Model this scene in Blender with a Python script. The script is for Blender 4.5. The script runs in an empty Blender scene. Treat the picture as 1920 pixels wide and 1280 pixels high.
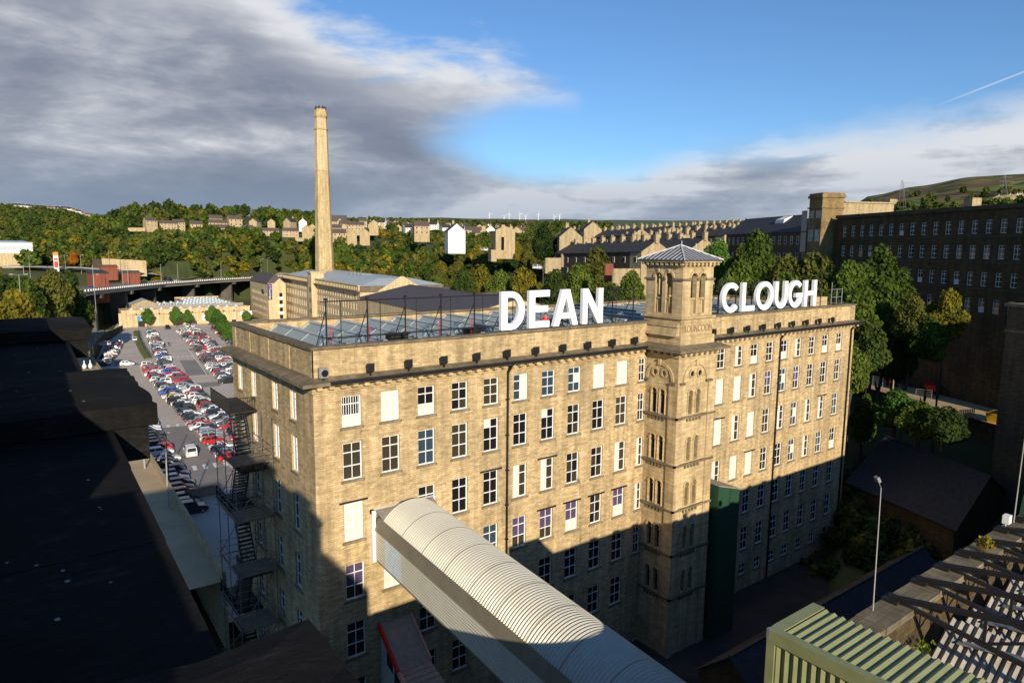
import bpy, bmesh, math, random
from mathutils import Vector, Matrix
from mathutils.geometry import tessellate_polygon
R = math.radians
S = bpy.context.scene
COL = S.collection
rnd = random.Random(7)

# ------------------------------------------------------------------ camera (surveyed from the photograph)
CAM = Vector((-16.7727, -44.5044, 36.3196)); YAW, PIT, ROL, FPX = 0.646072, 0.134391, 0.0091944, 1293.215
_F = Vector((math.sin(YAW)*math.cos(PIT), math.cos(YAW)*math.cos(PIT), -math.sin(PIT)))
_R = Vector((math.cos(YAW), -math.sin(YAW), 0)); _U = _R.cross(_F)
_R2 = math.cos(ROL)*_R + math.sin(ROL)*_U; _U2 = -math.sin(ROL)*_R + math.cos(ROL)*_U
def ray(u, v): return _F + _R2*((u-960)/FPX) - _U2*((v-640)/FPX)
def atz(u, v, z): d = ray(u, v); return CAM + d*((z-CAM.z)/d.z)
def aty(u, v, y): d = ray(u, v); return CAM + d*((y-CAM.y)/d.y)
def atx(u, v, x): d = ray(u, v); return CAM + d*((x-CAM.x)/d.x)
def atr(u, v, r): d = ray(u, v); return CAM + d*(r/math.hypot(d.x, d.y))
SUN_AZ, SUN_EL = R(19.2), R(18.4)          # direction the light travels towards (from +Y towards +X), and height
LDIR = Vector((math.sin(SUN_AZ)*math.cos(SUN_EL), math.cos(SUN_AZ)*math.cos(SUN_EL), -math.sin(SUN_EL)))

# ------------------------------------------------------------------ object helpers
WORLD = {}
def tag(o, label=None, cat=None, group=None, kind=None):
    if label: o['label'] = label
    if cat: o['category'] = cat
    if group: o['group'] = group
    if kind: o['kind'] = kind
    return o
def empty(name, loc, label, cat, group=None):
    o = bpy.data.objects.new(name, None); COL.objects.link(o); o.location = loc; o.empty_display_size = .5
    WORLD[o.name] = Vector(loc)
    return tag(o, label, cat, group)
class MB:
    """collects faces with metre UVs (box projection in the local frame), local frame rotated by ang about z and moved to o"""
    def __init__(s, ang=0, o=(0, 0, 0)):
        s.v = []; s.f = []; s.uv = []; s.m = []; s.c, s.s = math.cos(ang), math.sin(ang); s.o = o
    def w(s, p): return (s.o[0]+s.c*p[0]-s.s*p[1], s.o[1]+s.s*p[0]+s.c*p[1], s.o[2]+p[2])
    def face(s, pts, m=0, uv=None):
        a, b, c = pts[0], pts[1], pts[2]
        e = [b[i]-a[i] for i in range(3)]; g = [pts[-1][i]-a[i] for i in range(3)]
        n = (e[1]*g[2]-e[2]*g[1], e[2]*g[0]-e[0]*g[2], e[0]*g[1]-e[1]*g[0])
        l = math.sqrt(sum(x*x for x in n)) or 1; n = [abs(x)/l for x in n]
        if uv is None:
            if n[2] > .75: uv = [(p[0], p[1]) for p in pts]
            elif n[0] > n[1]: uv = [(p[1], p[2]/max(.3, math.sqrt(max(1e-6, 1-n[2]**2)))) for p in pts]
            else: uv = [(p[0], p[2]/max(.3, math.sqrt(max(1e-6, 1-n[2]**2)))) for p in pts]
        k = len(s.v); s.v += [s.w(p) for p in pts]; s.f.append(tuple(range(k, k+len(pts)))); s.uv += uv; s.m.append(m)
    def box(s, x0, x1, y0, y1, z0, z1, m=0, skip=''):
        if 'b' not in skip: s.face([(x0, y0, z0), (x0, y1, z0), (x1, y1, z0), (x1, y0, z0)], m)
        if 't' not in skip: s.face([(x0, y0, z1), (x1, y0, z1), (x1, y1, z1), (x0, y1, z1)], m)
        if 'f' not in skip: s.face([(x0, y0, z0), (x1, y0, z0), (x1, y0, z1), (x0, y0, z1)], m)
        if 'k' not in skip: s.face([(x1, y1, z0), (x0, y1, z0), (x0, y1, z1), (x1, y1, z1)], m)
        if 'l' not in skip: s.face([(x0, y1, z0), (x0, y0, z0), (x0, y0, z1), (x0, y1, z1)], m)
        if 'r' not in skip: s.face([(x1, y0, z0), (x1, y1, z0), (x1, y1, z1), (x1, y0, z1)], m)
        return s
    def hexa(s, b, t, m=0):
        """b, t: four points each, counter-clockwise seen from above"""
        s.face(b[::-1], m); s.face(t, m)
        for i in range(4):
            j = (i+1) % 4; s.face([b[i], b[j], t[j], t[i]], m)
        return s
    def bar(s, p0, p1, w, h=None, m=0):
        """square bar between two points"""
        h = h or w; p0 = Vector(p0); p1 = Vector(p1); d = (p1-p0).normalized()
        a = d.cross(Vector((0, 0, 1)))
        a = Vector((1, 0, 0)) if a.length < 1e-3 else a.normalized()
        b = a.cross(d).normalized(); a = a*w/2; b = b*h/2
        q = [(-a-b), (a-b), (a+b), (-a+b)]
        A = [tuple(p0+x) for x in q]; B = [tuple(p1+x) for x in q]
        for i in range(4):
            j = (i+1) % 4; s.face([A[i], A[j], B[j], B[i]], m)
        s.face(A[::-1], m); s.face(B, m); return s
    def tube(s, p0, p1, r, n=8, m=0, r2=None, cap=True):
        r2 = r if r2 is None else r2
        p0 = Vector(p0); p1 = Vector(p1); d = (p1-p0).normalized()
        a = d.cross(Vector((0, 0, 1))); a = Vector((1, 0, 0)) if a.length < 1e-3 else a.normalized(); b = d.cross(a)
        A = [tuple(p0+(a*math.cos(t)+b*math.sin(t))*r) for t in [2*math.pi*i/n for i in range(n)]]
        B = [tuple(p1+(a*math.cos(t)+b*math.sin(t))*r2) for t in [2*math.pi*i/n for i in range(n)]]
        for i in range(n):
            j = (i+1) % n; s.face([A[i], A[j], B[j], B[i]], m)
        if cap: s.face(A[::-1], m); s.face(B, m)
        return s
    def lathe(s, x, y, prof, n=12, m=0, rot=0, cap=True):
        rings = [[(x+r*math.cos(2*math.pi*i/n+rot), y+r*math.sin(2*math.pi*i/n+rot), z) for i in range(n)] for r, z in prof]
        for k in range(len(rings)-1):
            for i in range(n):
                j = (i+1) % n
                w = 2*math.pi*max(prof[k][0], prof[k+1][0])/n
                s.face([rings[k][i], rings[k][j], rings[k+1][j], rings[k+1][i]], m,
                       [(w*i, prof[k][1]), (w*(i+1), prof[k][1]), (w*(i+1), prof[k+1][1]), (w*i, prof[k+1][1])])
        if cap: s.face(rings[-1], m); s.face(rings[0][::-1], m)
        return s
    def extrude(s, outlines, fn, t, m=0):
        """outlines: 2-D outer loop + holes; fn(u, w, d) -> local point; solid of thickness t"""
        flat = [p for o in outlines for p in o]
        tri = tessellate_polygon([[Vector((p[0], p[1], 0)) for p in o] for o in outlines])
        for a, b, c in tri:
            s.face([fn(*flat[i], 0) for i in (a, b, c)], m); s.face([fn(*flat[i], t) for i in (c, b, a)], m)
        for o in outlines:
            for i in range(len(o)):
                p, q = o[i], o[(i+1) % len(o)]
                s.face([fn(*p, 0), fn(*q, 0), fn(*q, t), fn(*p, t)], m)
        return s
    def facade(s, fn, u0, u1, z0, z1, rects, dep=.2, m=0, mr=None):
        """wall with real openings: fn(u, z, d) -> local point, d into the wall"""
        mr = m if mr is None else mr
        us = sorted({u0, u1, *[r[0] for r in rects], *[r[2] for r in rects]}); us = [u for u in us if u0 <= u <= u1]
        zs = sorted({z0, z1, *[r[1] for r in rects], *[r[3] for r in rects]}); zs = [z for z in zs if z0 <= z <= z1]
        for i in range(len(us)-1):
            for j in range(len(zs)-1):
                cu, cz = (us[i]+us[i+1])/2, (zs[j]+zs[j+1])/2
                if us[i+1]-us[i] < 1e-5 or zs[j+1]-zs[j] < 1e-5: continue
                if any(r[0] < cu < r[2] and r[1] < cz < r[3] for r in rects): continue
                s.face([fn(us[i], zs[j], 0), fn(us[i+1], zs[j], 0), fn(us[i+1], zs[j+1], 0), fn(us[i], zs[j+1], 0)], m)
        for a, b, c, d in rects:
            for p, q in (((a, b), (c, b)), ((c, b), (c, d)), ((c, d), (a, d)), ((a, d), (a, b))):
                s.face([fn(*p, 0), fn(*q, 0), fn(*q, dep), fn(*p, dep)], mr)
        return s
    def build(s, name, mats, parent=None, loc=None, smooth=False):
        base = WORLD[parent.name] if parent is not None else Vector(loc) if loc is not None else Vector((0, 0, 0))
        me = bpy.data.meshes.new(name)
        me.from_pydata([(p[0]-base.x, p[1]-base.y, p[2]-base.z) for p in s.v], [], s.f)
        uvl = me.uv_layers.new(name='UVMap'); uvl.data.foreach_set('uv', [x for q in s.uv for x in q])
        for mt in (mats if isinstance(mats, (list, tuple)) else [mats]): me.materials.append(mt)
        me.polygons.foreach_set('material_index', s.m)
        bm = bmesh.new(); bm.from_mesh(me); bmesh.ops.remove_doubles(bm, verts=bm.verts, dist=1e-4)
        bmesh.ops.recalc_face_normals(bm, faces=bm.faces); bm.to_mesh(me); bm.free()
        if smooth:
            for p in me.polygons: p.use_smooth = True
        me.update()
        o = bpy.data.objects.new(name, me); COL.objects.link(o)
        if parent is not None: o.parent = parent
        else: o.location = base
        WORLD[o.name] = base
        return o
def kids(o): return [c for c in o.children]
def copy_tree(o, loc=None, rz=None, scale=None, parent=None):
    c = o.copy(); COL.objects.link(c); c.parent = parent
    if loc is not None: c.location = loc
    if rz is not None: c.rotation_euler = (0, 0, rz)
    if scale is not None: c.scale = scale
    for ch in kids(o): copy_tree(ch, parent=c)
    return c

# ------------------------------------------------------------------ materials
def newmat(name):
    m = bpy.data.materials.new(name); m.use_nodes = True; nt = m.node_tree
    return m, nt, nt.nodes, nt.links, nt.nodes['Principled BSDF']
def N(ns, t, **k):
    n = ns.new(t)
    for a, b in k.items(): setattr(n, a, b)
    return n
def c4(c): return (c[0], c[1], c[2], 1)
def plain(name, col, rough=.6, metal=0, var=.15, scale=3.0, bump=0, spec=.4):
    m, nt, ns, ls, b = newmat(name)
    tc = N(ns, 'ShaderNodeTexCoord'); nz = N(ns, 'ShaderNodeTexNoise'); nz.inputs['Scale'].default_value = scale; nz.inputs['Detail'].default_value = 6
    ls.new(tc.outputs['Object'], nz.inputs['Vector'])
    mx = N(ns, 'ShaderNodeMix', data_type='RGBA'); ls.new(nz.outputs['Fac'], mx.inputs['Factor'])
    mx.inputs['A'].default_value = c4([x*(1-var*2) for x in col]); mx.inputs['B'].default_value = c4([min(1, x*(1+var*2)) for x in col])
    ls.new(mx.outputs['Result'], b.inputs['Base Color']); b.inputs['Roughness'].default_value = rough; b.inputs['Metallic'].default_value = metal
    b.inputs['Specular IOR Level'].default_value = spec
    if bump:
        bp = N(ns, 'ShaderNodeBump'); bp.inputs['Strength'].default_value = bump; ls.new(nz.outputs['Fac'], bp.inputs['Height']); ls.new(bp.outputs['Normal'], b.inputs['Normal'])
    return m
def masonry(name, c1, c2, mortar, bw=.62, bh=.27, stain=(.10, .085, .06), stain_amt=.35, spec=.15, streak=.75):
    """coursed stone: brick texture on metre UVs, per-block colour, broad weather stains"""
    m, nt, ns, ls, b = newmat(name)
    uv = N(ns, 'ShaderNodeUVMap'); uv.uv_map = 'UVMap'
    br = N(ns, 'ShaderNodeTexBrick'); br.inputs['Scale'].default_value = 1; br.inputs['Brick Width'].default_value = bw; br.inputs['Row Height'].default_value = bh
    br.inputs['Mortar Size'].default_value = .012; br.inputs['Mortar Smooth'].default_value = .3; br.inputs['Bias'].default_value = -.1
    br.inputs['Color1'].default_value = c4(c1); br.inputs['Color2'].default_value = c4(c2); br.inputs['Mortar'].default_value = c4(mortar)
    br.offset = .5; br.squash = 1.4; br.squash_frequency = 3
    ls.new(uv.outputs['UV'], br.inputs['Vector'])
    mp = N(ns, 'ShaderNodeMapping'); mp.inputs['Scale'].default_value = (.9, 3.2, 1); ls.new(uv.outputs['UV'], mp.inputs['Vector'])
    n1 = N(ns, 'ShaderNodeTexNoise'); n1.inputs['Scale'].default_value = 1.1; n1.inputs['Detail'].default_value = 8; n1.inputs['Roughness'].default_value = .7; ls.new(mp.outputs['Vector'], n1.inputs['Vector'])
    n2 = N(ns, 'ShaderNodeTexNoise'); n2.inputs['Scale'].default_value = .22; n2.inputs['Detail'].default_value = 7; n2.inputs['Roughness'].default_value = .62; ls.new(uv.outputs['UV'], n2.inputs['Vector'])
    hv = N(ns, 'ShaderNodeMix', data_type='RGBA', blend_type='OVERLAY'); hv.inputs['Factor'].default_value = .75
    ls.new(br.outputs['Color'], hv.inputs['A']); ls.new(n1.outputs['Fac'], hv.inputs['B'])
    cr = N(ns, 'ShaderNodeValToRGB'); cr.color_ramp.elements[0].position = .42; cr.color_ramp.elements[1].position = .78
    cr.color_ramp.elements[0].color = (0, 0, 0, 1); cr.color_ramp.elements[1].color = (stain_amt,)*3+(1,)
    ls.new(n2.outputs['Fac'], cr.inputs['Fac'])
    mx = N(ns, 'ShaderNodeMix', data_type='RGBA'); ls.new(cr.outputs['Color'], mx.inputs['Factor']); ls.new(hv.outputs['Result'], mx.inputs['A']); mx.inputs['B'].default_value = c4(stain)
    ms = N(ns, 'ShaderNodeMapping'); ms.inputs['Scale'].default_value = (1.3, .10, 1); ls.new(uv.outputs['UV'], ms.inputs['Vector'])
    n3 = N(ns, 'ShaderNodeTexNoise'); n3.inputs['Scale'].default_value = 1.0; n3.inputs['Detail'].default_value = 6; n3.inputs['Roughness'].default_value = .65; ls.new(ms.outputs['Vector'], n3.inputs['Vector'])
    c3 = N(ns, 'ShaderNodeValToRGB'); c3.color_ramp.elements[0].position = .38; c3.color_ramp.elements[0].color = (.62, .60, .56, 1); c3.color_ramp.elements[1].position = .60; c3.color_ramp.elements[1].color = (1.06, 1.05, 1.03, 1); ls.new(n3.outputs['Fac'], c3.inputs['Fac'])
    m3 = N(ns, 'ShaderNodeMix', data_type='RGBA', blend_type='MULTIPLY'); m3.inputs['Factor'].default_value = streak; ls.new(mx.outputs['Result'], m3.inputs['A']); ls.new(c3.outputs['Color'], m3.inputs['B']); mx = m3
    ls.new(mx.outputs['Result'], b.inputs['Base Color']); b.inputs['Roughness'].default_value = .9; b.inputs['Specular IOR Level'].default_value = spec
    bp = N(ns, 'ShaderNodeBump'); bp.inputs['Strength'].default_value = .35; bp.inputs['Distance'].default_value = .03
    ls.new(hv.outputs['Result'], bp.inputs['Height']); ls.new(bp.outputs['Normal'], b.inputs['Normal'])
    return m
def roofing(name, c1, c2, mortar, bw=.35, bh=.22, rough=.7):
    m = masonry(name, c1, c2, mortar, bw, bh, tuple(x*.6 for x in c1), .5, .3, 0); m.node_tree.nodes['Principled BSDF'].inputs['Roughness'].default_value = rough
    return m
def foliage(name, a, bcol, c):
    m, nt, ns, ls, b = newmat(name)
    oi = N(ns, 'ShaderNodeObjectInfo'); geo = N(ns, 'ShaderNodeNewGeometry')
    nz = N(ns, 'ShaderNodeTexNoise'); nz.inputs['Scale'].default_value = .35; nz.inputs['Detail'].default_value = 4; ls.new(geo.outputs['Position'], nz.inputs['Vector'])
    ad = N(ns, 'ShaderNodeMath', operation='MULTIPLY_ADD'); ad.inputs[1].default_value = .5; ls.new(oi.outputs['Random'], ad.inputs[0])
    sb = N(ns, 'ShaderNodeMath', operation='MULTIPLY_ADD'); sb.inputs[1].default_value = 1.3; sb.inputs[2].default_value = -.4; ls.new(nz.outputs['Fac'], sb.inputs[0]); ls.new(sb.outputs[0], ad.inputs[2])
    rp = N(ns, 'ShaderNodeValToRGB'); e = rp.color_ramp.elements; e[0].position = .12; e[0].color = c4(a); e[1].position = .9; e[1].color = c4(c)
    k = e.new(.5); k.color = c4(bcol)
    ls.new(ad.outputs[0], rp.inputs['Fac'])
    rl = N(ns, 'ShaderNodeMix', data_type='RGBA', blend_type='MULTIPLY'); rl.inputs['Factor'].default_value = .5
    isl = N(ns, 'ShaderNodeMapRange'); isl.inputs['To Min'].default_value = .35; isl.inputs['To Max'].default_value = 1.3; ls.new(geo.outputs['Random Per Island'], isl.inputs['Value'])
    ls.new(rp.outputs['Color'], rl.inputs['A']); ls.new(isl.outputs['Result'], rl.inputs['B'])
    ls.new(rl.outputs['Result'], b.inputs['Base Color']); b.inputs['Roughness'].default_value = .75; b.inputs['Specular IOR Level'].default_value = .12
    b.inputs['Subsurface Weight'].default_value = 0
    tr = N(ns, 'ShaderNodeBsdfTranslucent'); ls.new(rl.outputs['Result'], tr.inputs['Color'])
    ms = N(ns, 'ShaderNodeMixShader'); ms.inputs['Fac'].default_value = .32; ls.new(b.outputs[0], ms.inputs[1]); ls.new(tr.outputs[0], ms.inputs[2])
    ls.new(ms.outputs[0], ns['Material Output'].inputs['Surface'])
    return m
M = {}
M['stone'] = masonry('mill sandstone', (.66, .505, .285), (.45, .335, .175), (.33, .25, .14), .40, .165, (.17, .135, .09), .55)
M['stone_side'] = M['stone']
M['ashlar'] = masonry('tower ashlar', (.62, .48, .27), (.49, .37, .20), (.36, .275, .16), 1.1, .36, (.14, .11, .075), .4)
M['weathered'] = masonry('weathered coping stone', (.24, .195, .13), (.17, .14, .095), (.12, .10, .07), 1.6, .5, (.07, .07, .045), .7)
M['pale_stone'] = masonry('cleaned stone', (.66, .53, .32), (.60, .47, .28), (.48, .38, .23), .9, .33, (.3, .24, .15), .25)
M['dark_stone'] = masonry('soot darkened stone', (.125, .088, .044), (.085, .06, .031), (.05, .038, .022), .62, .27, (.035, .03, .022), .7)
M['chimney'] = masonry('chimney stone', (.60, .47, .25), (.50, .385, .20), (.38, .30, .17), .9, .42, (.16, .13, .08), .45)
M['house_stone'] = masonry('house stone', (.52, .41, .24), (.45, .35, .2), (.36, .28, .18), .5, .2, (.25, .2, .13), .3)
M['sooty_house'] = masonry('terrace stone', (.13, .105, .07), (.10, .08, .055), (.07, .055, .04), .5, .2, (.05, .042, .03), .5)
M['tower_stone'] = masonry('mid brown tower stone', (.33, .235, .11), (.24, .17, .08), (.16, .12, .06), .62, .27, (.06, .05, .03), .6)  # one mid brown tone over every tower face
M['gable'] = masonry('rendered gable stone', (.46, .37, .22), (.40, .32, .19), (.36, .28, .18), .7, .25, (.25, .2, .12), .3)
M['white_render'] = plain('white render', (.78, .76, .70), .8, var=.05)
M['brick'] = masonry('red brick', (.30, .075, .045), (.24, .06, .035), (.2, .12, .09), .3, .1)
M['slate'] = roofing('dark slate', (.055, .053, .055), (.042, .041, .044), (.028, .028, .03))
M['brown_tile'] = roofing('brown roof tile', (.13, .095, .075), (.10, .075, .06), (.07, .055, .045))
M['purple_slate'] = roofing('purple slate', (.105, .088, .085), (.085, .072, .07), (.06, .052, .05), .4, .25)
M['black_metal'] = plain('black painted metal', (.018, .018, .02), .45, .3)
M['dark_iron'] = plain('dark iron', (.025, .023, .022), .6, .4)
M['galv'] = plain('galvanised steel', (.42, .42, .41), .45, .7)
M['pole_grey'] = plain('grey painted pole', (.38, .38, .35), .5, .2)
M['white_paint'] = plain('white painted timber', (.82, .82, .80), .5, var=.03)
M['letter_white'] = plain('white sign face', (.88, .88, .88), .45, var=.03, scale=.8)
M['blind'] = plain('cream window blind', (.66, .62, .55), .8, var=.04)
M['purple_blind'] = plain('purple blind', (.07, .05, .11), .8)
M['cladding'] = plain('beige steel cladding', (.52, .50, .41), .45, .1, var=.06, scale=.7)
M['cladding_dark'] = plain('weathered fascia', (.20, .175, .125), .6, .1, var=.12, scale=1.2)
M['green_clad'] = plain('olive green steel sheet', (.235, .25, .115), .55, .05, var=.12, scale=1.4)
M['green_box'] = plain('dark green board', (.02, .065, .036), .6)
M['roof_sheet'] = plain('old corrugated sheet', (.30, .27, .23), .8, .1, var=.3, scale=1.5)
M['rooflight'] = plain('grp rooflight', (.50, .56, .60), .5)
M['lead'] = plain('pale lead roof', (.42, .47, .48), .6, .1, var=.08, scale=.15)
M['tower_roof'] = plain('lead grey tower roof', (.10, .10, .11), .5, .2, var=.2)
M['roof_roll'] = plain('pale lead roll', (.50, .51, .53), .5, .2)
M['asphalt'] = plain('car park asphalt', (.50, .435, .37), .9, var=.14, scale=.12)
M['asphalt_dark'] = plain('dark asphalt', (.24, .22, .20), .9, var=.16, scale=.15)
M['yard_ground'] = plain('yard ground toned for shade', (.045, .04, .035), .9, var=.3, scale=.4)  # ground tone dropped near black to imitate the yard's deep shade
M['paving'] = plain('paving', (.45, .335, .195), .9, var=.14, scale=.4)
M['concrete'] = plain('concrete', (.33, .30, .25), .85, var=.15, scale=.3)
M['timber'] = plain('weathered plank', (.32, .24, .15), .8)
M['line'] = plain('road paint', (.72, .71, .68), .8, var=.1)
M['red'] = plain('red painted trim', (.62, .012, .012), .5, var=.05)
M['pink'] = plain('faded pink trim', (.62, .28, .25), .7)
M['felt'] = plain('grey roofing felt', (.30, .27, .22), .9, var=.2, scale=2.5)
M['grass'] = plain('rough grass', (.06, .075, .02), .95, var=.3, scale=.05, bump=.4)
M['lawn'] = plain('mown grass', (.12, .135, .03), .95, var=.2, scale=.08)
M['moor'] = plain('bracken moor', (.11, .075, .042), .95, var=.35, scale=.012)
M['woodland'] = plain('distant woodland', (.075, .10, .035), .95, var=.45, scale=.025, bump=1)
M['bark'] = plain('bark', (.07, .052, .035), .9)
M['yellow'] = plain('yellow painted steel', (.62, .36, .02), .5)
M['blue_sign'] = plain('blue sign', (.02, .28, .62), .5, var=.03)
M['navy_sign'] = plain('navy sign', (.035, .03, .09), .5, var=.03)
M['sign_white'] = plain('white sign lettering', (.85, .85, .85), .6, var=.02)
M['purple_logo'] = plain('violet emblem', (.32, .10, .42), .5)
M['orange'] = plain('orange sign', (.75, .2, .02), .5)
M['scaffold_tube'] = plain('dull scaffold tube', (.20, .195, .185), .6, .5)
M['grey_plank'] = plain('grey scaffold plank', (.20, .16, .11), .85, var=.25, scale=2)
M['skin'] = plain('skin', (.45, .26, .18), .6)
M['cloth'] = plain('dark clothing', (.03, .03, .04), .8)
M['tyre'] = plain('tyre rubber', (.015, .015, .015), .8)
def glassmat(name, col, rough=.08):
    m, nt, ns, ls, b = newmat(name); b.inputs['Base Color'].default_value = c4(col); b.inputs['Roughness'].default_value = rough; b.inputs['Specular IOR Level'].default_value = .6
    return m
M['glass'] = glassmat('dark window glass', (.012, .012, .014))
M['blue_glass'] = glassmat('sky tinted glass', (.035, .06, .085), .15)
M['warm_glass'] = glassmat('glass with a dim room behind', (.05, .04, .026), .12)
M['car_glass'] = glassmat('car glass', (.02, .025, .03), .06)
M['north_light'] = glassmat('north light glazing', (.27, .32, .31), .4)
M['teal_glass'] = glassmat('teal curtain glass', (.05, .13, .12), .12)
M['steel_glass'] = glassmat('grey cladding glass', (.22, .24, .23), .3)

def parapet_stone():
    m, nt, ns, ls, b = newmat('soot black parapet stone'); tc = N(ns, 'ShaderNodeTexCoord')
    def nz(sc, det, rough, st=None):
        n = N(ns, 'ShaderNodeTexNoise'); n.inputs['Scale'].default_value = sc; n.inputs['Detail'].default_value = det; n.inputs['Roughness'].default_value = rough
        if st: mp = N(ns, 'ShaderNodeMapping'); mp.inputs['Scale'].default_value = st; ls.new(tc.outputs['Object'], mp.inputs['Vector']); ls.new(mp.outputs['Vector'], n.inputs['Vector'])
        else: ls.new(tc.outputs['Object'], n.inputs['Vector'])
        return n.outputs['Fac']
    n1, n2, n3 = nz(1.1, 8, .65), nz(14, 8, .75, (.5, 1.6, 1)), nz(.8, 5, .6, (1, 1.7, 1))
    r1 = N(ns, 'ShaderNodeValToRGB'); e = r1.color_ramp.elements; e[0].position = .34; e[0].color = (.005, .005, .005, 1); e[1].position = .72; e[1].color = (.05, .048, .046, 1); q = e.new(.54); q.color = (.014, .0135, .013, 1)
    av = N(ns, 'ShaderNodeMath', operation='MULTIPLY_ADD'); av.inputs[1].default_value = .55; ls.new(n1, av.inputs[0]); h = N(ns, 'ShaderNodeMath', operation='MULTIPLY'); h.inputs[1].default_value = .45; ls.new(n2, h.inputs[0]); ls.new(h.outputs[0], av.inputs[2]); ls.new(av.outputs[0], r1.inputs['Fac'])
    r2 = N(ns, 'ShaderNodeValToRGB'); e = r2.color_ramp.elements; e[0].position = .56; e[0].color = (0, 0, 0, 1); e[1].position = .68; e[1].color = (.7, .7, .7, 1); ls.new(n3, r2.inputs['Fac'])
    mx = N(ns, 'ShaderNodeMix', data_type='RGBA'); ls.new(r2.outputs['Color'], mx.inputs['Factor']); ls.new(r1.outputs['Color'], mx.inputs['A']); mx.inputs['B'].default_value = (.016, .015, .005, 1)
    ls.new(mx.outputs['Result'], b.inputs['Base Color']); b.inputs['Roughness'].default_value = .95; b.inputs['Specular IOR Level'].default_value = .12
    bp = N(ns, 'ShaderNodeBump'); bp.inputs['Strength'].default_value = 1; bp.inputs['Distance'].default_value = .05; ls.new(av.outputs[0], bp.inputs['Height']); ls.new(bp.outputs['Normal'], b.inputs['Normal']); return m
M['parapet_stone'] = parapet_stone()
M['underdeck_shade'] = masonry('black viaduct wall', (.035, .03, .025), (.025, .022, .018), (.02, .017, .014), .8, .35, (.01, .01, .01), .6)  # near-black colour stands for the shade below the deck
M['shade_toned_concrete'] = plain('concrete toned dark for shade', (.10, .09, .075), .9, var=.3, scale=.3)  # concrete darkened so the colour carries the shade on the piers
M['lichen'] = plain('pale lichen', (.30, .31, .27), .9, var=.2)
M['leaf_green'] = foliage('mid green leaves', (0.046, 0.081, 0.013), (0.098, 0.150, 0.021), (0.169, 0.215, 0.036))
M['leaf_dark'] = foliage('dark green leaves', (0.023, 0.044, 0.012), (0.052, 0.086, 0.018), (0.098, 0.130, 0.029))
M['leaf_olive'] = foliage('olive leaves', (0.065, 0.081, 0.016), (0.130, 0.143, 0.026), (0.221, 0.202, 0.042))
M['leaf_yellow'] = foliage('yellowing leaves', (0.111, 0.117, 0.016), (0.260, 0.215, 0.021), (0.416, 0.299, 0.026))
M['leaf_orange'] = foliage('orange leaves', (0.156, 0.058, 0.010), (0.390, 0.130, 0.016), (0.520, 0.221, 0.023))
M['leaf_bright'] = foliage('bright street tree leaves', (0.039, 0.098, 0.016), (0.085, 0.182, 0.031), (0.143, 0.260, 0.052))

# ------------------------------------------------------------------ camera, sun, sky
cd = bpy.data.cameras.new('camera'); cam = bpy.data.objects.new('camera', cd); COL.objects.link(cam)
cd.sensor_width = 36; cd.lens = FPX/1920*36; cd.clip_end = 30000; cd.clip_start = .05
cam.matrix_world = Matrix(((_R2.x, _U2.x, -_F.x, CAM.x), (_R2.y, _U2.y, -_F.y, CAM.y), (_R2.z, _U2.z, -_F.z, CAM.z), (0, 0, 0, 1)))
S.camera = cam
sd = bpy.data.lights.new('sun', 'SUN'); sun = bpy.data.objects.new('sun', sd); COL.objects.link(sun)
sd.energy = 5.0; sd.angle = R(.5); sd.color = (1, .87, .68)
sun.rotation_euler = (-LDIR).to_track_quat('Z', 'Y').to_euler(); sun.location = (0, 0, 200)
S.view_settings.view_transform = 'Standard'; S.view_settings.look = 'None'; S.view_settings.exposure = .25; S.view_settings.gamma = 1
S.view_settings.use_curve_mapping = False
S.render.engine = 'CYCLES'; S.cycles.max_bounces = 5; S.cycles.diffuse_bounces = 2; S.cycles.glossy_bounces = 2; S.cycles.transmission_bounces = 2
S.cycles.use_denoising = True

wd = bpy.data.worlds.new('World'); S.world = wd; wd.use_nodes = True
nt = wd.node_tree; ns, ls = nt.nodes, nt.links; ns.clear()
SKY = .10
def mth(op, a, b=None, c=None, clamp=False):
    n = N(ns, 'ShaderNodeMath', operation=op, use_clamp=clamp)
    for i, x in enumerate((a, b, c)):
        if x is None: continue
        if isinstance(x, (int, float)): n.inputs[i].default_value = x
        else: ls.new(x, n.inputs[i])
    return n.outputs[0]
def mixc(f, a, b):
    n = N(ns, 'ShaderNodeMix', data_type='RGBA')
    for k, x in (('Factor', f), ('A', a), ('B', b)):
        if isinstance(x, (int, float)): n.inputs[k].default_value = x
        elif isinstance(x, tuple): n.inputs[k].default_value = x
        else: ls.new(x, n.inputs[k])
    return n.outputs['Result']
def sstep(x, lo, hi):
    n = N(ns, 'ShaderNodeMapRange', interpolation_type='SMOOTHSTEP'); n.inputs['From Min'].default_value = lo; n.inputs['From Max'].default_value = hi; ls.new(x, n.inputs['Value']); return n.outputs['Result']
tc = N(ns, 'ShaderNodeTexCoord'); sp = N(ns, 'ShaderNodeSeparateXYZ'); ls.new(tc.outputs['Generated'], sp.inputs[0])
az = mth('MULTIPLY', mth('ARCTAN2', sp.outputs[0], sp.outputs[1]), 180/math.pi)
el = mth('MULTIPLY', mth('ARCSINE', sp.outputs[2]), 180/math.pi)
def azel(u, v):
    d = ray(u, v).normalized(); return math.degrees(math.atan2(d.x, d.y)), math.degrees(math.asin(d.z))
sky = N(ns, 'ShaderNodeTexSky', sky_type='NISHITA'); sky.sun_disc = False; sky.sun_elevation = SUN_EL; sky.sun_rotation = SUN_AZ+math.pi
sky.altitude = 300; sky.air_density = 1.0; sky.dust_density = .1; sky.ozone_density = 4.0
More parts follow.
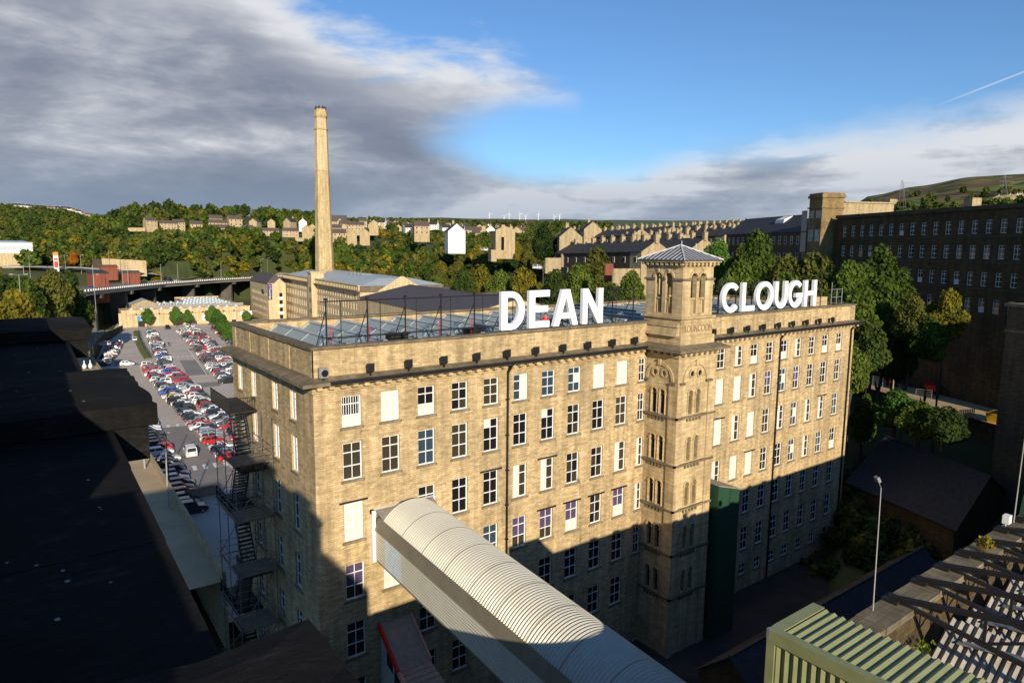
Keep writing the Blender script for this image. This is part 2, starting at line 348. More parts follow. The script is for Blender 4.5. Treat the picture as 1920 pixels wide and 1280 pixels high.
# cloud deck height over azimuth: solid to the left, a low rising bank to the right
edge = [(-200, -260), (380, -140), (520, -50), (640, 30), (760, 80), (900, 100), (1000, 128), (1075, 185), (1130, 300), (1180, 318), (1270, 292), (1400, 268), (1560, 252), (1720, 228), (1840, 205), (1950, 180), (2300, 160)]
fc = N(ns, 'ShaderNodeFloatCurve'); cv = fc.mapping.curves[0]
A0, A1, E1 = -10.0, 85.0, 34.0
pts = sorted([((azel(u, v)[0]-A0)/(A1-A0), azel(u, v)[1]/E1) for u, v in edge])
while len(cv.points) < len(pts): cv.points.new(.5, .5)
for q, p in zip(cv.points, pts): q.location = (min(1, max(0, p[0])), min(1, max(0, p[1]))); q.handle_type = 'AUTO_CLAMPED'
fc.mapping.update(); ls.new(mth('DIVIDE', mth('SUBTRACT', az, A0), A1-A0, clamp=True), fc.inputs['Value'])
fel = mth('MULTIPLY', fc.outputs[0], E1)
den = mth('ADD', mth('MAXIMUM', sp.outputs[2], 0.0), .07)
px = mth('DIVIDE', sp.outputs[0], den); py = mth('DIVIDE', sp.outputs[1], den)
cb = N(ns, 'ShaderNodeCombineXYZ'); ls.new(px, cb.inputs[0]); ls.new(py, cb.inputs[1])
def noise(sc, det, rough, dist=0, vec=None, stretch=None):
    n = N(ns, 'ShaderNodeTexNoise'); n.inputs['Scale'].default_value = sc; n.inputs['Detail'].default_value = det; n.inputs['Roughness'].default_value = rough; n.inputs['Distortion'].default_value = dist
    src = vec or cb.outputs[0]
    if stretch:
        mp = N(ns, 'ShaderNodeMapping'); mp.inputs['Rotation'].default_value = (0, 0, stretch[0]); mp.inputs['Scale'].default_value = stretch[1]; ls.new(src, mp.inputs['Vector']); src = mp.outputs['Vector']
    ls.new(src, n.inputs['Vector']); return n.outputs['Fac']
av = N(ns, 'ShaderNodeCombineXYZ'); ls.new(mth('MULTIPLY', az, .05), av.inputs[0]); ls.new(mth('MULTIPLY', el, .125), av.inputs[1]); ls.new(mth('MULTIPLY', mth('ADD', az, el), .01), av.inputs[2])
nA = noise(1.0, 9, .58, .25, vec=av.outputs[0], stretch=(-.16, (1, 1, 1)))
nB = noise(3.4, 9, .60, .3, vec=av.outputs[0], stretch=(-.2, (.75, 1.15, 1)))
nC = noise(.45, 4, .5, 0, vec=av.outputs[0])
rightness = sstep(az, 33.0, 46.0)
ragged = mth('MULTIPLY', mth('ADD', mth('MULTIPLY', mth('SUBTRACT', nA, .5), 11.0), mth('MULTIPLY', mth('SUBTRACT', nB, .5), 7.5)), mth('SUBTRACT', 1.0, mth('MULTIPLY', rightness, .66)))
inside = mth('ADD', mth('SUBTRACT', fel, el), ragged)
dens = sstep(inside, -1.2, 2.6)
dens = mth('MULTIPLY', dens, mth('MULTIPLY', sstep(az, -75.0, -35.0), mth('SUBTRACT', 1.0, sstep(az, 95.0, 130.0))))
# a clear bay opens under the tip of the deck
ha, he = azel(1060, 262)
bay = mth('ADD', mth('POWER', mth('ABSOLUTE', mth('DIVIDE', mth('SUBTRACT', az, ha), 9.5)), 2.0), mth('POWER', mth('ABSOLUTE', mth('DIVIDE', mth('SUBTRACT', el, he), 3.6)), 2.0))
bay = mth('ADD', bay, mth('MULTIPLY', mth('SUBTRACT', nA, .5), 2.2))
dens = mth('MULTIPLY', dens, sstep(bay, .25, 1.75))
k = .84/SKY
shade = mth('ADD', mth('MULTIPLY', nA, .95), mth('ADD', mth('MULTIPLY', nB, .42), mth('MULTIPLY', nC, .48)))
rp = N(ns, 'ShaderNodeValToRGB'); e = rp.color_ramp.elements
e[0].position = .66; e[0].color = (.19, .215, .28, 1); e[1].position = 1.26; e[1].color = (.76, .77, .80, 1)
rp.color_ramp.elements[1].position = 1.0
for pos, c in ((.75, (.235, .262, .33)), (.83, (.32, .345, .41)), (.91, (.47, .49, .54))): q = e.new(pos); q.color = c4(c)
rimlit = mth('MULTIPLY', mth('MULTIPLY', mth('SUBTRACT', 1.0, sstep(inside, .3, 6.5)), .16), mth('SUBTRACT', 1.0, mth('MULTIPLY', rightness, .75)))
gap = noise(1.0, 5, .55, 0, vec=av.outputs[0], stretch=(-.12, (.5, 3.4, 1)))
lowband = mth('MULTIPLY', rightness, mth('MULTIPLY', mth('SUBTRACT', gap, .42), .55))
upper = mth('MULTIPLY', sstep(el, 8.0, 19.0), .04)
ls.new(mth('SUBTRACT', mth('ADD', mth('ADD', shade, rimlit), mth('ADD', lowband, upper)), .11), rp.inputs['Fac'])
cl = N(ns, 'ShaderNodeVectorMath', operation='SCALE'); ls.new(rp.outputs['Color'], cl.inputs[0]); cl.inputs['Scale'].default_value = k
hz = mth('MULTIPLY', mth('SUBTRACT', 1.0, sstep(el, .5, 8.5)), .6)
ccol = mixc(hz, cl.outputs[0], (.25*k, .33*k, .47*k, 1))
# clear sky: pale towards the horizon
tint = N(ns, 'ShaderNodeMix', data_type='RGBA', blend_type='MULTIPLY'); tint.inputs['Factor'].default_value = 1; ls.new(sky.outputs[0], tint.inputs['A']); tint.inputs['B'].default_value = (.86, 1.02, 1.16, 1)
pale = mth('MULTIPLY', mth('SUBTRACT', 1.0, sstep(el, 2.0, 15.0)), .0)
base = mixc(pale, tint.outputs['Result'], (.5*k, .68*k, .9*k, 1))
full = mixc(mth('MULTIPLY', dens, .97), base, ccol)
# vapour trail: a thin great-circle streak
a, b2 = ray(1745, 203).normalized(), ray(1935, 129).normalized(); nn = a.cross(b2).normalized()
dt = N(ns, 'ShaderNodeVectorMath', operation='DOT_PRODUCT'); ls.new(tc.outputs['Generated'], dt.inputs[0]); dt.inputs[1].default_value = nn
trail = mth('MULTIPLY', mth('SUBTRACT', 1.0, sstep(mth('ABSOLUTE', dt.outputs['Value']), .0002, .0016)), sstep(az, azel(1735, 205)[0], azel(1850, 160)[0]))
full = mixc(mth('MULTIPLY', mth('MULTIPLY', trail, .42), mth('SUBTRACT', 1.0, dens)), full, (.8*k, .85*k, .92*k, 1))
bg = N(ns, 'ShaderNodeBackground'); bg.inputs['Strength'].default_value = SKY; ls.new(full, bg.inputs['Color'])
wo = N(ns, 'ShaderNodeOutputWorld'); ls.new(bg.outputs[0], wo.inputs['Surface'])

# ------------------------------------------------------------------ terrain (heights surveyed along sight lines, then read as a height field)
RS = [40, 90, 130, 180, 230, 300, 380, 460, 560, 680, 820, 1000, 1500, 2500, 5000, 10000]
TB = {  # per column: values < 200 are heights in metres, larger ones the picture row at which that ground is seen
 -400: [-3, 5, 7, 7, 7, 7, 9, 510, 500, 490, 470, 450, 418, 385, 388, 392],
 0:    [-3, 5, 7, 7, 7, 7, 8, 503, 492, 478, 462, 448, 415, 390, 388, 392],
 120:  [-3, 3, 4, 4, 4, 3, 5, 503, 492, 472, 452, 440, 418, 397, 395, 398],
 200:  [-3, -1, -1, -1, -1, -1, 2, 503, 478, 452, 425, 425, 425, 420, 405, 405],
 250:  [-3, -1, -1, -1, -1, -1, 3, 502, 470, 444, 402, 408, 420, 425, 415, 412],
 330:  [-3, -1, -1, -1, -1, -1, 4, 498, 458, 430, 398, 402, 420, 425, 418, 414],
 450:  [-3, -1, -1, -1, -1, -1, 6, 493, 455, 430, 405, 410, 420, 425, 418, 414],
 600:  [-6, -5, -2, -1, -1, 1, 10, 488, 456, 436, 414, 416, 422, 422, 416, 412],
 700:  [-6, -6, -4, -2, -1, 3, 16, 478, 452, 440, 431, 427, 420, 415, 411, 409],
 850:  [-6, -6, -4, -2, 6, 515, 485, 465, 454, 446, 440, 434, 425, 418, 413, 409],
 950:  [-6, -6, -4, 3, 16, 482, 470, 459, 452, 446, 440, 435, 427, 420, 414, 411],
 1050: [-6, -6, -4, 8, 25, 33.5, 464, 456, 451, 446, 440, 435, 428, 421, 415, 412],
 1150: [-6, -6, 0, 16, 28, 33, 461, 455, 450, 445, 440, 434, 428, 421, 416, 413],
 1300: [-6, -6, 5, 22, 30, 34, 458, 452, 447, 442, 437, 432, 426, 421, 417, 414],
 1450: [-6, -6, 8, 23, 30, 34, 455, 449, 444, 439, 434, 430, 425, 415, 415, 414],
 1560: [-6, -5, 6, 21, 30, 35, 452, 447, 442, 437, 432, 428, 418, 396, 412, 413],
 1620: [-6, -1, 7.5, 9,  30, 36, 450, 445, 440, 435, 430, 424, 405, 360, 412, 412],
 1700: [-6, -1, 8, 8.5,  30, 36, 448, 443, 438, 432, 426, 418, 398, 344, 400, 410],
 1800: [-6, -1, 8, 8.5,  30, 37, 446, 440, 434, 428, 420, 410, 390, 329, 390, 405],
 1920: [-6, -1, 8, 8.5,  30, 38, 444, 437, 430, 422, 412, 402, 380, 325, 380, 400],
 2600: [-6, -1, 8, 8.5,  32, 40, 440, 432, 424, 415, 405, 395, 370, 322, 370, 395]}
TU = sorted(TB); TZ = {}
for u in TU:
    TZ[u] = [x if x < 200 else atr(u, x, r).z for x, r in zip(TB[u], RS)]
def ground_ur(u, r):
    u = min(max(u, TU[0]), TU[-1]); r = min(max(r, RS[0]), RS[-1])
    i = max(k for k in range(len(TU)-1) if TU[k] <= u) if u < TU[-1] else len(TU)-2
    j = max(k for k in range(len(RS)-1) if RS[k] <= r) if r < RS[-1] else len(RS)-2
    a = (u-TU[i])/(TU[i+1]-TU[i]); b = (r-RS[j])/(RS[j+1]-RS[j])
    a = a*a*(3-2*a)
    z = lambda p, q: TZ[TU[p]][q]
    return (z(i, j)*(1-a)+z(i+1, j)*a)*(1-b)+(z(i, j+1)*(1-a)+z(i+1, j+1)*a)*b
def polar(x, y):
    dx, dy = x-CAM.x, y-CAM.y; r = math.hypot(dx, dy); t = math.atan2(dx, dy)-YAW
    t = (t+math.pi) % (2*math.pi)-math.pi
    return (960+1293*math.tan(max(-1.2, min(1.2, t))) if abs(t) < 1.25 else (-400 if t < 0 else 2600)), r
VPL = [(-120, 60), (-54, 196), (-21, 242), (1, 280), (21.5, 322), (46, 368), (85.5, 420.5), (128, 466), (166, 503), (300, 630)]
def gz(x, y):
    """ground height; before the viaduct the valley floor is level and its far side is a retained bank"""
    u, r = polar(x, y); z = ground_ur(u, r)
    if r > 230 and 130 < u < 640:
        best = None
        for (x0, y0), (x1, y1) in zip(VPL, VPL[1:]):
            dx, dy = x1-x0, y1-y0; t = max(0, min(1, ((x-x0)*dx+(y-y0)*dy)/(dx*dx+dy*dy))); d = math.hypot(x-x0-dx*t, y-y0-dy*t); sd = ((x-x0)*dy-(y-y0)*dx)
            if best is None or d < best[0]: best = (d, sd)
        k = min(1, max(0, (600-u)/45)) if u > 555 else 1
        if best[1] > 0: z = z*(1-k)+min(z, -.4)*k
        elif r < 620: z = max(z, 14.5*k)
    return z
me = bpy.data.meshes.new('ground'); vs, fs, mi = [], [], []
rr = [.1, 20, 40]; 
while rr[-1] < 10000: rr.append(rr[-1]*1.045+2)
nt_ = 300
angs = [YAW-R(58)+R(116)*i/230 for i in range(231)] + [YAW+R(58)+R(244)*i/40 for i in range(1, 40)]
n = len(angs)
for r in rr:
    for t in angs:
        x, y = CAM.x+r*math.sin(t), CAM.y+r*math.cos(t); z = gz(x, y)
        if r > 1300: z += 9*math.sin(x*.006+1)*math.sin(y*.0045)*min(1, (r-1300)/800)
        vs.append((x, y, z))
for i in range(len(rr)-1):
    for j in range(n):
        k = (j+1) % n; fs.append((i*n+j, i*n+k, (i+1)*n+k, (i+1)*n+j))
        x, y = vs[i*n+j][:2]; u, r = polar(x, y)
        mi.append(1 if (r > 1200 and (u > 1480 or 600 < u < 1000 and r > 2600)) else (2 if r > 1000 and u < 1480 else 0))
me.from_pydata(vs, [], fs); me.materials.append(M['grass']); 
# moor slopes: bracken, rough grass and fields in patches
mm, nt2, ns2, ls2, b_ = newmat('moor patches'); g_ = N(ns2, 'ShaderNodeNewGeometry')
vo = N(ns2, 'ShaderNodeTexVoronoi'); vo.inputs['Scale'].default_value = .009; vo.inputs['Randomness'].default_value = 1
mpn = N(ns2, 'ShaderNodeMapping'); mpn.inputs['Rotation'].default_value = (0, 0, .5); mpn.inputs['Scale'].default_value = (1, 2.2, 3.0); ls2.new(g_.outputs['Position'], mpn.inputs['Vector']); ls2.new(mpn.outputs['Vector'], vo.inputs['Vector'])
nz_ = N(ns2, 'ShaderNodeTexNoise'); nz_.inputs['Scale'].default_value = .012; nz_.inputs['Detail'].default_value = 8; ls2.new(g_.outputs['Position'], nz_.inputs['Vector'])
mx_ = N(ns2, 'ShaderNodeMix', data_type='RGBA'); mx_.inputs['Factor'].default_value = .45; ls2.new(vo.outputs['Color'], mx_.inputs['A']); ls2.new(nz_.outputs['Color'], mx_.inputs['B'])
sx_ = N(ns2, 'ShaderNodeSeparateColor'); ls2.new(mx_.outputs['Result'], sx_.inputs[0])
r_ = N(ns2, 'ShaderNodeValToRGB'); ee = r_.color_ramp.elements; ee[0].position = .25; ee[0].color = (.05, .06, .025, 1); ee[1].position = .8; ee[1].color = (.22, .20, .085, 1)
for pos, c in ((.38, (.14, .085, .055)), (.5, (.085, .10, .04)), (.6, (.18, .115, .07)), (.7, (.10, .15, .035))): q = ee.new(pos); q.color = c4(c)
ls2.new(sx_.outputs[0], r_.inputs['Fac']); ls2.new(r_.outputs['Color'], b_.inputs['Base Color']); b_.inputs['Roughness'].default_value = 1; b_.inputs['Specular IOR Level'].default_value = .05
me.materials.append(mm); me.materials.append(M['woodland'])
me.polygons.foreach_set('material_index', mi)
for p in me.polygons: p.use_smooth = True
go = bpy.data.objects.new('ground', me); COL.objects.link(go); go['kind'] = 'structure'

def sheet(name, pts, mat, z=None, thick=0):
    m = MB()
    P = [(p[0], p[1], p[2] if len(p) > 2 else z) for p in pts]
    if thick:
        for i in range(len(P)):
            a, b = P[i], P[(i+1) % len(P)]; m.face([(a[0], a[1], a[2]-thick), (b[0], b[1], b[2]-thick), b, a])
    m.face(P, uv=[(p[0], p[1]) for p in P]); o = m.build(name, mat); o['kind'] = 'structure'; return o
# flat car park north-west of the mill, its darker patches, and the painted lines
sheet('car_park', [(-1.5, 22), (62, 22), (100, 60), (110, 300), (28, 318), (4, 190), (-.5, 90)], M['asphalt'], .02)
for k, pp in enumerate(([(25.2, 162), (30.8, 161), (33.5, 190.5), (29.2, 192)], [(10.5, 190), (18, 189.3), (16.5, 200.5), (12, 201.5)], [(5, 62), (12.3, 61), (13, 104), (5.8, 106)], [(24, 143), (29, 142.5), (30, 149), (25, 150)], [(36.5, 213), (41, 212), (42, 216), (37, 217)])):
    sheet('tarmac_patch', pp, M['asphalt_dark'], .026+.001*k)
m = MB()
def pline(m, a, b, w=.12, z=.034):
    d = Vector((b[0]-a[0], b[1]-a[1], 0)).normalized(); nrm = Vector((-d.y, d.x, 0))*w/2
    m.face([(a[0]-nrm.x, a[1]-nrm.y, z), (b[0]-nrm.x, b[1]-nrm.y, z), (b[0]+nrm.x, b[1]+nrm.y, z), (a[0]+nrm.x, a[1]+nrm.y, z)])
for a, b, w in (((30.1, 161), (36.9, 217), .22), ((24.6, 163), (26, 175), .2), ((11.2, 190), (9.6, 176), .2), ((17.4, 189), (15, 168), .2), ((11, 189.5), (17.6, 188.6), .25), ((25.4, 163), (30.2, 161.2), .2)): pline(m, a, b, w)
# zebra crossings
for (x0, y0, x1, y1, nbar, ln, wd_) in ((6.0, 74.6, 15.4, 73.4, 7, 2.6, .62), (6.2, 106.4, 14.6, 105.2, 6, 2.2, .62), (34.0, 241.8, 39.2, 240.8, 5, 2, .55), (28.9, 200, 34.2, 199.1, 5, 2, .55), (49.6, 240.3, 54.5, 239, 5, 2, .55)):
    for i in range(nbar):
        t = i/(nbar-1); cx, cy = x0+(x1-x0)*t, y0+(y1-y0)*t; m.face([(cx-wd_/2, cy-ln/2, .036), (cx+wd_/2, cy-ln/2, .036), (cx+wd_/2+.25, cy+ln/2, .036), (cx-wd_/2+.25, cy+ln/2, .036)])
for i in range(20): pline(m, (11.0+.045*i*2.4, 66+2.4*i), (13.4+.045*i*2.4, 66.1+2.4*i), .1)   # bay lines
o = m.build('road_marking', M['line']); o['kind'] = 'structure'
# raised street along the left edge, running down to the viaduct
WL = [(-1.75, 18, 6.2), (-1.0, 45, 6.2), (.1, 84, 6.1), (2.3, 118, 5.8), (4.6, 188, 4.2), (14.0, 244, 2.2), (26.6, 290, .35)]
def strip(name, a0, a1, mat, dz=0, side=0, src=WL):
    m = MB()
    for i in range(len(src)-1):
        p, q = src[i], src[i+1]
        d = Vector((q[0]-p[0], q[1]-p[1], 0)).normalized(); nl = Vector((-d.y, d.x, 0))
        P = [(p[0]+nl.x*a0, p[1]+nl.y*a0, p[2]+dz), (q[0]+nl.x*a0, q[1]+nl.y*a0, q[2]+dz), (q[0]+nl.x*a1, q[1]+nl.y*a1, q[2]+dz), (p[0]+nl.x*a1, p[1]+nl.y*a1, p[2]+dz)]
        m.face(P, uv=[(x[0], x[1]) for x in P])
        if side: m.face([(P[3][0], P[3][1], P[3][2]-side), (P[2][0], P[2][1], P[2][2]-side), P[2], P[3]])
    o = m.build(name, mat); o['kind'] = 'structure'; return o
strip('street', 3.9, 24, M['asphalt_dark'], -.02)
strip('pavement', .25, 3.9, M['paving'], .1, .13)
m = MB()
for i in range(len(WL)-1):
    (x0, y0, z0), (x1, y1, z1) = WL[i], WL[i+1]
    d = Vector((x1-x0, y1-y0, 0)).normalized(); nl = Vector((-d.y, d.x, 0))*.3; hh = .95
    m.hexa([(x0, y0, -.5), (x1, y1, -.5), (x1+nl.x, y1+nl.y, -.5), (x0+nl.x, y0+nl.y, -.5)], [(x0, y0, z0+hh), (x1, y1, z1+hh), (x1+nl.x, y1+nl.y, z1+hh), (x0+nl.x, y0+nl.y, z0+hh)])
o = m.build('retaining_wall', M['gable'], loc=(0, 84, 0)); tag(o, 'long tan stone retaining wall between the raised pavement and the row of shaded cars', 'wall')

# ------------------------------------------------------------------ windows: frame + panes, shared between copies
WIN = {}
def window_data(w, h, kind, fr='white_paint', style=6):
    key = (round(w, 2), round(h, 2), kind, style)
    if key in WIN: return WIN[key]
    f = MB(); t = .085 if style == 6 else .07; b = .05
    rows = [0, .37, .73, 1] if style == 6 else [0, .5, 1] if style == 4 else [0, .5, 1]
    cols = [0, .5, 1] if style in (6, 4) else [0, 1]
    f.box(0, t, -.02, .06, 0, h); f.box(w-t, w, -.02, .06, 0, h); f.box(t, w-t, -.02, .06, 0, t); f.box(t, w-t, -.02, .06, h-t, h)
    zs = [h*r for r in rows]; xs = [w*c for c in cols]
    for z in zs[1:-1]: f.box(t, w-t, -.012, .05, z-b/2-.01, z+b/2+.01)
    for x in xs[1:-1]: f.box(x-b/2, x+b/2, -.015, .045, t, h-t)
    if kind == 'barred':
        for i in range(1, 8): f.box(w*i/8-.02, w*i/8+.02, -.05, -.02, .1, h-.1)
    p = MB(); n = 0
    rk = random.Random(hash(key) % 1000)
    for j in range(len(zs)-1):
        for i in range(len(xs)-1):
            mi = {'dark': 0, 'blue': 2, 'warm': 3, 'blind': 1, 'half': 1 if j == 0 else 0, 'barred': 1 if j == 0 else 0, 'two': 1 if (j < 2) else 0,
                  'right': 1 if i == 1 else 2, 'left': 1 if i == 0 else 3, 'one': 1 if (j, i) == (1, 1) else 2, 'violet': 4 if j > 0 else 1, 'vdark': 4 if j > 0 else 3, 'top': 1 if j == 2 and i == 0 else 0, 'mix': 3 if (i+j) % 2 else 0}[kind]
            p.face([(xs[i], .03, zs[j]), (xs[i+1], .03, zs[j]), (xs[i+1], .03, zs[j+1]), (xs[i], .03, zs[j+1])], mi)
    sl = MB(); sl.box(-.18, w+.18, -.22, .06, -.2, -.003)
    fo = f.build('window', M[fr]); po = p.build('pane', [M['glass'], M['blind'], M['blue_glass'], M['warm_glass'], M['purple_blind']]); so = sl.build('sill', M['weathered'])
    WIN[key] = (fo.data, po.data, so.data)
    for o in (fo, po, so): bpy.data.objects.remove(o)
    return WIN[key]
def add_window(parent, x, y, z, w, h, rz=0, kind='dark', style=6, sill=True):
    fd, pd, sdt = window_data(w, h, kind, style=style); base = WORLD[parent.name]
    o = bpy.data.objects.new('window', fd); COL.objects.link(o); o.parent = parent; o.location = (x-base.x, y-base.y, z-base.z); o.rotation_euler = (0, 0, rz)
    p = bpy.data.objects.new('pane', pd); COL.objects.link(p); p.parent = o
    if sill: s = bpy.data.objects.new('sill', sdt); COL.objects.link(s); s.parent = o
    return o
def windows_as_one(parent, items, name='window'):
    """the windows past the hundred that show largest: one object"""
    base = WORLD[parent.name]; bm = bmesh.new(); mats = [M['white_paint'], M['glass'], M['blind'], M['blue_glass'], M['warm_glass'], M['purple_blind'], M['weathered']]
    for (x, y, z, w, h, rz, kind, style) in items:
        for q, dta in enumerate(window_data(w, h, kind, style=style)):
            tmp = dta.copy(); tmp.transform(Matrix.Translation((x-base.x, y-base.y, z-base.z)) @ Matrix.Rotation(rz, 4, 'Z'))
            if q == 0: ids = [0]*len(tmp.polygons)
            elif q == 1: ids = [p.material_index+1 for p in tmp.polygons]
            else: ids = [6]*len(tmp.polygons)
            tmp.polygons.foreach_set('material_index', ids)
            bm.from_mesh(tmp); bpy.data.meshes.remove(tmp)
    me = bpy.data.meshes.new(name); bm.to_mesh(me); bm.free()
    for mt in mats: me.materials.append(mt)
    o = bpy.data.objects.new(name, me); COL.objects.link(o); o.parent = parent; o['kind'] = 'stuff'; return o

# ------------------------------------------------------------------ the big mill
X1, Y1, ZT = 72.6, 19.4, 26.45
mill = empty('stone_mill', (0, 0, -3), 'long sunlit sandstone mill with rows of white windows and a square belfry', 'mill')
ROWS = [(23.79, 26.0), (19.93, 22.645), (15.40, 18.24), (10.94, 13.63), (6.42, 9.13), (1.95, 4.65)]
LX = [2.02+3.0*k for k in range(10)]; W = 1.4547
RX = [44.04, 47.17, 50.03, 53.0, 55.97, 58.85, 61.93, 64.99, 68.33]; WR = 1.38
rects = []; wins = []
top_l = ['barred', 'blind', 'half', 'mix', 'warm', 'right', 'blue', 'one', 'blind', 'blind']
KL = {1: ['warm', 'warm', 'blue', 'warm', 'top', 'dark', 'top', 'mix', 'dark', 'warm'], 2: ['blind', None, 'mix', 'dark', 'dark', 'left', 'left', 'mix', 'mix', 'left'],
      3: ['vdark', 'blind', None, None, 'blue', 'vdark', 'vdark', 'violet', 'mix', 'violet'], 4: ['dark', None, 'warm', 'dark', 'dark', 'dark', 'dark', 'dark', 'dark', 'dark'], 5: ['dark', None, 'half', 'dark', 'dark', 'dark', 'dark', 'dark', 'dark', 'dark']}
for r, (z0, z1) in enumerate(ROWS):
    for k, x in enumerate(LX):
        kd = top_l[k] if r == 0 else KL[r][k]
        if kd is None: continue
        rects.append((x, z0, x+W, z1)); wins.append((x, z0, W, z1-z0, kd))
    if r < 5: rects.append((32.0, z0, 32.9, z1)); wins.append((32.0, z0, .9, z1-z0, rnd.choice(['left', 'mix', 'dark'])))
    for k, x in enumerate(RX):
        if r >= 4 and k == 0: continue
        hot = rnd.random()
        kd = ('half' if hot < .35 else 'left' if hot < .6 else 'blue' if hot < .75 else 'mix') if r == 0 else (('blind' if (k+r) % 3 else 'left') if k < 3 and r < 4 else rnd.choice(['left', 'dark', 'half', 'mix', 'blue', 'one', 'warm'])) if r < 4 else 'dark'
        if (r, k) in ((1, 3), (1, 5)): kd = 'vdark'
        rects.append((x, z0, x+WR, z1)); wins.append((x, z0, WR, z1-z0, kd))
low = [(x, -1.1, x+1.3, .25) for x in RX[1:]]
m = MB(); m.facade(lambda u, z, d: (u, d, z), 0, X1, -4, ZT, rects+low, .2)
lyw = [(3.35, 0), (7.35, 0), (12.75, 0), (16.55, 0)]; lrects = []
for r, (z0, z1) in enumerate(ROWS):
    for y, _ in lyw: lrects.append((y, z0, y+1.25, z1))
m.facade(lambda u, z, d: (d, u, z), 0, Y1, -4, ZT, lrects, .2)
m.face([(X1, 0, -4), (X1, Y1, -4), (X1, Y1, ZT), (X1, 0, ZT)]); m.face([(0, Y1, -4), (X1, Y1, -4), (X1, Y1, ZT), (0, Y1, ZT)])
m.build('wall', M['stone'], mill)
m = MB()
for a, b, c, d in rects+low: m.face([(a-.02, .45, b), (c+.02, .45, b), (c+.02, .45, d), (a-.02, .45, d)])
# cornice: frieze, modillions, projecting slab; parapet with pilaster strips and coping
m = MB()
m.box(-.12, X1+.12, -.12, Y1+.12, 26.45, 26.62)
m.box(-.06, X1+.06, -.06, Y1+.06, 26.62, 27.0)
m.build('frieze', M['stone'], mill)
m = MB()
x = .12
while x < X1:
    if not 32.6 < x < 38.9: m.box(x, x+.36, -.52, -.063, 26.7, 26.998)
    x += .86
y = .5
while y < Y1: m.box(-.52, -.063, y, y+.34, 26.7, 26.998); y += .76
m.build('modillion_course', M['ashlar'], mill)
m = MB()
def slab(m, o, z0, z1): m.box(-o, X1+o, -o, Y1+o, z0, z1)
m.box(-.95, X1+.9, -.78, Y1+.9, 27.0, 27.24)
m.hexa([(-.95, -.78, 27.243), (X1+.9, -.78, 27.243), (X1+.9, Y1+.9, 27.243), (-.95, Y1+.9, 27.243)], [(.02, .02, 27.5), (X1-.02, .02, 27.5), (X1-.02, Y1-.02, 27.5), (.02, Y1-.02, 27.5)])
m.build('cornice', M['weathered'], mill)
m = MB(); m.tube((.95, -.86, 27.2), (33, -.86, 27.2), .14, 8); m.tube((38.5, -.86, 27.2), (X1+.6, -.86, 27.2), .14, 8); m.build('gutter', M['black_metal'], mill)
for x in (16.32, 55.6, 71.7):
    m = MB(); m.tube((x, -.13, -3), (x, -.13, 26.4), .09 if x < 70 else .1, 8); m.bar((x, -.13, 26.3), (x, -.8, 27.1), .16)
    for z in range(0, 26, 3): m.box(x-.14, x+.14, -.2, 0.01, z, z+.1)
    m.build('downpipe', M['black_metal'], mill)
PZ0, PZ1 = 27.4, 29.4
m = MB(); th = .45
m.box(.1, X1-.1, .1, .1+th, PZ0, PZ1); m.box(.1, .1+th, .1+th, Y1-.1-th, PZ0, PZ1); m.box(.1, X1-.1, Y1-.1-th, Y1-.1, PZ0, PZ1); m.box(X1-.1-th, X1-.1, .1+th, Y1-.1-th, PZ0, PZ1)
m.box(.04, 1.05, .04, .1, PZ0, PZ1-.01); m.box(3.1, 3.75, .04, .1, PZ0, PZ1-.01); m.box(X1-1, X1-.04, .04, .1, PZ0, PZ1-.01)
for x in (16.3-9.1, 16.3-6.1, 16.3-3.05, 16.3, 19.3, 22.35, 25.3, 28.3, 31.3, 41.7, 44.6, 47.5, 50.5, 53.4, 56.4, 59.3, 62.2, 65.1, 68): m.box(x-.16, x+.16, .055, .1, PZ0, PZ1-.02)
for y in (.04, 4.6, 9.3, 14.1, 18.3): m.box(.04, .1, y, y+.85, PZ0, PZ1-.01)
m.build('parapet', M['stone'], mill)
m = MB()
for x0, x1_, y0, y1_ in ((-.1, X1+.1, -.1, .62), (-.1, .68, .62, Y1-.62), (-.1, X1+.1, Y1-.62, Y1+.1), (X1-.68, X1+.1, .62, Y1-.62)): m.box(x0, x1_, y0, y1_, PZ1, PZ1+.2)
m.build('coping', M['weathered'], mill)
# roof: flat gutter with rows of glazed ridges
m = MB(); m.face([(.5, .5, 27.55), (X1-.5, .5, 27.55), (X1-.5, Y1-.5, 27.55), (.5, Y1-.5, 27.55)]); m.build('roof', M['felt'], mill)
for i in range(23):
    xr = 3.9+3.0*i
    if xr > X1-3: break
    ya, yb = 2.6, Y1-1.0
    if 31 < xr < 40: ya = 3.4
    g = MB(); g.face([(xr-1.75, ya, 27.95), (xr, ya+.35, 29.25), (xr, yb, 29.25), (xr-1.75, yb, 27.95)][::-1]); g.face([(xr, ya+.35, 29.25), (xr+1.2, ya, 27.95), (xr+1.2, yb, 27.95), (xr, yb, 29.25)][::-1])
    g.face([(xr-1.75, ya, 27.95), (xr+1.2, ya, 27.95), (xr, ya+.35, 29.25)]); g.face([(xr-1.75, yb, 27.95), (xr, yb, 29.25), (xr+1.2, yb, 27.95)])
    go_ = g.build('glazed_ridge', M['north_light'], mill)
    c = MB(); c.bar((xr, ya+.3, 29.3), (xr, yb, 29.3), .34, .1); c.bar((xr, ya+.3, 29.28), (xr-1.75, ya, 27.98), .16, .08); c.bar((xr, yb, 29.28), (xr-1.75, yb, 27.98), .2, .1)
    for q in range(1, 4):
        yy = ya+(yb-ya)*q/4; c.bar((xr-.05, yy, 29.27), (xr-1.72, yy, 27.99), .05, .04)
    c.box(xr-2.0, xr-1.76, ya, yb, 27.56, 27.97); c.build('ridge_capping', M['lead'], go_)
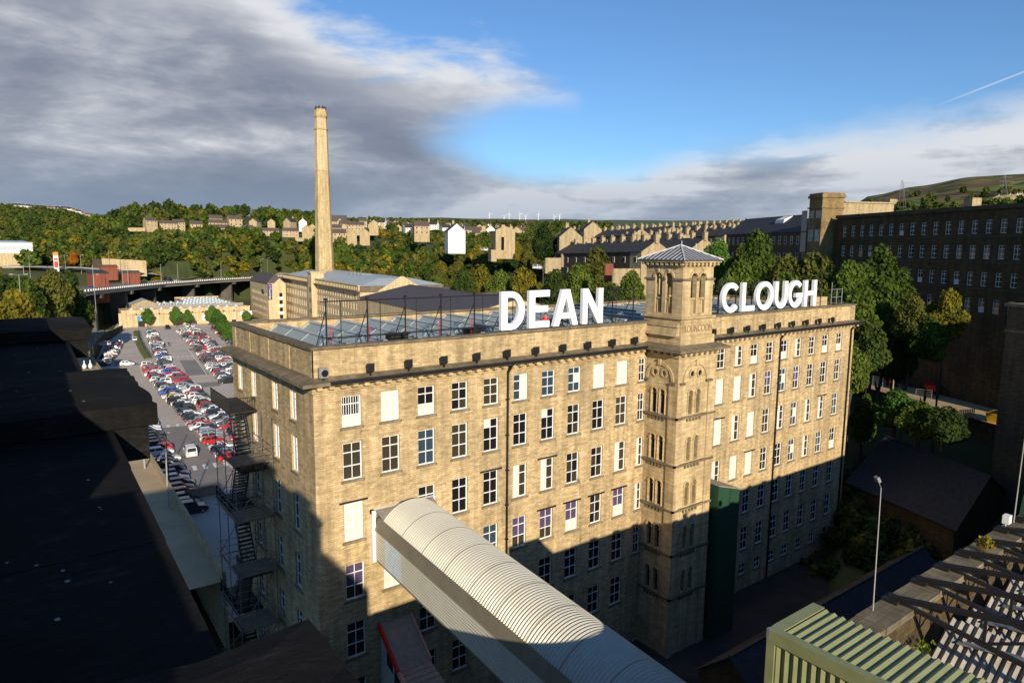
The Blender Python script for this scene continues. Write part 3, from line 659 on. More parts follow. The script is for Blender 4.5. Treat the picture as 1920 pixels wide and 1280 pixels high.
# windows: those in front and nearest are parts of their own
allw = []
for (x, z, w, h, kd) in wins: allw.append((x, .16, z, w, h, 0, kd, 6))
for r, (z0, z1) in enumerate(ROWS):
    for y, _ in lyw: allw.append((.16, y+1.25, z0, 1.25, z1-z0, -math.pi/2, 'dark' if r > 1 else 'blind', 6))
for a, b, c, d in low: allw.append((a, .16, b, 1.3, d-b, 0, 'dark', 4))
def shown(wi):
    x, y, z = wi[0]+.7, wi[1], wi[2]+1.2; d = math.dist((x, y, z), CAM)
    return wi[3]*wi[4]/d**2 * (1 if z > 8 else .3) * abs(y+44 if wi[5] == 0 else x+17)/d
allw.sort(key=shown, reverse=True)
for wi in allw[:100]: add_window(mill, *wi[:5], rz=wi[5], kind=wi[6], style=wi[7])
windows_as_one(mill, allw[100:])
# steel lintels over the altered openings
m = MB()
for x, z in ((LX[0], 18.24), (LX[6], 18.24), (LX[4], 18.24), (LX[6], 13.63), (LX[7], 13.63), (LX[8], 13.63), (LX[9], 13.63), (RX[2], 13.63), (RX[7], 18.24), (RX[0], 18.24)): m.box(x-.35, x+W+.35, -.07, -.004, z+.02, z+.16)
m.build('lintel', M['dark_iron'], mill)

# ---- the tower, a part of the mill
TX0, TX1, TY = 33.0, 38.4, -3.9
LROW = [(20.95, 23.0), (16.4, 18.5), (12.0, 14.1), (7.6, 9.7), (3.2, 5.3)]
FCX, LCY = (34.85, 35.95), (-1.15, -2.15)
m = MB(); frc = []; lrc = []
for z0, z1 in LROW:
    for x in FCX: frc.append((x-.27, z0, x+.27, z1+.27))
    for y in LCY: lrc.append((y-.27, z0, y+.27, z1+.27))
m.facade(lambda u, z, d: (u, TY+d, z), TX0, TX1, -4, ZT, frc, .35); m.facade(lambda u, z, d: (TX0+d, u, z), TY, 0, -4, ZT, lrc, .35); m.box(TX0, TX1, TY, 0, -4, ZT, skip='flbt')
# pilaster strips at the corners, and the round-arch fillers of the lancets
for zz in ((-4, 24.0),):
    m.box(TX0-.12, TX0+.55, TY-.12, TY-.002, zz[0], zz[1]); m.box(TX1-1.0, TX1, TY-.12, TY-.002, zz[0], zz[1]); m.box(TX0-.12, TX0-.002, TY-.002, TY+.95, zz[0], zz[1])
def arch_fill(m, fn, c, z, r, top):
    for sgn in (-1, 1):
        pts = [(c+sgn*r*math.cos(t), z+r*math.sin(t)) for t in [math.pi/2*i/6 for i in range(7)]]
        for i in range(6): m.face([fn(pts[i][0], pts[i][1], .01), fn(pts[i+1][0], pts[i+1][1], .01), fn(pts[i+1][0], top, .01), fn(c+sgn*r, top, .01)] if i else [fn(pts[0][0], pts[0][1], .01), fn(pts[1][0], pts[1][1], .01), fn(c+sgn*r, top, .01)])
fF = lambda u, z, d: (u, TY+d, z); fL = lambda u, z, d: (TX0+d, u, z)
for z0, z1 in LROW:
    for x in FCX: arch_fill(m, fF, x, z1, .27, z1+.27)
    for y in LCY: arch_fill(m, fL, y, z1, .27, z1+.27)
tw = m.build('stair_tower', M['ashlar'], mill)
def arch_ring(m, fn, c, z, r, w, out, n=14, legs=0):
    for i in range(n):
        a, b = math.pi*i/n, math.pi*(i+1)/n
        q = [(c+rr_*math.cos(t), z+rr_*math.sin(t)) for rr_, t in ((r, a), (r+w, a), (r+w, b), (r, b))]
        F = [fn(p[0], p[1], -out) for p in q]; B = [fn(p[0], p[1], .02) for p in q]
        m.face(F); m.face([F[0], F[3], B[3], B[0]]); m.face([F[1], F[2], B[2], B[1]])
    if legs:
        for s in (-1, 1):
            u0, u1 = sorted((c+s*r, c+s*(r+w)))
            F = [fn(u0, z-legs, -out), fn(u1, z-legs, -out), fn(u1, z, -out), fn(u0, z, -out)]; B = [fn(u0, z-legs, .02), fn(u1, z-legs, .02), fn(u1, z, .02), fn(u0, z, .02)]
            m.face(F)
            for i in range(4): j = (i+1) % 4; m.face([F[i], F[j], B[j], B[i]])
for z0, z1 in LROW:
    for fn, cs, s0, s1 in ((fF, FCX, TX0-.2, TX1+.15), (fL, LCY, TY-.2, -.02)):
        for c in cs:
            t = MB(); arch_ring(t, fn, c, z1, .30, .13, .1); a = .3
            for s in (-1, 1):
                p = fn(c+s*.36, z0, -.04); q = fn(c+s*.36, z1, -.04); t.tube(p, q, .07, 6); p2 = fn(c+s*.36, z1-.12, -.04); t.bar(p2, q, .2, .2)
            t.build('lancet_arch', M['ashlar'], tw)
            g = MB(); g.face([fn(c-.26, z0, .33), fn(c+.26, z0, .33), fn(c+.26, z1+.26, .33), fn(c-.26, z1+.26, .33)]); g.build('lancet_pane', M['glass'], tw)
        b = MB(); P = [fn(s0, z0-.3, -.2), fn(s1, z0-.3, -.2), fn(s1, z0-.3, -.0), fn(s0, z0-.3, -.0)]; b.hexa(P, [(x, y, z+.2) for x, y, z in P])
        for i in range(5):
            c = cs[0]+(cs[1]-cs[0])*(i-.8)/2.4; Q = [fn(c-.1, z0-.62, -.14), fn(c+.1, z0-.62, -.14), fn(c+.1, z0-.62, -.0), fn(c-.1, z0-.62, -.0)]; b.hexa(Q, [(x, y, z+.318) for x, y, z in Q])
        b.build('string_course', M['weathered'], tw)
for fn, c, r, s0, s1 in ((fF, 35.5, 1.55, (33.2, 33.9), (37.0, 37.9)), (fL, -1.75, 1.45, (-3.75, -3.15), (-.5, -.05))):
    t = MB(); arch_ring(t, fn, c, 24.15, r, .28, .12, 18); Q = [fn(c-.16, 25.6, -.22), fn(c+.16, 25.6, -.22), fn(c+.16, 25.6, 0), fn(c-.16, 25.6, 0)]; t.hexa(Q, [(x, y, z+.55) for x, y, z in Q]); t.build('blind_arch', M['ashlar'], tw)
    for s in (s0, s1):
        b = MB(); P = [fn(s[0], 23.9, -.24), fn(s[1], 23.9, -.24), fn(s[1], 23.9, 0), fn(s[0], 23.9, 0)]; b.hexa(P, [(x, y, z+.2) for x, y, z in P]); b.build('impost', M['weathered'], tw)
    for dx in (-.55, .55):
        t = MB()
        for i in range(8):
            a, b_2 = 2*math.pi*(i+.5)/8, 2*math.pi*(i+1.5)/8; q = [(c+dx+rr_*math.cos(x), 24.85+rr_*1.1*math.sin(x)) for rr_, x in ((.26, a), (.44, a), (.44, b_2), (.26, b_2))]
            F = [fn(p[0], p[1], -.1) for p in q]; B = [fn(p[0], p[1], .01) for p in q]; t.face(F); t.face([F[0], F[3], B[3], B[0]]); t.face([F[1], F[2], B[2], B[1]])
        t.build('roundel', M['ashlar'], tw)
        g = MB(); g.face([fn(c+dx+.265*math.cos(2*math.pi*i/8+.39), 24.85+.29*math.sin(2*math.pi*i/8+.39), -.006) for i in range(8)]); g.build('roundel_pane', M['glass'], tw)
# tower cornice
m = MB(); m.box(TX0-.14, TX1+.1, TY-.14, .3, 26.45, 26.62); m.box(TX0-.06, TX1+.06, TY-.06, .3, 26.62, 27.02)
x = TX0+.1
while x < TX1: m.box(x, x+.34, TY-.6, TY-.063, 26.68, 27.018); x += .78
y = TY+.2
while y < -.7: m.box(TX0-.6, TX0-.063, y, y+.34, 26.68, 27.018); y += .78
m.build('tower_modillions', M['ashlar'], tw)
m = MB(); m.box(TX0-.95, TX1+1.0, TY-.95, .04, 27.02, 27.26); m.hexa([(TX0-.95, TY-.95, 27.263), (TX1+1, TY-.95, 27.263), (TX1+1, .04, 27.263), (TX0-.95, .04, 27.263)], [(TX0-.1, TY-.1, 27.6), (TX1+.1, TY-.1, 27.6), (TX1+.1, .03, 27.6), (TX0-.1, .03, 27.6)]); m.build('tower_cornice', M['weathered'], tw)
# attic with the carved panel, stepped mouldings on its side
BX0, BX1, BY0, BY1 = 33.35, 37.75, -3.7, .7
m = MB(); m.box(BX0-.22, BX1+.32, BY0-.2, BY1+.2, 27.5, 28.4); m.box(BX0-.06, BX1+.1, BY0-.05, BY1+.05, 28.4, 30.0)
m.hexa([(BX0-.62, BY0+.1, 28.42), (BX0-.062, BY0+.1, 28.42), (BX0-.062, BY1, 28.42), (BX0-.62, BY1, 28.42)], [(BX0-.3, BY0+.1, 29.2), (BX0-.062, BY0+.1, 29.2), (BX0-.062, BY1, 29.2), (BX0-.3, BY1, 29.2)])
m.box(BX0-.42, BX0-.062, BY0+.1, BY1, 29.25, 29.6)
for (a, b, c, d) in ((BX0+.15, BX1-.1, 28.5, 28.6), (BX0+.15, BX1-.1, 29.62, 29.72), (BX0+.15, BX0+.26, 28.6, 29.62), (BX1-.21, BX1-.1, 28.6, 29.62)): m.box(a, b, BY0-.11, BY0-.052, c, d)
m.build('attic', M['ashlar'], tw)
def text_mesh(name, s, size, mat, parent=None, loc=None, rot=None, extrude=.03, align='LEFT', xs=1.0):
    cu = bpy.data.curves.new(name, 'FONT'); cu.body = s; cu.size = size; cu.extrude = extrude; cu.align_x = align; cu.resolution_u = 3
    to = bpy.data.objects.new(name, cu); COL.objects.link(to); dg = bpy.context.evaluated_depsgraph_get(); me = bpy.data.meshes.new_from_object(to.evaluated_get(dg)); bpy.data.objects.remove(to)
    me.transform(Matrix.Diagonal((xs, 1, 1, 1))); me.materials.clear(); me.materials.append(mat)
    o = bpy.data.objects.new(name, me); COL.objects.link(o); o.rotation_euler = rot or (math.pi/2, 0, 0)
    if parent: o.parent = parent; o.location = Vector(loc)-WORLD[parent.name]
    else: o.location = loc
    return o
text_mesh('carved_inscription', 'TOUNCOON', .98, M['ashlar'], tw, (BX0+.32, BY0-.053, 28.76), xs=.70, extrude=.06)
# belfry: open paired arches on every face
m = MB(); zb0, zb1 = 30.2, 34.75; ap = .42; zs_ = 33.75
m.box(BX0-.28, BX1+.28, BY0-.28, BY1+.28, 30.0, 30.2)
cs = ((BX0+BX1)/2-.62, (BX0+BX1)/2+.62); cys = ((BY0+BY1)/2-.62, (BY0+BY1)/2+.62)
faces4 = [(lambda u, z, d: (u, BY0+d, z), BX0, BX1, cs), (lambda u, z, d: (u, BY1-d, z), BX0, BX1, cs), (lambda u, z, d: (BX0+d, u, z), BY0, BY1, cys), (lambda u, z, d: (BX1-d, u, z), BY0, BY1, cys)]
for fn, a, b, cc in faces4:
    m.facade(fn, a, b, zb0, zb1, [(c-ap, 30.45, c+ap, zs_+ap) for c in cc], .5)
    m.facade(lambda u, z, d, fn=fn: fn(u, z, d+.5), a+.5, b-.5, zb0, zb1, [(c-ap, 30.45, c+ap, zs_+ap) for c in cc], 0)
    for c in cc: arch_fill(m, fn, c, zs_, ap, zs_+ap)
m.face([(BX0, BY0, 30.3), (BX1, BY0, 30.3), (BX1, BY1, 30.3), (BX0, BY1, 30.3)]); m.face([(BX0, BY0, 34.6), (BX1, BY0, 34.6), (BX1, BY1, 34.6), (BX0, BY1, 34.6)])
bel = m.build('belfry', M['ashlar'], tw)
for o in (bel,): o.parent = mill; o.location = (0, 0, 0)
for fn, a, b, cc in faces4:
    t = MB()
    for c in cc:
        arch_ring(t, fn, c, zs_, ap+.03, .2, .1, 12); P = [fn(c-ap, 31.75, .12), fn(c+ap, 31.75, .12), fn(c+ap, 31.75, .42), fn(c-ap, 31.75, .42)]; t.hexa(P, [(x, y, z+.14) for x, y, z in P])
        for s in (-1, 0, 1): t.tube(fn(c+s*.25, 30.46, .27), fn(c+s*.25, 31.75, .27), .11, 6, r2=.07)
        Q = [fn(c-.09, zs_+ap, -.16), fn(c+.09, zs_+ap, -.16), fn(c+.09, zs_+ap, 0), fn(c-.09, zs_+ap, 0)]; t.hexa(Q, [(x, y, z+.4) for x, y, z in Q])
    t.build('belfry_arches', M['ashlar'], bel)
    t = MB()
    for u0, u1 in ((a-.14, cc[0]-ap), (cc[0]+ap, cc[1]-ap), (cc[1]+ap, b+.14)):
        P = [fn(u0, zs_-.24, -.13), fn(u1, zs_-.24, -.13), fn(u1, zs_-.24, -.003), fn(u0, zs_-.24, -.003)]; t.hexa(P, [(x, y, z+.2) for x, y, z in P])
    t.build('belfry_band', M['weathered'], bel)
m = MB(); m.box(BX0-.08, BX1+.08, BY0-.08, BY1+.08, 34.75, 34.9); m.box(BX0-.5, BX1+.5, BY0-.5, BY1+.5, 35.16, 35.32)
x = BX0-.2
while x < BX1+.1:
    m.box(x, x+.26, BY0-.4, BY0-.0, 34.9, 35.158); m.box(x, x+.26, BY1, BY1+.4, 34.9, 35.158); x += .58
y = BY0-.2
while y < BY1+.1: m.box(BX0-.4, BX0, y, y+.26, 34.9, 35.158); m.box(BX1, BX1+.4, y, y+.26, 34.9, 35.158); y += .58
m.box(BX0, BX1, BY0, BY1, 34.9, 35.158); m.build('belfry_eaves', M['ashlar'], bel)
ex0, ex1, ey0, ey1 = BX0-.62, BX1+.62, BY0-.62, BY1+.62; ax_, ay_ = (BX0+BX1)/2, (BY0+BY1)/2; AP = 36.75
m = MB(); m.box(ex0, ex1, ey0, ey1, 35.322, 35.4)
cor = [(ex0, ey0, 35.4), (ex1, ey0, 35.4), (ex1, ey1, 35.4), (ex0, ey1, 35.4)]
for i in range(4): m.face([cor[i], cor[(i+1) % 4], (ax_, ay_, AP)])
rf = m.build('belfry_roof', M['tower_roof'], bel)
m = MB()
for i in range(4):
    a, b = Vector(cor[i]), Vector(cor[(i+1) % 4]); ap_ = Vector((ax_, ay_, AP)); m.bar(a+Vector((0, 0, .03)), ap_+Vector((0, 0, .03)), .12, .1)
    mid = (a+b)/2; up = (ap_-mid)
    for q in range(1, 11):
        f = q/11; p = a+(b-a)*f; g = min(f, 1-f)*2; m.bar(p+Vector((0, 0, .02)), p+up*g*.98+Vector((0, 0, .02)), .07, .06)
m.tube((ax_+.1, ay_, AP-.1), (ax_+.1, ay_, AP+.4), .05, 6); m.tube((ax_+1.1, ay_-.9, 36.1), (ax_+1.1, ay_-.9, 36.9), .05, 6)
m.build('roof_rolls', M['roof_roll'], bel)
# a flat hut and rail on the far end of the roof
m = MB(); m.box(64.6, 67.6, 1.2, 5, 27.55, 30.6); m.build('roof_hut', M['stone'], mill)
m = MB()
for x in (68.2, 69.5, 70.8): m.tube((x, 1.0, 29.6), (x, 1.0, 31.6 if x > 68.3 else 32.4), .05, 6)
for z in (30.5, 31.5): m.tube((68.2, 1.0, z), (70.8, 1.0, z), .05, 6)
m.build('guard_rail', M['galv'], mill)

# floodlights on the cornice: each its own thing
FLX = [4.02, 7.05, 10.04, 13.04, 15.99, 18.97, 21.96, 24.89, 27.93, 30.87, 42.63, 45.66, 48.56, 51.47, 54.44, 57.34, 60.28, 63.16, 66.17]
ORD = ['first', 'second', 'third', 'fourth', 'fifth', 'sixth', 'seventh', 'eighth', 'ninth', 'tenth', 'eleventh', 'twelfth', 'thirteenth', 'fourteenth', 'fifteenth', 'sixteenth', 'seventeenth', 'eighteenth', 'nineteenth', 'twentieth', 'twenty-first', 'twenty-second', 'twenty-third', 'twenty-fourth', 'twenty-fifth', 'twenty-sixth', 'twenty-seventh', 'twenty-eighth', 'twenty-ninth', 'thirtieth', 'thirty-first', 'thirty-second', 'thirty-third', 'thirty-fourth', 'thirty-fifth', 'thirty-sixth', 'thirty-seventh', 'thirty-eighth', 'thirty-ninth', 'fortieth', 'forty-first', 'forty-second', 'forty-third', 'forty-fourth', 'forty-fifth', 'forty-sixth', 'forty-seventh', 'forty-eighth', 'forty-ninth', 'fiftieth', 'fifty-first', 'fifty-second', 'fifty-third', 'fifty-fourth', 'fifty-fifth', 'fifty-sixth']
proto = None
for i, x in enumerate(FLX):
    lab = f'black floodlight on the mill cornice, {ORD[i]} from the left corner' if i < 10 else f'black floodlight on the mill cornice, {ORD[i-10]} to the right of the tower'
    if proto is None:
        proto = empty('floodlight', (x, -.5, 27.42), lab, 'floodlight', 'floodlights along the mill cornice'); b = MB(); b.hexa([(x-.24, -.62, 27.68), (x+.24, -.62, 27.68), (x+.24, -.42, 27.6), (x-.24, -.42, 27.6)], [(x-.28, -.55, 28.25), (x+.28, -.55, 28.25), (x+.26, -.3, 28.15), (x-.26, -.3, 28.15)]); b.build('lamp_head', M['black_metal'], proto)
        b = MB(); b.bar((x, -.5, 27.4), (x, -.5, 27.66), .1); b.build('bracket', M['dark_iron'], proto)
    else:
        c = copy_tree(proto, (x, -.5, 27.42)); c['label'] = lab
f = empty('floodlight', (.57, -.5, 27.42), 'grey steel floodlight with a round lens at the near corner of the mill cornice', 'floodlight', 'floodlights along the mill cornice')
b = MB(); b.box(.25, .9, -.6, -.35, 27.55, 28.25); b.build('lamp_head', M['galv'], f); b = MB(); b.tube((.62, -.68, 27.9), (.62, -.61, 27.9), .24, 12); b.build('lens', M['glass'], f); b = MB(); b.box(.5, .66, -.55, -.4, 27.4, 27.55); b.build('bracket', M['dark_iron'], f)

# ---- the sign: letters, and the black scaffold they hang on
LZ0, LZ1 = 29.68, 32.83; LH = LZ1-LZ0; ST = .62
def arcpts(cx, cz, rx, rz, a0, a1, n=18): return [(cx+rx*math.cos(R(a0+(a1-a0)*i/n)), cz+rz*math.sin(R(a0+(a1-a0)*i/n))) for i in range(n+1)]
def L_D(w): 
    r = w-ST*.4; return [[(0, 0)]+[(w*.42, 0)]+arcpts(w*.42, LH/2, w*.58, LH/2, -88, 88)+[(w*.42, LH), (0, LH)], [(ST, .5)]+[(w*.42, .5)]+arcpts(w*.42, LH/2, w*.58-ST, LH/2-.5, -88, 88)+[(w*.42, LH-.5), (ST, LH-.5)]]
def L_E(w): return [[(0, 0), (w, 0), (w, .55), (ST, .55), (ST, 1.32), (w*.92, 1.32), (w*.92, 1.85), (ST, 1.85), (ST, LH-.55), (w, LH-.55), (w, LH), (0, LH)]]
def L_A(w):
    c = w/2; h = .42; return [[(0, 0), (ST, 0), (ST+.2, .62), (w-ST-.2, .62), (w-ST, 0), (w, 0), (c+h, LH), (c-h, LH)], [(ST+.36, 1.1), (c, 2.45), (w-ST-.36, 1.1)]]
def L_N(w): return [[(0, 0), (ST-.04, 0), (ST-.04, 2.0), (w-ST, 0), (w, 0), (w, LH), (w-ST+.04, LH), (w-ST+.04, 1.15), (ST, LH), (0, LH)]]
def L_L(w): return [[(0, 0), (w, 0), (w, .58), (ST, .58), (ST, LH), (0, LH)]]
def L_O(w): return [arcpts(w/2, LH/2, w/2, LH/2+.04, 0, 350, 35), arcpts(w/2, LH/2, w/2-ST, LH/2-.52, 0, 350, 35)]
def L_C(w): return [arcpts(w/2, LH/2, w/2, LH/2+.04, 42, 318, 30)+arcpts(w/2, LH/2, w/2-ST, LH/2-.52, 318, 42, 30)]
def L_G(w):
    o = arcpts(w/2, LH/2, w/2, LH/2+.04, 42, 325, 30); i = arcpts(w/2, LH/2, w/2-ST, LH/2-.52, 330, 42, 30)
    return [o+[(w-.02, LH/2+.1), (w*.52, LH/2+.1), (w*.52, LH/2-.42), (w-ST-.05, LH/2-.42)]+i]
def L_U(w): 
    r = w/2; return [[(0, LH)]+arcpts(r, r, r, r, 180, 360, 20)+[(w, LH), (w-ST, LH)]+arcpts(r, r, r-ST, r-ST+.05, 360, 180, 20)+[(ST, LH)]]
def L_H(w): return [[(0, 0), (ST, 0), (ST, 1.3), (w-ST, 1.3), (w-ST, 0), (w, 0), (w, LH), (w-ST, LH), (w-ST, 1.85), (ST, 1.85), (ST, LH), (0, LH)]]
for ch, x0, x1_, fn, word, od in (('D', 16.02, 18.4, L_D, 'DEAN', 'first'), ('E', 18.9, 21.1, L_E, 'DEAN', 'second'), ('A', 21.55, 24.4, L_A, 'DEAN', 'third'), ('N', 24.94, 27.42, L_N, 'DEAN', 'last'),
        ('C', 44.95, 48.15, L_C, 'CLOUGH', 'first'), ('L', 48.5, 50.85, L_L, 'CLOUGH', 'second'), ('O', 51.1, 54.45, L_O, 'CLOUGH', 'third'), ('U', 54.75, 57.3, L_U, 'CLOUGH', 'fourth'), ('G', 57.5, 60.6, L_G, 'CLOUGH', 'fifth'), ('H', 60.95, 63.6, L_H, 'CLOUGH', 'last')):
    m = MB(); m.extrude(fn(x1_-x0), lambda u, z, d: (x0+u, .42+d, LZ0+z), .36)
    o = m.build('sign_letter', M['letter_white'], loc=(x0, .6, LZ0)); tag(o, f'giant white letter {ch}, the {od} letter of the rooftop word {word}', 'letter', 'giant white letters on the mill roof')
for nm, xs, lab in (('left', [1.55, 4.65, 7.7, 10.8, 13.9, 17.0, 20.1, 23.2, 26.3, 29.4, 32.2], 'black scaffold frame on the mill roof left of the belfry carrying the word DEAN'), ('right', [39.4, 42.3, 45.3, 48.4, 51.4, 54.4, 57.5, 60.5, 63.5, 66], 'black scaffold frame on the mill roof right of the belfry carrying the word CLOUGH')):
    fr = empty('sign_scaffold', (xs[0], 1.3, 27.55), lab, 'scaffold')
    for x in xs:
        m = MB(); m.tube((x, 1.2, 27.6), (x, 1.2, 32.65), .065, 6); m.tube((x, 1.2, 32.0), (x, 4.2, 27.7), .035, 5); m.bar((x, 1.2, 32.62), (x, 1.2, 32.78), .2); m.build('post', M['dark_iron'], fr)
        if x != xs[-1]:
            m = MB(); m.tube((x+1.5, 2.2, 27.7), (x+1.5, 2.2, 32.5), .035, 5); m.build('post', M['dark_iron'], fr)
    for z, yy, rr_ in ((32.55, 1.2, .045), (29.95, 1.2, .04), (32.45, 2.2, .035), (29.9, 2.2, .03), (31.2, 2.2, .028)):
        m = MB(); m.tube((xs[0], yy, z), (xs[-1], yy, z), rr_, 6); m.build('rail', M['dark_iron'], fr)
    m = MB()
    for x in xs[:-1]: m.bar((x, 1.25, 30.0), (x+.9, 2.2, 29.9), .06)
    m.build('brace', M['dark_iron'], fr)
for i in range(9):
    x = 2.6+3.05*i
    o = MB(); o.tube((x, 3.0, 27.6), (x, 3.0, 30.55), .04, 6); o = o.build('guard_post', M['red'], loc=(x, 3.0, 27.56)); tag(o, f'thin rusty red guard post on the mill roof, {ORD[i]} from the left end', 'post', 'red guard posts behind the sign')
for i, x in enumerate((7.4, 14.6)):
    o = MB(); o.box(x, x+1.5, 3.0, 3.9, 28.2, 29.6); o.box(x-.1, x+1.6, 2.9, 4.0, 29.6, 29.66); o = o.build('ventilation_unit', M['dark_iron'], loc=(x, 3.4, 28)); tag(o, ['grey box unit on the glazed roof behind the empty part of the scaffold', 'grey box unit on the glazed roof just left of the letter D'][i], 'roof unit', 'roof units')

# ------------------------------------------------------------------ footbridge with a corrugated barrel roof
fb = empty('footbridge', (6.6, 0, 13.6), 'enclosed beige steel footbridge with a ribbed barrel roof running from the mill towards the viewer', 'footbridge')
bx0, bx1, spz, apz, yb0, yb1 = 4.45, 9.05, 16.9, 18.05, -1.3, -33.4
def fall(m): m.v = [(p[0], p[1], p[2]+.072*(p[1]+.3)) for p in m.v]      # the bridge falls towards the viewer
hw = (bx1-bx0)/2; rise = apz-spz; rad = (hw*hw+rise*rise)/(2*rise); czb = apz-rad; ang0 = math.asin(hw/rad); cxb = (bx0+bx1)/2
m = MB(); NA = 20; step = .046; ny = int((yb0-yb1)/step); prev = None
for i in range(ny+1):
    y = yb0-step*i; dr = .05*math.cos(2*math.pi*i/5.0)
    ring = [(cxb+(rad+dr)*math.sin(-ang0+2*ang0*j/NA), y, czb+(rad+dr)*math.cos(-ang0+2*ang0*j/NA)) for j in range(NA+1)]
    if prev:
        for j in range(NA): m.face([prev[j], prev[j+1], ring[j+1], ring[j]])
    prev = ring
fall(m); m.build('barrel_roof', M['cladding'], fb)
def ribbed(m, fa, y0, y1, z0, z1, pitch=.19, depth=.045, mat=0):
    """horizontal ribs: fa(d, y, z)"""
    n = int((z1-z0)/pitch); 
    for i in range(n):
        za = z0+(z1-z0)*i/n; h = (z1-z0)/n
        prof = [(0, za), (0, za+h*.35), (depth, za+h*.5), (depth, za+h*.85), (0, za+h)]
        for (d0, q0), (d1, q1) in zip(prof, prof[1:]): m.face([fa(d0, y0, q0), fa(d1, y0, q1), fa(d1, y1, q1), fa(d0, y1, q0)], mat)
for k in range(1, 12):
    y = yb0-2.75*k; m = MB()
    for j in range(NA):
        t0, t1 = -ang0+2*ang0*j/NA, -ang0+2*ang0*(j+1)/NA; rr2 = rad+.062
        m.face([(cxb+rr2*math.sin(t0), y, czb+rr2*math.cos(t0)), (cxb+rr2*math.sin(t1), y, czb+rr2*math.cos(t1)), (cxb+rr2*math.sin(t1), y-.05, czb+rr2*math.cos(t1)), (cxb+rr2*math.sin(t0), y-.05, czb+rr2*math.cos(t0))])
    fall(m); m.build('sheet_lap', M['cladding_dark'], fb)
m = MB(); ribbed(m, lambda d, y, z: (4.22-d, y, z), -.35, -1.9, 13.7, 15.95); ribbed(m, lambda d, y, z: (4.22-d, y, z), -4.3, yb1, 13.7, 15.95); fall(m); m.build('ribbed_side', M['cladding'], fb)
m = MB(); ribbed(m, lambda d, y, z: (4.22-d, y, z), -1.9, -4.3, 13.7, 15.95); fall(m); m.build('translucent_panel', M['rooflight'], fb)
m = MB(); m.face([(4.16, -.3, 15.95), (4.16, yb1, 15.95), (4.42, yb1, 16.92), (4.42, -.3, 16.92)]); m.face([(4.42, -.3, 16.92), (4.42, yb1, 16.92), (4.5, yb1, 16.9), (4.5, -.3, 16.9)]); fall(m); m.build('fascia', M['cladding_dark'], fb)
m = MB(); m.box(4.25, 9.1, yb1, -.3, 13.55, 13.7); m.face([(9.05, -.3, 13.7), (9.05, yb1, 13.7), (9.05, yb1, 16.9), (9.05, -.3, 16.9)]); fall(m); m.build('bridge_deck', M['cladding_dark'], fb)
m = MB(); m.box(3.98, 4.24, -.4, -.003, 13.5, 17.4); m.box(3.98, 9.3, -.28, -.003, 17.1, 17.4); m.build('wall_flange', M['white_paint'], fb)
m = MB()
arc = [(cxb+rad*math.sin(-ang0+2*ang0*j/NA), yb0, czb+rad*math.cos(-ang0+2*ang0*j/NA)) for j in range(NA+1)]
for j in range(NA): m.face([arc[j], arc[j+1], (4.2+(9.1-4.2)*(j+1)/NA, -.3, 17.4), (4.2+(9.1-4.2)*j/NA, -.3, 17.4)])
fall(m); m.build('end_flashing', M['galv'], fb)

# ------------------------------------------------------------------ covered stair with red trim
cs_ = empty('covered_stair', (5.8, -3, -3), 'covered outside stair with grey felt roof and bright red edge trim against the mill', 'covered stair')
prof = [(-.02, 8.35), (-3.1, 6.05), (-9.5, 4.0)]
m = MB()
for (ya, za), (yb, zb) in zip(prof, prof[1:]):
    m.hexa([(4.62, yb, zb-.1), (7.15, yb, zb-.1), (7.15, ya, za-.1), (4.62, ya, za-.1)], [(4.62, yb, zb), (7.15, yb, zb), (7.15, ya, za), (4.62, ya, za)])
for i in range(14):
    t = i/14; ya, za = -9.3*t, 0
    y = -3.1-6.2*t; z = 6.05-2.05*t*.97; m.bar((4.64, y, z+.02), (7.13, y, z+.02), .05, .03)
m.build('roof', M['felt'], cs_)
m = MB(); m.hexa([(4.42, -3.15, 5.78), (4.617, -3.15, 5.78), (4.617, -.05, 8.08), (4.42, -.05, 8.08)], [(4.42, -3.15, 6.2), (4.617, -3.15, 6.2), (4.617, -.05, 8.5), (4.42, -.05, 8.5)]); m.build('red_trim', M['red'], cs_)
m = MB(); m.hexa([(7.153, -3.1, 5.8), (7.3, -3.1, 5.8), (7.3, -.02, 8.1), (7.153, -.02, 8.1)], [(7.153, -3.1, 6.16), (7.3, -3.1, 6.16), (7.3, -.02, 8.46), (7.153, -.02, 8.46)]); m.hexa([(4.42, -9.5, 3.8), (4.617, -9.5, 3.8), (4.617, -3.16, 5.78), (4.42, -3.16, 5.78)], [(4.42, -9.5, 4.15), (4.617, -9.5, 4.15), (4.617, -3.16, 6.15), (4.42, -3.16, 6.15)]); m.build('faded_trim', M['pink'], cs_)
m = MB()
for (ya, za), (yb, zb) in zip(prof, prof[1:]):
    for x in (4.66, 7.1): m.face([(x, ya, -3), (x, yb, -3), (x, yb, zb-.1), (x, ya, za-.1)])
m.build('side_wall', M['cladding'], cs_)
m = MB()
for i in range(7):
    y = -1-1.2*i; z = (8.35-.742*(-y) if y > -3.1 else 6.05-.32*(-3.1-y))-1.0
    m.face([(4.645, y, z-1.0), (4.645, y-.95, z-1.3), (4.645, y-.95, z-.35), (4.645, y, z)])
m.build('side_glazing', M['glass'], cs_)

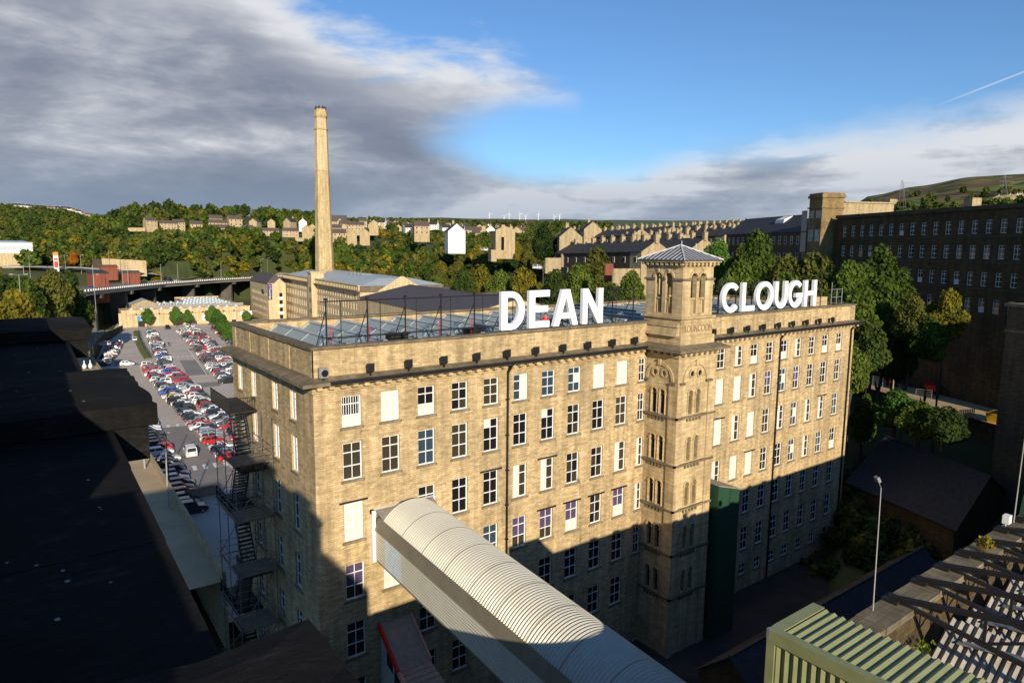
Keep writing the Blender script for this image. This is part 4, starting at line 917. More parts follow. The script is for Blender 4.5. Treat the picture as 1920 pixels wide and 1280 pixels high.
# ------------------------------------------------------------------ green lift box against the mill
gb = empty('lift_enclosure', (41.2, -2.2, -3), 'tall dark green boarded lift enclosure beside the belfry tower', 'lift enclosure')
m = MB(); m.box(38.95, 42.45, -4.65, -.02, -3, 12.2, skip='t'); m.hexa([(38.95, -4.65, 12.2), (42.45, -4.65, 12.2), (42.45, -.02, 12.2), (38.95, -.02, 12.2)], [(38.95, -4.65, 13.3), (42.45, -4.65, 12.25), (42.45, -.02, 12.25), (38.95, -.02, 13.3)]); m.build('cladding', M['green_box'], gb)
m = MB(); m.hexa([(38.85, -4.75, 13.32), (42.55, -4.75, 12.27), (42.55, -.03, 12.27), (38.85, -.03, 13.32)], [(38.85, -4.75, 13.42), (42.55, -4.75, 12.37), (42.55, -.03, 12.37), (38.85, -.03, 13.42)]); m.build('roof', M['felt'], gb)

# ------------------------------------------------------------------ the building the photograph is taken from: warehouse wing, its stone parapet, the lower shed range
AZW = R(1.7)                                        # its walls run 1.7 degrees off the mill's axes
wg = empty('warehouse', (-28, -50, -3), 'dark stone warehouse wing under the viewer with a heavy weathered stone parapet', 'warehouse')
def wp(x, y, z): return (x+math.sin(AZW)*(y+40), y, z)
m = MB()
ex = -16.13; ZS = 34.32; ZC = 34.6
b = [wp(-60, -48, -3), wp(ex, -48, -3), wp(ex, -22.6, -3), wp(-60, -22.6, -3)]
m.hexa(b, [(p[0], p[1], 29.5) for p in b]); b = [wp(-18.2, -48, 29.5), wp(ex, -48, 29.5), wp(ex, -22.6, 29.5), wp(-18.2, -22.6, 29.5)]; m.hexa(b, [(p[0], p[1], 33.8) for p in b])
m.build('wall', M['dark_stone'], wg)
def slabw(m, x0, x1, y0, y1, z0, z1):
    b = [wp(x0, y0, z0), wp(x1, y0, z0), wp(x1, y1, z0), wp(x0, y1, z0)]; m.hexa(b, [(p[0], p[1], z1) for p in b])
m = MB(); slabw(m, -18.6, ex+.12, -48, -45.2, 33.8, ZS)
yy = -45.2
while yy < -22.6:                                   # coping stones laid end to end, joints open a few millimetres
    y2 = min(yy+1.9, -22.6); dz = rnd.uniform(-.012, .012); slabw(m, -18.6, ex+.17+rnd.uniform(-.012, .012), yy+.006, y2-.006, 33.8, ZS+dz); yy = y2
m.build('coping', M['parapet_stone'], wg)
def rough_slab(m, x0, x1, y0, y1, z0, z1, r, n=12):
    """a weathered cap: worn uneven edges and top"""
    nx, ny = n, max(4, int((y1-y0)/(x1-x0)*n*1.3)); g = {}
    for i in range(nx+1):
        for j in range(ny+1):
            ed = (i in (0, nx)) or (j in (0, ny)); jx, jy = (r.uniform(-.03, .012)*(1 if i == nx else -1 if i == 0 else 0), r.uniform(-.03, .012)*(1 if j == ny else -1 if j == 0 else 0))
            g[i, j] = wp(x0+(x1-x0)*i/nx+jx, y0+(y1-y0)*j/ny+jy, z1+(r.uniform(-.05, -.015) if ed else r.uniform(-.012, .012)))
    for i in range(nx):
        for j in range(ny): m.face([g[i, j], g[i+1, j], g[i+1, j+1], g[i, j+1]])
    for i in range(nx):
        for j in (0, ny): a_, b_2 = g[i, j], g[i+1, j]; m.face([(a_[0], a_[1], z0), (b_2[0], b_2[1], z0), b_2, a_])
    for j in range(ny):
        for i in (0, nx): a_, b_2 = g[i, j], g[i, j+1]; m.face([(a_[0], a_[1], z0), (b_2[0], b_2[1], z0), b_2, a_])
sp0 = random.Random(4)
for (ya, yb, ov) in ((-27.65, -24.8, .62), (-36.15, -33.35, .62), (-44.6, -41.5, .50)):
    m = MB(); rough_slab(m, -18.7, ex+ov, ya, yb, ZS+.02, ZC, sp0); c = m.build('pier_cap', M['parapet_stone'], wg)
    m = MB(); slabw(m, ex+.02, ex+ov-.10, ya+.06, yb-.25, 33.95, ZS+.018); m.build('corbel', M['parapet_stone'], c)
m = MB()  # unseen wall added to shade the parapet; its gap lets a sunlit wedge through
for ya, yb in ((-47.8, -42.5), (-41.5, -24)): slabw(m, -17.75, -17.35, ya, yb, ZS, 35.8)
m.build('added_shade_wall', M['dark_stone'], wg)
# patches of lichen, moss and droppings on the stone tops
sp_ = random.Random(11)
m = MB()
for i in range(110):
    y = -44.6+sp_.random()**1.5*20; x = ex-.05-sp_.random()*1.6; r = sp_.uniform(.006, .024)*(1.7 if sp_.random() < .08 else 1)
    top = ZC+.016 if any(a < y < b2 for a, b2 in ((-27.5, -24.9), (-36, -33.5), (-44.5, -41.6))) else ZS+.016
    n = 7; st = sp_.uniform(.4, 1); a0 = sp_.uniform(0, 6)
    m.face([wp(x+r*math.cos(a0+2*math.pi*k/n)*sp_.uniform(.6, 1.1), y+r*st*1.6*math.sin(a0+2*math.pi*k/n)*sp_.uniform(.6, 1.1), top) for k in range(n)])
m.build('lichen', M['lichen'], wg)
# taller roofs of the same complex, behind the viewer: they throw the shadows seen on the mill and the street
th = empty('stair_house', (-19, -49, 33), 'stone stair house with a pitched slate roof on the warehouse behind the viewer', 'stair house')
m = MB(); m.box(-23.9, -14.55, -52.7, -48.3, -3, 29.8); m.build('wall', M['dark_stone'], th)
m = MB(); m.face([(-14.4, -52.8, 29.9), (-14.4, -48.1, 29.9), (-19, -48.1, 34.9), (-19, -52.8, 34.9)]); m.face([(-19, -52.8, 34.9), (-19, -48.1, 34.9), (-24, -48.1, 29.9), (-24, -52.8, 29.9)])
for y in (-52.75, -48.15): m.face([(-14.5, y, 29.8), (-19, y, 34.8), (-24, y, 29.8)])
m.build('roof', M['slate'], th)
tb = empty('mill_block', (-40, -55, 33), 'tall dark stone block with rows of windows rising from the warehouse behind the viewer', 'mill')
m = MB(); m.facade(lambda u, z, d: (u, -38+d*-1, z), -70, -27, 20, 35.6, [(-69+3.4*i, 31, -67.6+3.4*i, 33.5) for i in range(12)], .25); m.box(-70, -27, -58, -38, 20, 35.6, skip='kb'); m.build('wall', M['dark_stone'], tb)
m = MB(); m.box(-70.5, -26.5, -58.5, -37.5, 35.6, 36.1); m.build('coping', M['weathered'], tb)

# the lower shed range on the right, with bared roof trusses
sh = empty('workshop_range', (40, -40, -3), 'low stone workshop range with a lichened coping and stripped roof along the yard', 'workshop')
WY0 = -30.9
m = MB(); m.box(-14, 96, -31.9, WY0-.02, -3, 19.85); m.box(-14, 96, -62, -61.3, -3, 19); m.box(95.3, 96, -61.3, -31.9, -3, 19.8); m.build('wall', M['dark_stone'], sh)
m = MB(); x = -13.8
while x < 94:
    w_ = 1.35+.02*(int(x*7) % 5)
    if not (5.6 < x < 9.2 or 5.6 < x+w_ < 9.2): m.box(x, x+w_-.02, -32.05+.02*(int(x*3) % 3), WY0+.22, 19.85, 20.15+.014*(int(x*11) % 4))
    x += w_
m.build('coping', M['weathered'], sh)
def corr(m, f, u0, u1, v0, v1, pitch=.2, dep=.05, mat=0):
    """corrugated sheet: ribs run along v; f(u, v, d)"""
    n = max(2, int(abs(u1-u0)/pitch)); k = 4
    for i in range(n*k):
        a, b = u0+(u1-u0)*i/(n*k), u0+(u1-u0)*(i+1)/(n*k); da, db = dep*math.sin(2*math.pi*i/k), dep*math.sin(2*math.pi*(i+1)/k)
        m.face([f(a, v0, da), f(b, v0, db), f(b, v1, db), f(a, v1, da)], mat)
m = MB(); m.face([(9.3, -32.1, 17.4), (95, -32.1, 17.4), (95, -61.2, 17.9), (9.3, -61.2, 17.9)]); m.build('roof_deck', M['roof_sheet'], sh)
TRX = [15.7, 18.7, 21.3, 23.9, 26.6, 29.4, 32.0, 34.8, 37.5, 40.3, 43.2, 46.2]
for i, x in enumerate(TRX):
    t = empty('roof_truss', (x, -31, 20.1), f'black steel truss over the stripped workshop roof, {ORD[i]} from the green hut', 'roof truss', 'bared roof trusses of the workshop')
    m = MB(); m.bar((x, -30.9, 20.32), (x, -42.2, 22.5), .13, .2); m.bar((x+.18, -30.9, 20.32), (x+.18, -42.2, 22.5), .07, .2); m.build('rafter', M['dark_iron'], t)
    m = MB(); m.bar((x+.09, -31.1, 20.28), (x+.09, -42.2, 18.9), .2, .17); m.build('tie_beam', M['dark_iron'], t)
    for ya, za, yb, zb in ((-34.8, 21.05, -34.8, 19.8), (-38.5, 21.75, -38.5, 19.35), (-34.8, 19.85, -38.5, 21.7)):
        m = MB(); m.bar((x+.09, ya, za), (x+.09, yb, zb), .11, .11); m.build('strut', M['dark_iron'], t)
    m = MB(); m.box(x-.3, x+.52, -31.4, -30.7, 20.2, 20.34); m.build('bearing_plate', M['dark_iron'], t)
    nx_ = TRX[i+1] if i+1 < len(TRX) else x+2.9; g = MB(); corr(g, lambda u, v, d: (x+.55+v-.5*d, u, 17.75+.62*v+d), -32.6, -42.0, 0, nx_-x-.75, .36, .07); g.build('sheet_bay', M['roof_sheet'], sh)
    if i < 10:
        g = MB(); c0 = x+1.6; n_ = 6
        for q in range(n_):
            a, b_2 = q/n_, (q+1)/n_; za, zb = 18.62+.42*math.sin(math.pi*a), 18.62+.42*math.sin(math.pi*b_2)
            g.hexa([(c0, -33.3-6.5*b_2, zb-.06), (c0+.42, -33.3-6.5*b_2, zb-.06), (c0+.42, -33.3-6.5*a, za-.06), (c0, -33.3-6.5*a, za-.06)], [(c0, -33.3-6.5*b_2, zb), (c0+.42, -33.3-6.5*b_2, zb), (c0+.42, -33.3-6.5*a, za), (c0, -33.3-6.5*a, za)])
        o = g.build('roof_gutter', M['galv'], loc=(x+1.2, -36, 18.3)); tag(o, f'pale curved gutter strip on the sheet roof beyond the {ORD[i]} truss', 'gutter', 'pale gutters between the trusses')
# olive green steel hut at the near end
HX0, HX1, HY0, HY1, HZ = 5.95, 9.1, -30.8, -43, 22.0
ht = empty('steel_hut', (2.8, -40, 22), 'olive green corrugated steel hut roof at the bottom right corner', 'hut')
m = MB(); corr(m, lambda u, v, d: (v, u, HZ-.02+d), HY0-.45, HY1, HX0+.28, HX1+.05, .345, .055); m.build('ribbed_roof', M['green_clad'], ht)
m = MB(); corr(m, lambda u, v, d: (HX0+.04-d, u, v), HY0-.3, HY1, 15, HZ-.38, .345, .05); m.build('ribbed_wall', M['green_clad'], ht)
m = MB(); m.box(HX0-.06, HX0+.3, HY1, HY0, HZ+.03, HZ+.075); m.box(HX0-.075, HX0-.03, HY1, HY0+.02, HZ-.42, HZ+.07); m.box(HX0-.06, HX0+.03, HY0-.32, HY0+.02, 15, HZ-.42); m.box(HX0+.3, HX1+.06, HY0-.45, HY0+.03, HZ+.02, HZ+.07); m.box(HX0+.03, HX1, HY0-.03, HY0, 15, HZ+.02); m.build('flashing', M['green_clad'], ht)
m = MB(); m.box(HX0-.085, HX0+.05, HY0-.1, HY0+.03, HZ-.3, HZ+.085); m.build('corner_patch', M['galv'], ht)
def lamp_post(name, base, top, lab, head=None, grp=None, r=.06, cat='lamp post', mat='pole_grey', hl=.7):
    """base, top: points; head: list of horizontal arm vectors"""
    e = empty(name, base, lab, cat, grp); m = MB(); m.tube(base, top, r*1.25, 7, r2=r*.8); m.build('pole', M[mat], e)
    for hv in (head or []):
        a = Vector(top); b = a+Vector(hv); m = MB(); m.tube(a, b, r*.6, 6); d = Vector(hv).normalized(); m.bar(b-d*.05, b+d*hl, .24, .13); m.build('lamp_head', M['galv'], e)
    return e
lamp_post('lamp_post', (14.1, -30.95, 20.15), (13.9, -30.95, 26.0), 'slim grey lamp pole rising behind the green hut roof', [(-.16, .08, .34)], r=.026, hl=.2)
lamp_post('lamp_post', (31.6, -30.95, 20.15), (32.0, -30.95, 27.0), 'slim grey lamp pole on the workshop coping at the right edge of the photo', [(.2, .1, .3)], r=.03, hl=.2)
o = MB(); o.box(29.9, 30.35, -31.2, -30.85, 20.5, 21.0); o.bar((30.1, -31, 20.17), (30.1, -31, 20.55), .05); o = o.build('floodlight', M['white_paint'], loc=(30.1, -31, 20.17)); tag(o, 'small white floodlight on the workshop coping between two trusses', 'floodlight')
o = MB(); o.hexa([(33.3, -32.0, 20.2), (35.6, -32.0, 20.2), (35.6, -30.7, 20.2), (33.3, -30.7, 20.2)], [(33.4, -31.9, 21.5), (35.5, -31.9, 21.5), (35.5, -30.8, 21.5), (33.4, -30.8, 21.5)]); o = o.build('water_tank', M['green_box'], loc=(34.4, -31.3, 20.2)); tag(o, 'small green tank on the workshop coping at the right edge', 'tank')
def weed(x, y, z, n, h, lab, col):
    m = MB()
    for i in range(n):
        a = rnd.uniform(0, 6.28); r = rnd.uniform(0, .45); px_, py_ = x+r*math.cos(a), y+r*.7*math.sin(a); hh = h*rnd.uniform(.4, 1); s = rnd.uniform(.04, .1); t = Vector((px_+rnd.uniform(-.2, .2), py_+rnd.uniform(-.2, .2), z+hh))
        m.face([(px_, py_, z), (px_+.012, py_, z), tuple(t)]); b = rnd.uniform(0, 6.28); c_, s_ = math.cos(b)*s, math.sin(b)*s; m.face([(t.x-c_, t.y-s_, t.z-s*.4), (t.x, t.y, t.z-s), (t.x+c_, t.y+s_, t.z+s*.4), (t.x, t.y, t.z+s)])
    o = m.build('weed', M[col], loc=(x, y, z)); tag(o, lab, 'plant')
weed(25.3, -31.6, 20.17, 130, .8, 'tall yellow green weeds growing on the workshop coping', 'leaf_yellow'); weed(15.5, -32.6, 18.4, 60, .55, 'small green weeds under the nearest roof truss', 'leaf_green'); weed(26.4, -33.8, 18.2, 120, .6, 'green weeds spreading on the corrugated roof behind the coping', 'leaf_green')

# ------------------------------------------------------------------ scaffold and iron fire escape on the mill's narrow side
sc = empty('scaffold', (-1.6, 10.5, 0), 'tall tube scaffold with plank lifts climbing the shaded end wall of the mill', 'scaffold')
SX = (-3.3, -.5); SY = (7.6, 10.2, 12.8)
for x in SX:
    for y in SY:
        m = MB(); m.tube((x, y, -2), (x, y, 23.4 if y < 12 else 22.0), .035, 6); m.build('standard', M['scaffold_tube'], sc)
for z in (20.0, 15.6, 11.2, 6.8, 2.4):
    m = MB()
    for i in range(9): m.box(-3.35+.32*i, -3.05+.32*i, 7.4, 10.0, z, z+.06)
    m.build('plank_lift', M['grey_plank'], sc)
    m = MB()
    for zz in (z+.55, z+1.1, z-.1):
        for x in SX: m.tube((x, 7.2, zz), (x, 13.1, zz), .026, 5)
        for y in SY: m.tube((-3.6, y, zz), (-.3, y, zz), .026, 5)
    m.tube((-3.3, 7.6, z-4.2), (-.5, 7.6, z), .03, 5); m.tube((-3.3, 12.8, z-4.2), (-3.3, 7.6, z), .03, 5); m.build('tube_rail', M['scaffold_tube'], sc)
    m = MB(); m.box(-3.42, -3.37, 7.4, 13, z+.06, z+.3); m.build('toe_board', M['grey_plank'], sc)
fe = empty('fire_escape', (-1.2, 15, 0), 'black iron fire escape with railed landings on the mill end wall behind the scaffold', 'fire escape')
for i, z in enumerate((22.9, 18.6, 14.2, 9.8, 5.4, 1.2)):
    y0, y1 = (10.2, 12.6) if i % 2 else (13.2, 18.4)
    if i == 0: y0, y1 = 12.6, 18.6
    m = MB(); m.box(-2.2, -.02, y0, y1, z-.12, z); m.build('landing', M['dark_iron'], fe)
    m = MB()
    for k in range(int((y1-y0)/.16)+1): m.box(-2.2, -2.17, y0+.16*k, y0+.16*k+.03, z, z+1.1)
    for k in range(12): m.box(-2.2+.18*k, -2.17+.18*k, y0, y0+.03, z, z+1.1)
    m.box(-2.21, -2.15, y0, y1, z+1.08, z+1.14); m.box(-2.2, -.05, y0-.01, y0+.05, z+1.08, z+1.14); m.build('railing', M['dark_iron'], fe)
    if i < 5:
        zn = (18.6, 14.2, 9.8, 5.4, 1.2)[i]; ya, yb = (13.2, 10.9) if i % 2 == 0 else (11.9, 14.2); m = MB()
        for k in range(15): t = k/15; m.box(-2.1, -1.0, ya+(yb-ya)*t, ya+(yb-ya)*t+.3, z-(z-zn)*t-.1, z-(z-zn)*t-.04)
        m.bar((-2.1, ya, z), (-2.1, yb, zn), .05, .25); m.bar((-1.0, ya, z), (-1.0, yb, zn), .05, .25); m.bar((-2.1, ya, z+1), (-2.1, yb, zn+1), .04, .04); m.build('stair_flight', M['dark_iron'], fe)

# ------------------------------------------------------------------ yard between the mill and the workshops, roofs in it, and the upper yard on the right
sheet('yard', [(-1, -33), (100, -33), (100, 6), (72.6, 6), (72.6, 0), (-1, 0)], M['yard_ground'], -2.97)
def shed_roof(name, label, cat, pts4, zc, ze, zb, wallm, roofm, gutter=True):
    """gabled block: pts4 = plan corners a, b (eave side 1), c, d (eave side 2); ridge between mid(a, d) and mid(b, c)"""
    a, b, c, d = [Vector((p[0], p[1], 0)) for p in pts4]; ct = (a+b+c+d)/4; e = empty(name, (ct.x, ct.y, zb), label, cat)
    m = MB(); P = lambda v, z: (v.x, v.y, z); r0, r1 = (a+d)/2, (b+c)/2
    for p, q in ((a, b), (c, d)): m.face([P(p, zb), P(q, zb), P(q, ze), P(p, ze)])
    m.face([P(a, zb), P(d, zb), P(d, ze), P(r0, zc), P(a, ze)]); m.face([P(b, zb), P(c, zb), P(c, ze), P(r1, zc), P(b, ze)]); m.build('wall', wallm, e)
    m = MB(); o = .35
    dirn = (b-a).normalized()*o; acr = (d-a).normalized()*o; sl = (zc-ze)/((d-a).length/2)*o
    for s0, s1, sg in ((a-acr, b-acr, 1), (d+acr, c+acr, -1)):
        A, B = s0-dirn, s1+dirn; C, D = r1+dirn, r0-dirn
        m.face([P(A, ze-sl+.06), P(B, ze-sl+.06), P(C, zc+.06), P(D, zc+.06)]); m.face([P(A, ze-sl-.06), P(B, ze-sl-.06), P(C, zc-.06), P(D, zc-.06)]); m.face([P(A, ze-sl-.06), P(B, ze-sl-.06), P(B, ze-sl+.06), P(A, ze-sl+.06)])
        m.face([P(A, ze-sl-.06), P(D, zc-.06), P(D, zc+.06), P(A, ze-sl+.06)]); m.face([P(B, ze-sl-.06), P(C, zc-.06), P(C, zc+.06), P(B, ze-sl+.06)])
    m.bar(P(r0-dirn, zc+.08), P(r1+dirn, zc+.08), .25, .14); m.build('roof', roofm, e)
    return e
e1 = shed_roof('yard_workshop', 'stone workshop with a broad dark slate roof in the shade right of the mill', 'workshop', [(76.5, 1.2), (70.5, -14.5), (88, -14.5), (98, 1.2)], 9.2, 4.6, -3, M['dark_stone'], M['slate'])
for y, x in ((-13.0, 71.6), (-9.5, 72.8), (-5.5, 74.2)): add_window(e1, x-.35, y, -.2, 1.6, 2.6, rz=-math.pi/2+.37, kind='dark', style=4, sill=False)
e2 = shed_roof('slate_shed', 'long low slate roofed shed in the dark yard in front of the mill', 'shed', [(27, -18.2), (60, -18.2), (60, -12.2), (27, -12.2)], 5.2, 2.6, -3, M['dark_stone'], M['slate'])
e3 = shed_roof('lean_shed', 'small corrugated shed beside the long slate shed in the dark yard', 'shed', [(12, -26), (40, -26), (40, -20.5), (12, -20.5)], 3.0, 1.6, -3, M['dark_stone'], M['roof_sheet'])
rm = MB()
for i in range(700):
    x = rnd.uniform(38, 74); y = rnd.uniform(-11.5, -8.6)+.04*(x-50); s = rnd.uniform(.08, .4); rm.hexa([(x-s, y-s*.7, -2.97), (x+s, y-s, -2.97), (x+s*.8, y+s, -2.97), (x-s, y+s*.8, -2.97)], [(x-s*.5, y-s*.3, -2.97+s*rnd.uniform(.4, 1.2)), (x+s*.6, y-s*.5, -2.97+s*.7), (x+s*.4, y+s*.5, -2.97+s), (x-s*.5, y+s*.4, -2.97+s*.6)])
o = rm.build('rubble', M['dark_stone']); tag(o, 'strip of broken stone rubble along the yard in front of the mill', 'rubble', kind='stuff')
YZ = 9.6
sheet('upper_yard', [(119.5, 24), (100.5, -14), (104, -26), (150, -26), (158, 48), (130, 48)], M['paving'], YZ)
w_ = MB(); q0, q1, q2 = (119.2, 24.2), (100.2, -14), (103.7, -26.2)
for (a, b) in ((q0, q1), (q1, q2), ((130, 48.2), q0)): w_.hexa([(a[0], a[1], -3), (a[0]+.5, a[1], -3), (b[0]+.5, b[1], -3), (b[0], b[1], -3)], [(a[0], a[1], YZ+.7), (a[0]+.5, a[1], YZ+.7), (b[0]+.5, b[1], YZ+.7), (b[0], b[1], YZ+.7)])
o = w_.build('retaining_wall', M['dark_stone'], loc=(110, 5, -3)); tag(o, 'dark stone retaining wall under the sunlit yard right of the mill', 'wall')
# yard things
def mesh_fence(a, b, z, n, lab):
    e = empty('mesh_fence', (a[0], a[1], z), lab, 'fence'); A, B = Vector((*a, z)), Vector((*b, z))
    for i in range(n):
        p, q = A+(B-A)*(i/n), A+(B-A)*((i+.96)/n); m = MB(); up = Vector((0, 0, 2.0))
        m.tube(p, p+up, .04, 5); m.tube(q, q+up, .04, 5); m.tube(p+up, q+up, .03, 5); m.tube(p+up*.1, q+up*.1, .03, 5)
        for k in range(1, 14): t = k/14; m.tube(p+(q-p)*t+up*.1, p+(q-p)*t+up, .008, 3)
        for k in range(1, 6): m.tube(p+up*(k/6), q+up*(k/6), .008, 3)
        m.build('mesh_panel', M['galv'], e)
pa, pb, pc = atz(1600, 715, YZ), atz(1655, 727, YZ), atz(1732, 750, YZ)
mesh_fence((pa.x, pa.y), (pb.x, pb.y), YZ, 3, 'grey wire mesh site fence along the sunlit yard beside the mill end')
g0 = atz(1746, 752, YZ); mesh_fence((g0.x, g0.y), (g0.x-1.0, g0.y+2.4), YZ, 1, 'single upright wire mesh panel standing alone on the sunlit yard')
pp = atz(1671, 765, 6.5); lamp_post('telegraph_pole', (pp.x, pp.y, 2), (pp.x, pp.y, aty(1675, 697, pp.y).z), 'brown wooden pole standing at the edge of the sunlit yard', [], r=.14, cat='pole', mat='timber')
gt = atz(1805, 790, YZ); m = MB()
for i in range(9): m.box(gt.x-1.6+.36*i, gt.x-1.3+.36*i, gt.y-.05-.12*i, gt.y+.03-.12*i, YZ, YZ+2.1)
m.box(gt.x-1.6, gt.x+1.6, gt.y-.6, gt.y-.5, YZ+.4, YZ+.55); o = m.build('timber_gate', M['timber'], loc=(gt.x, gt.y, YZ)); tag(o, 'weathered grey plank gate at the near corner of the sunlit yard', 'gate')
sk = atz(1868, 790, YZ); e = empty('skip', (sk.x, sk.y, YZ), 'yellow open steel skip in the shaded yard near the right edge', 'skip'); m = MB()
m.hexa([(sk.x-1.3, sk.y-.8, YZ), (sk.x+1.3, sk.y-.8, YZ), (sk.x+1.3, sk.y+.8, YZ), (sk.x-1.3, sk.y+.8, YZ)], [(sk.x-2, sk.y-.95, YZ+1.5), (sk.x+2, sk.y-.95, YZ+1.5), (sk.x+2, sk.y+.95, YZ+1.5), (sk.x-2, sk.y+.95, YZ+1.5)]); m.build('tub', M['yellow'], e)
m = MB(); m.face([(sk.x-1.7, sk.y-.75, YZ+1.52), (sk.x+1.7, sk.y-.75, YZ+1.52), (sk.x+1.7, sk.y+.75, YZ+1.52), (sk.x-1.7, sk.y+.75, YZ+1.52)]); m.bar((sk.x-2, sk.y-.98, YZ+1.45), (sk.x+2, sk.y-.98, YZ+1.45), .1); m.build('rim', M['dark_iron'], e)
def tractor(p, lab, bodym, wheelm, az_):
    e = empty('tractor', p, lab, 'tractor', 'tractors in the upper yard'); a = MB(az_, p)
    a.box(-.45, .45, -.2, 1.9, .75, 1.45); a.hexa([(-.4, 1.9, .8), (.4, 1.9, .8), (.4, 2.1, .8), (-.4, 2.1, .8)][::1], [(-.38, 1.9, 1.4), (.38, 1.9, 1.4), (.36, 2.05, 1.3), (-.36, 2.05, 1.3)]); a.box(-.85, .85, -1.5, -.1, 1.25, 1.4); a.build('bonnet', M[bodym], e)
    a = MB(az_, p)
    for x, y in ((-.75, -1.3), (.75, -1.3), (-.7, 0), (.7, 0)): a.bar((x, y, 1.4), (x*.9, y*.9-.05, 2.7), .08)
    a.box(-.78, .78, -1.35, .1, 2.7, 2.82); a.build('cab', M['dark_iron'], e)
    a = MB(az_, p); a.face([(-.7, .02, 1.5), (.7, .02, 1.5), (.66, -.03, 2.65), (-.66, -.03, 2.65)]); a.face([(-.74, -1.2, 1.5), (-.72, 0, 1.5), (-.68, 0, 2.6), (-.7, -1.2, 2.6)]); a.build('cab_glass', M['glass'], e)
    for x, y, r in ((-.85, -.9, .85), (.85, -.9, .85), (-.75, 1.4, .5), (.75, 1.4, .5)):
        a = MB(az_, p); a.tube((x-.2, y, r), (x+.2, y, r), r, 16); w = a.build('wheel', M['tyre'], e); a = MB(az_, p); a.tube((x-.22, y, r), (x+.22, y, r), r*.55, 12); a.build('hub', M[wheelm], w)
tp = atz(1672, 722, YZ); tractor((tp.x, tp.y, YZ), 'red tractor with a raised arm in the shade behind the mesh fence', 'red', 'red', 2.0)
a = MB(2.0, (tp.x, tp.y, YZ)); a.bar((.3, 1.5, 1.5), (.3, 3.4, 2.6), .2); a.bar((.3, 3.4, 2.6), (.3, 4.7, 1.2), .18); 
o = a.build('loader_arm', M['red'], [x for x in bpy.data.objects if x.name.startswith('tractor')][-1])
tp = atz(1795, 742, YZ); tractor((tp.x, tp.y, YZ), 'green tractor with yellow wheels in the dark part of the upper yard', 'green_box', 'yellow', 1.9)
tp = atz(1745, 738, YZ); e = empty('farm_trailer', (tp.x, tp.y, YZ), 'red tipping trailer in the dark yard between the two tractors', 'trailer'); a = MB(1.95, (tp.x, tp.y, YZ)); a.hexa([(-1, -2.4, 1), (1, -2.4, 1), (1, 2.4, 1), (-1, 2.4, 1)], [(-1.15, -2.6, 2), (1.15, -2.6, 2), (1.15, 2.6, 2), (-1.15, 2.6, 2)]); a.bar((0, 2.4, .9), (0, 4, .7), .14); a.build('tub', M['red'], e)
for x in (-.9, .9):
    for y in (-.9, .3): a = MB(1.95, (tp.x, tp.y, YZ)); a.tube((x-.15, y, .5), (x+.15, y, .5), .5, 14); a.build('wheel', M['tyre'], e)

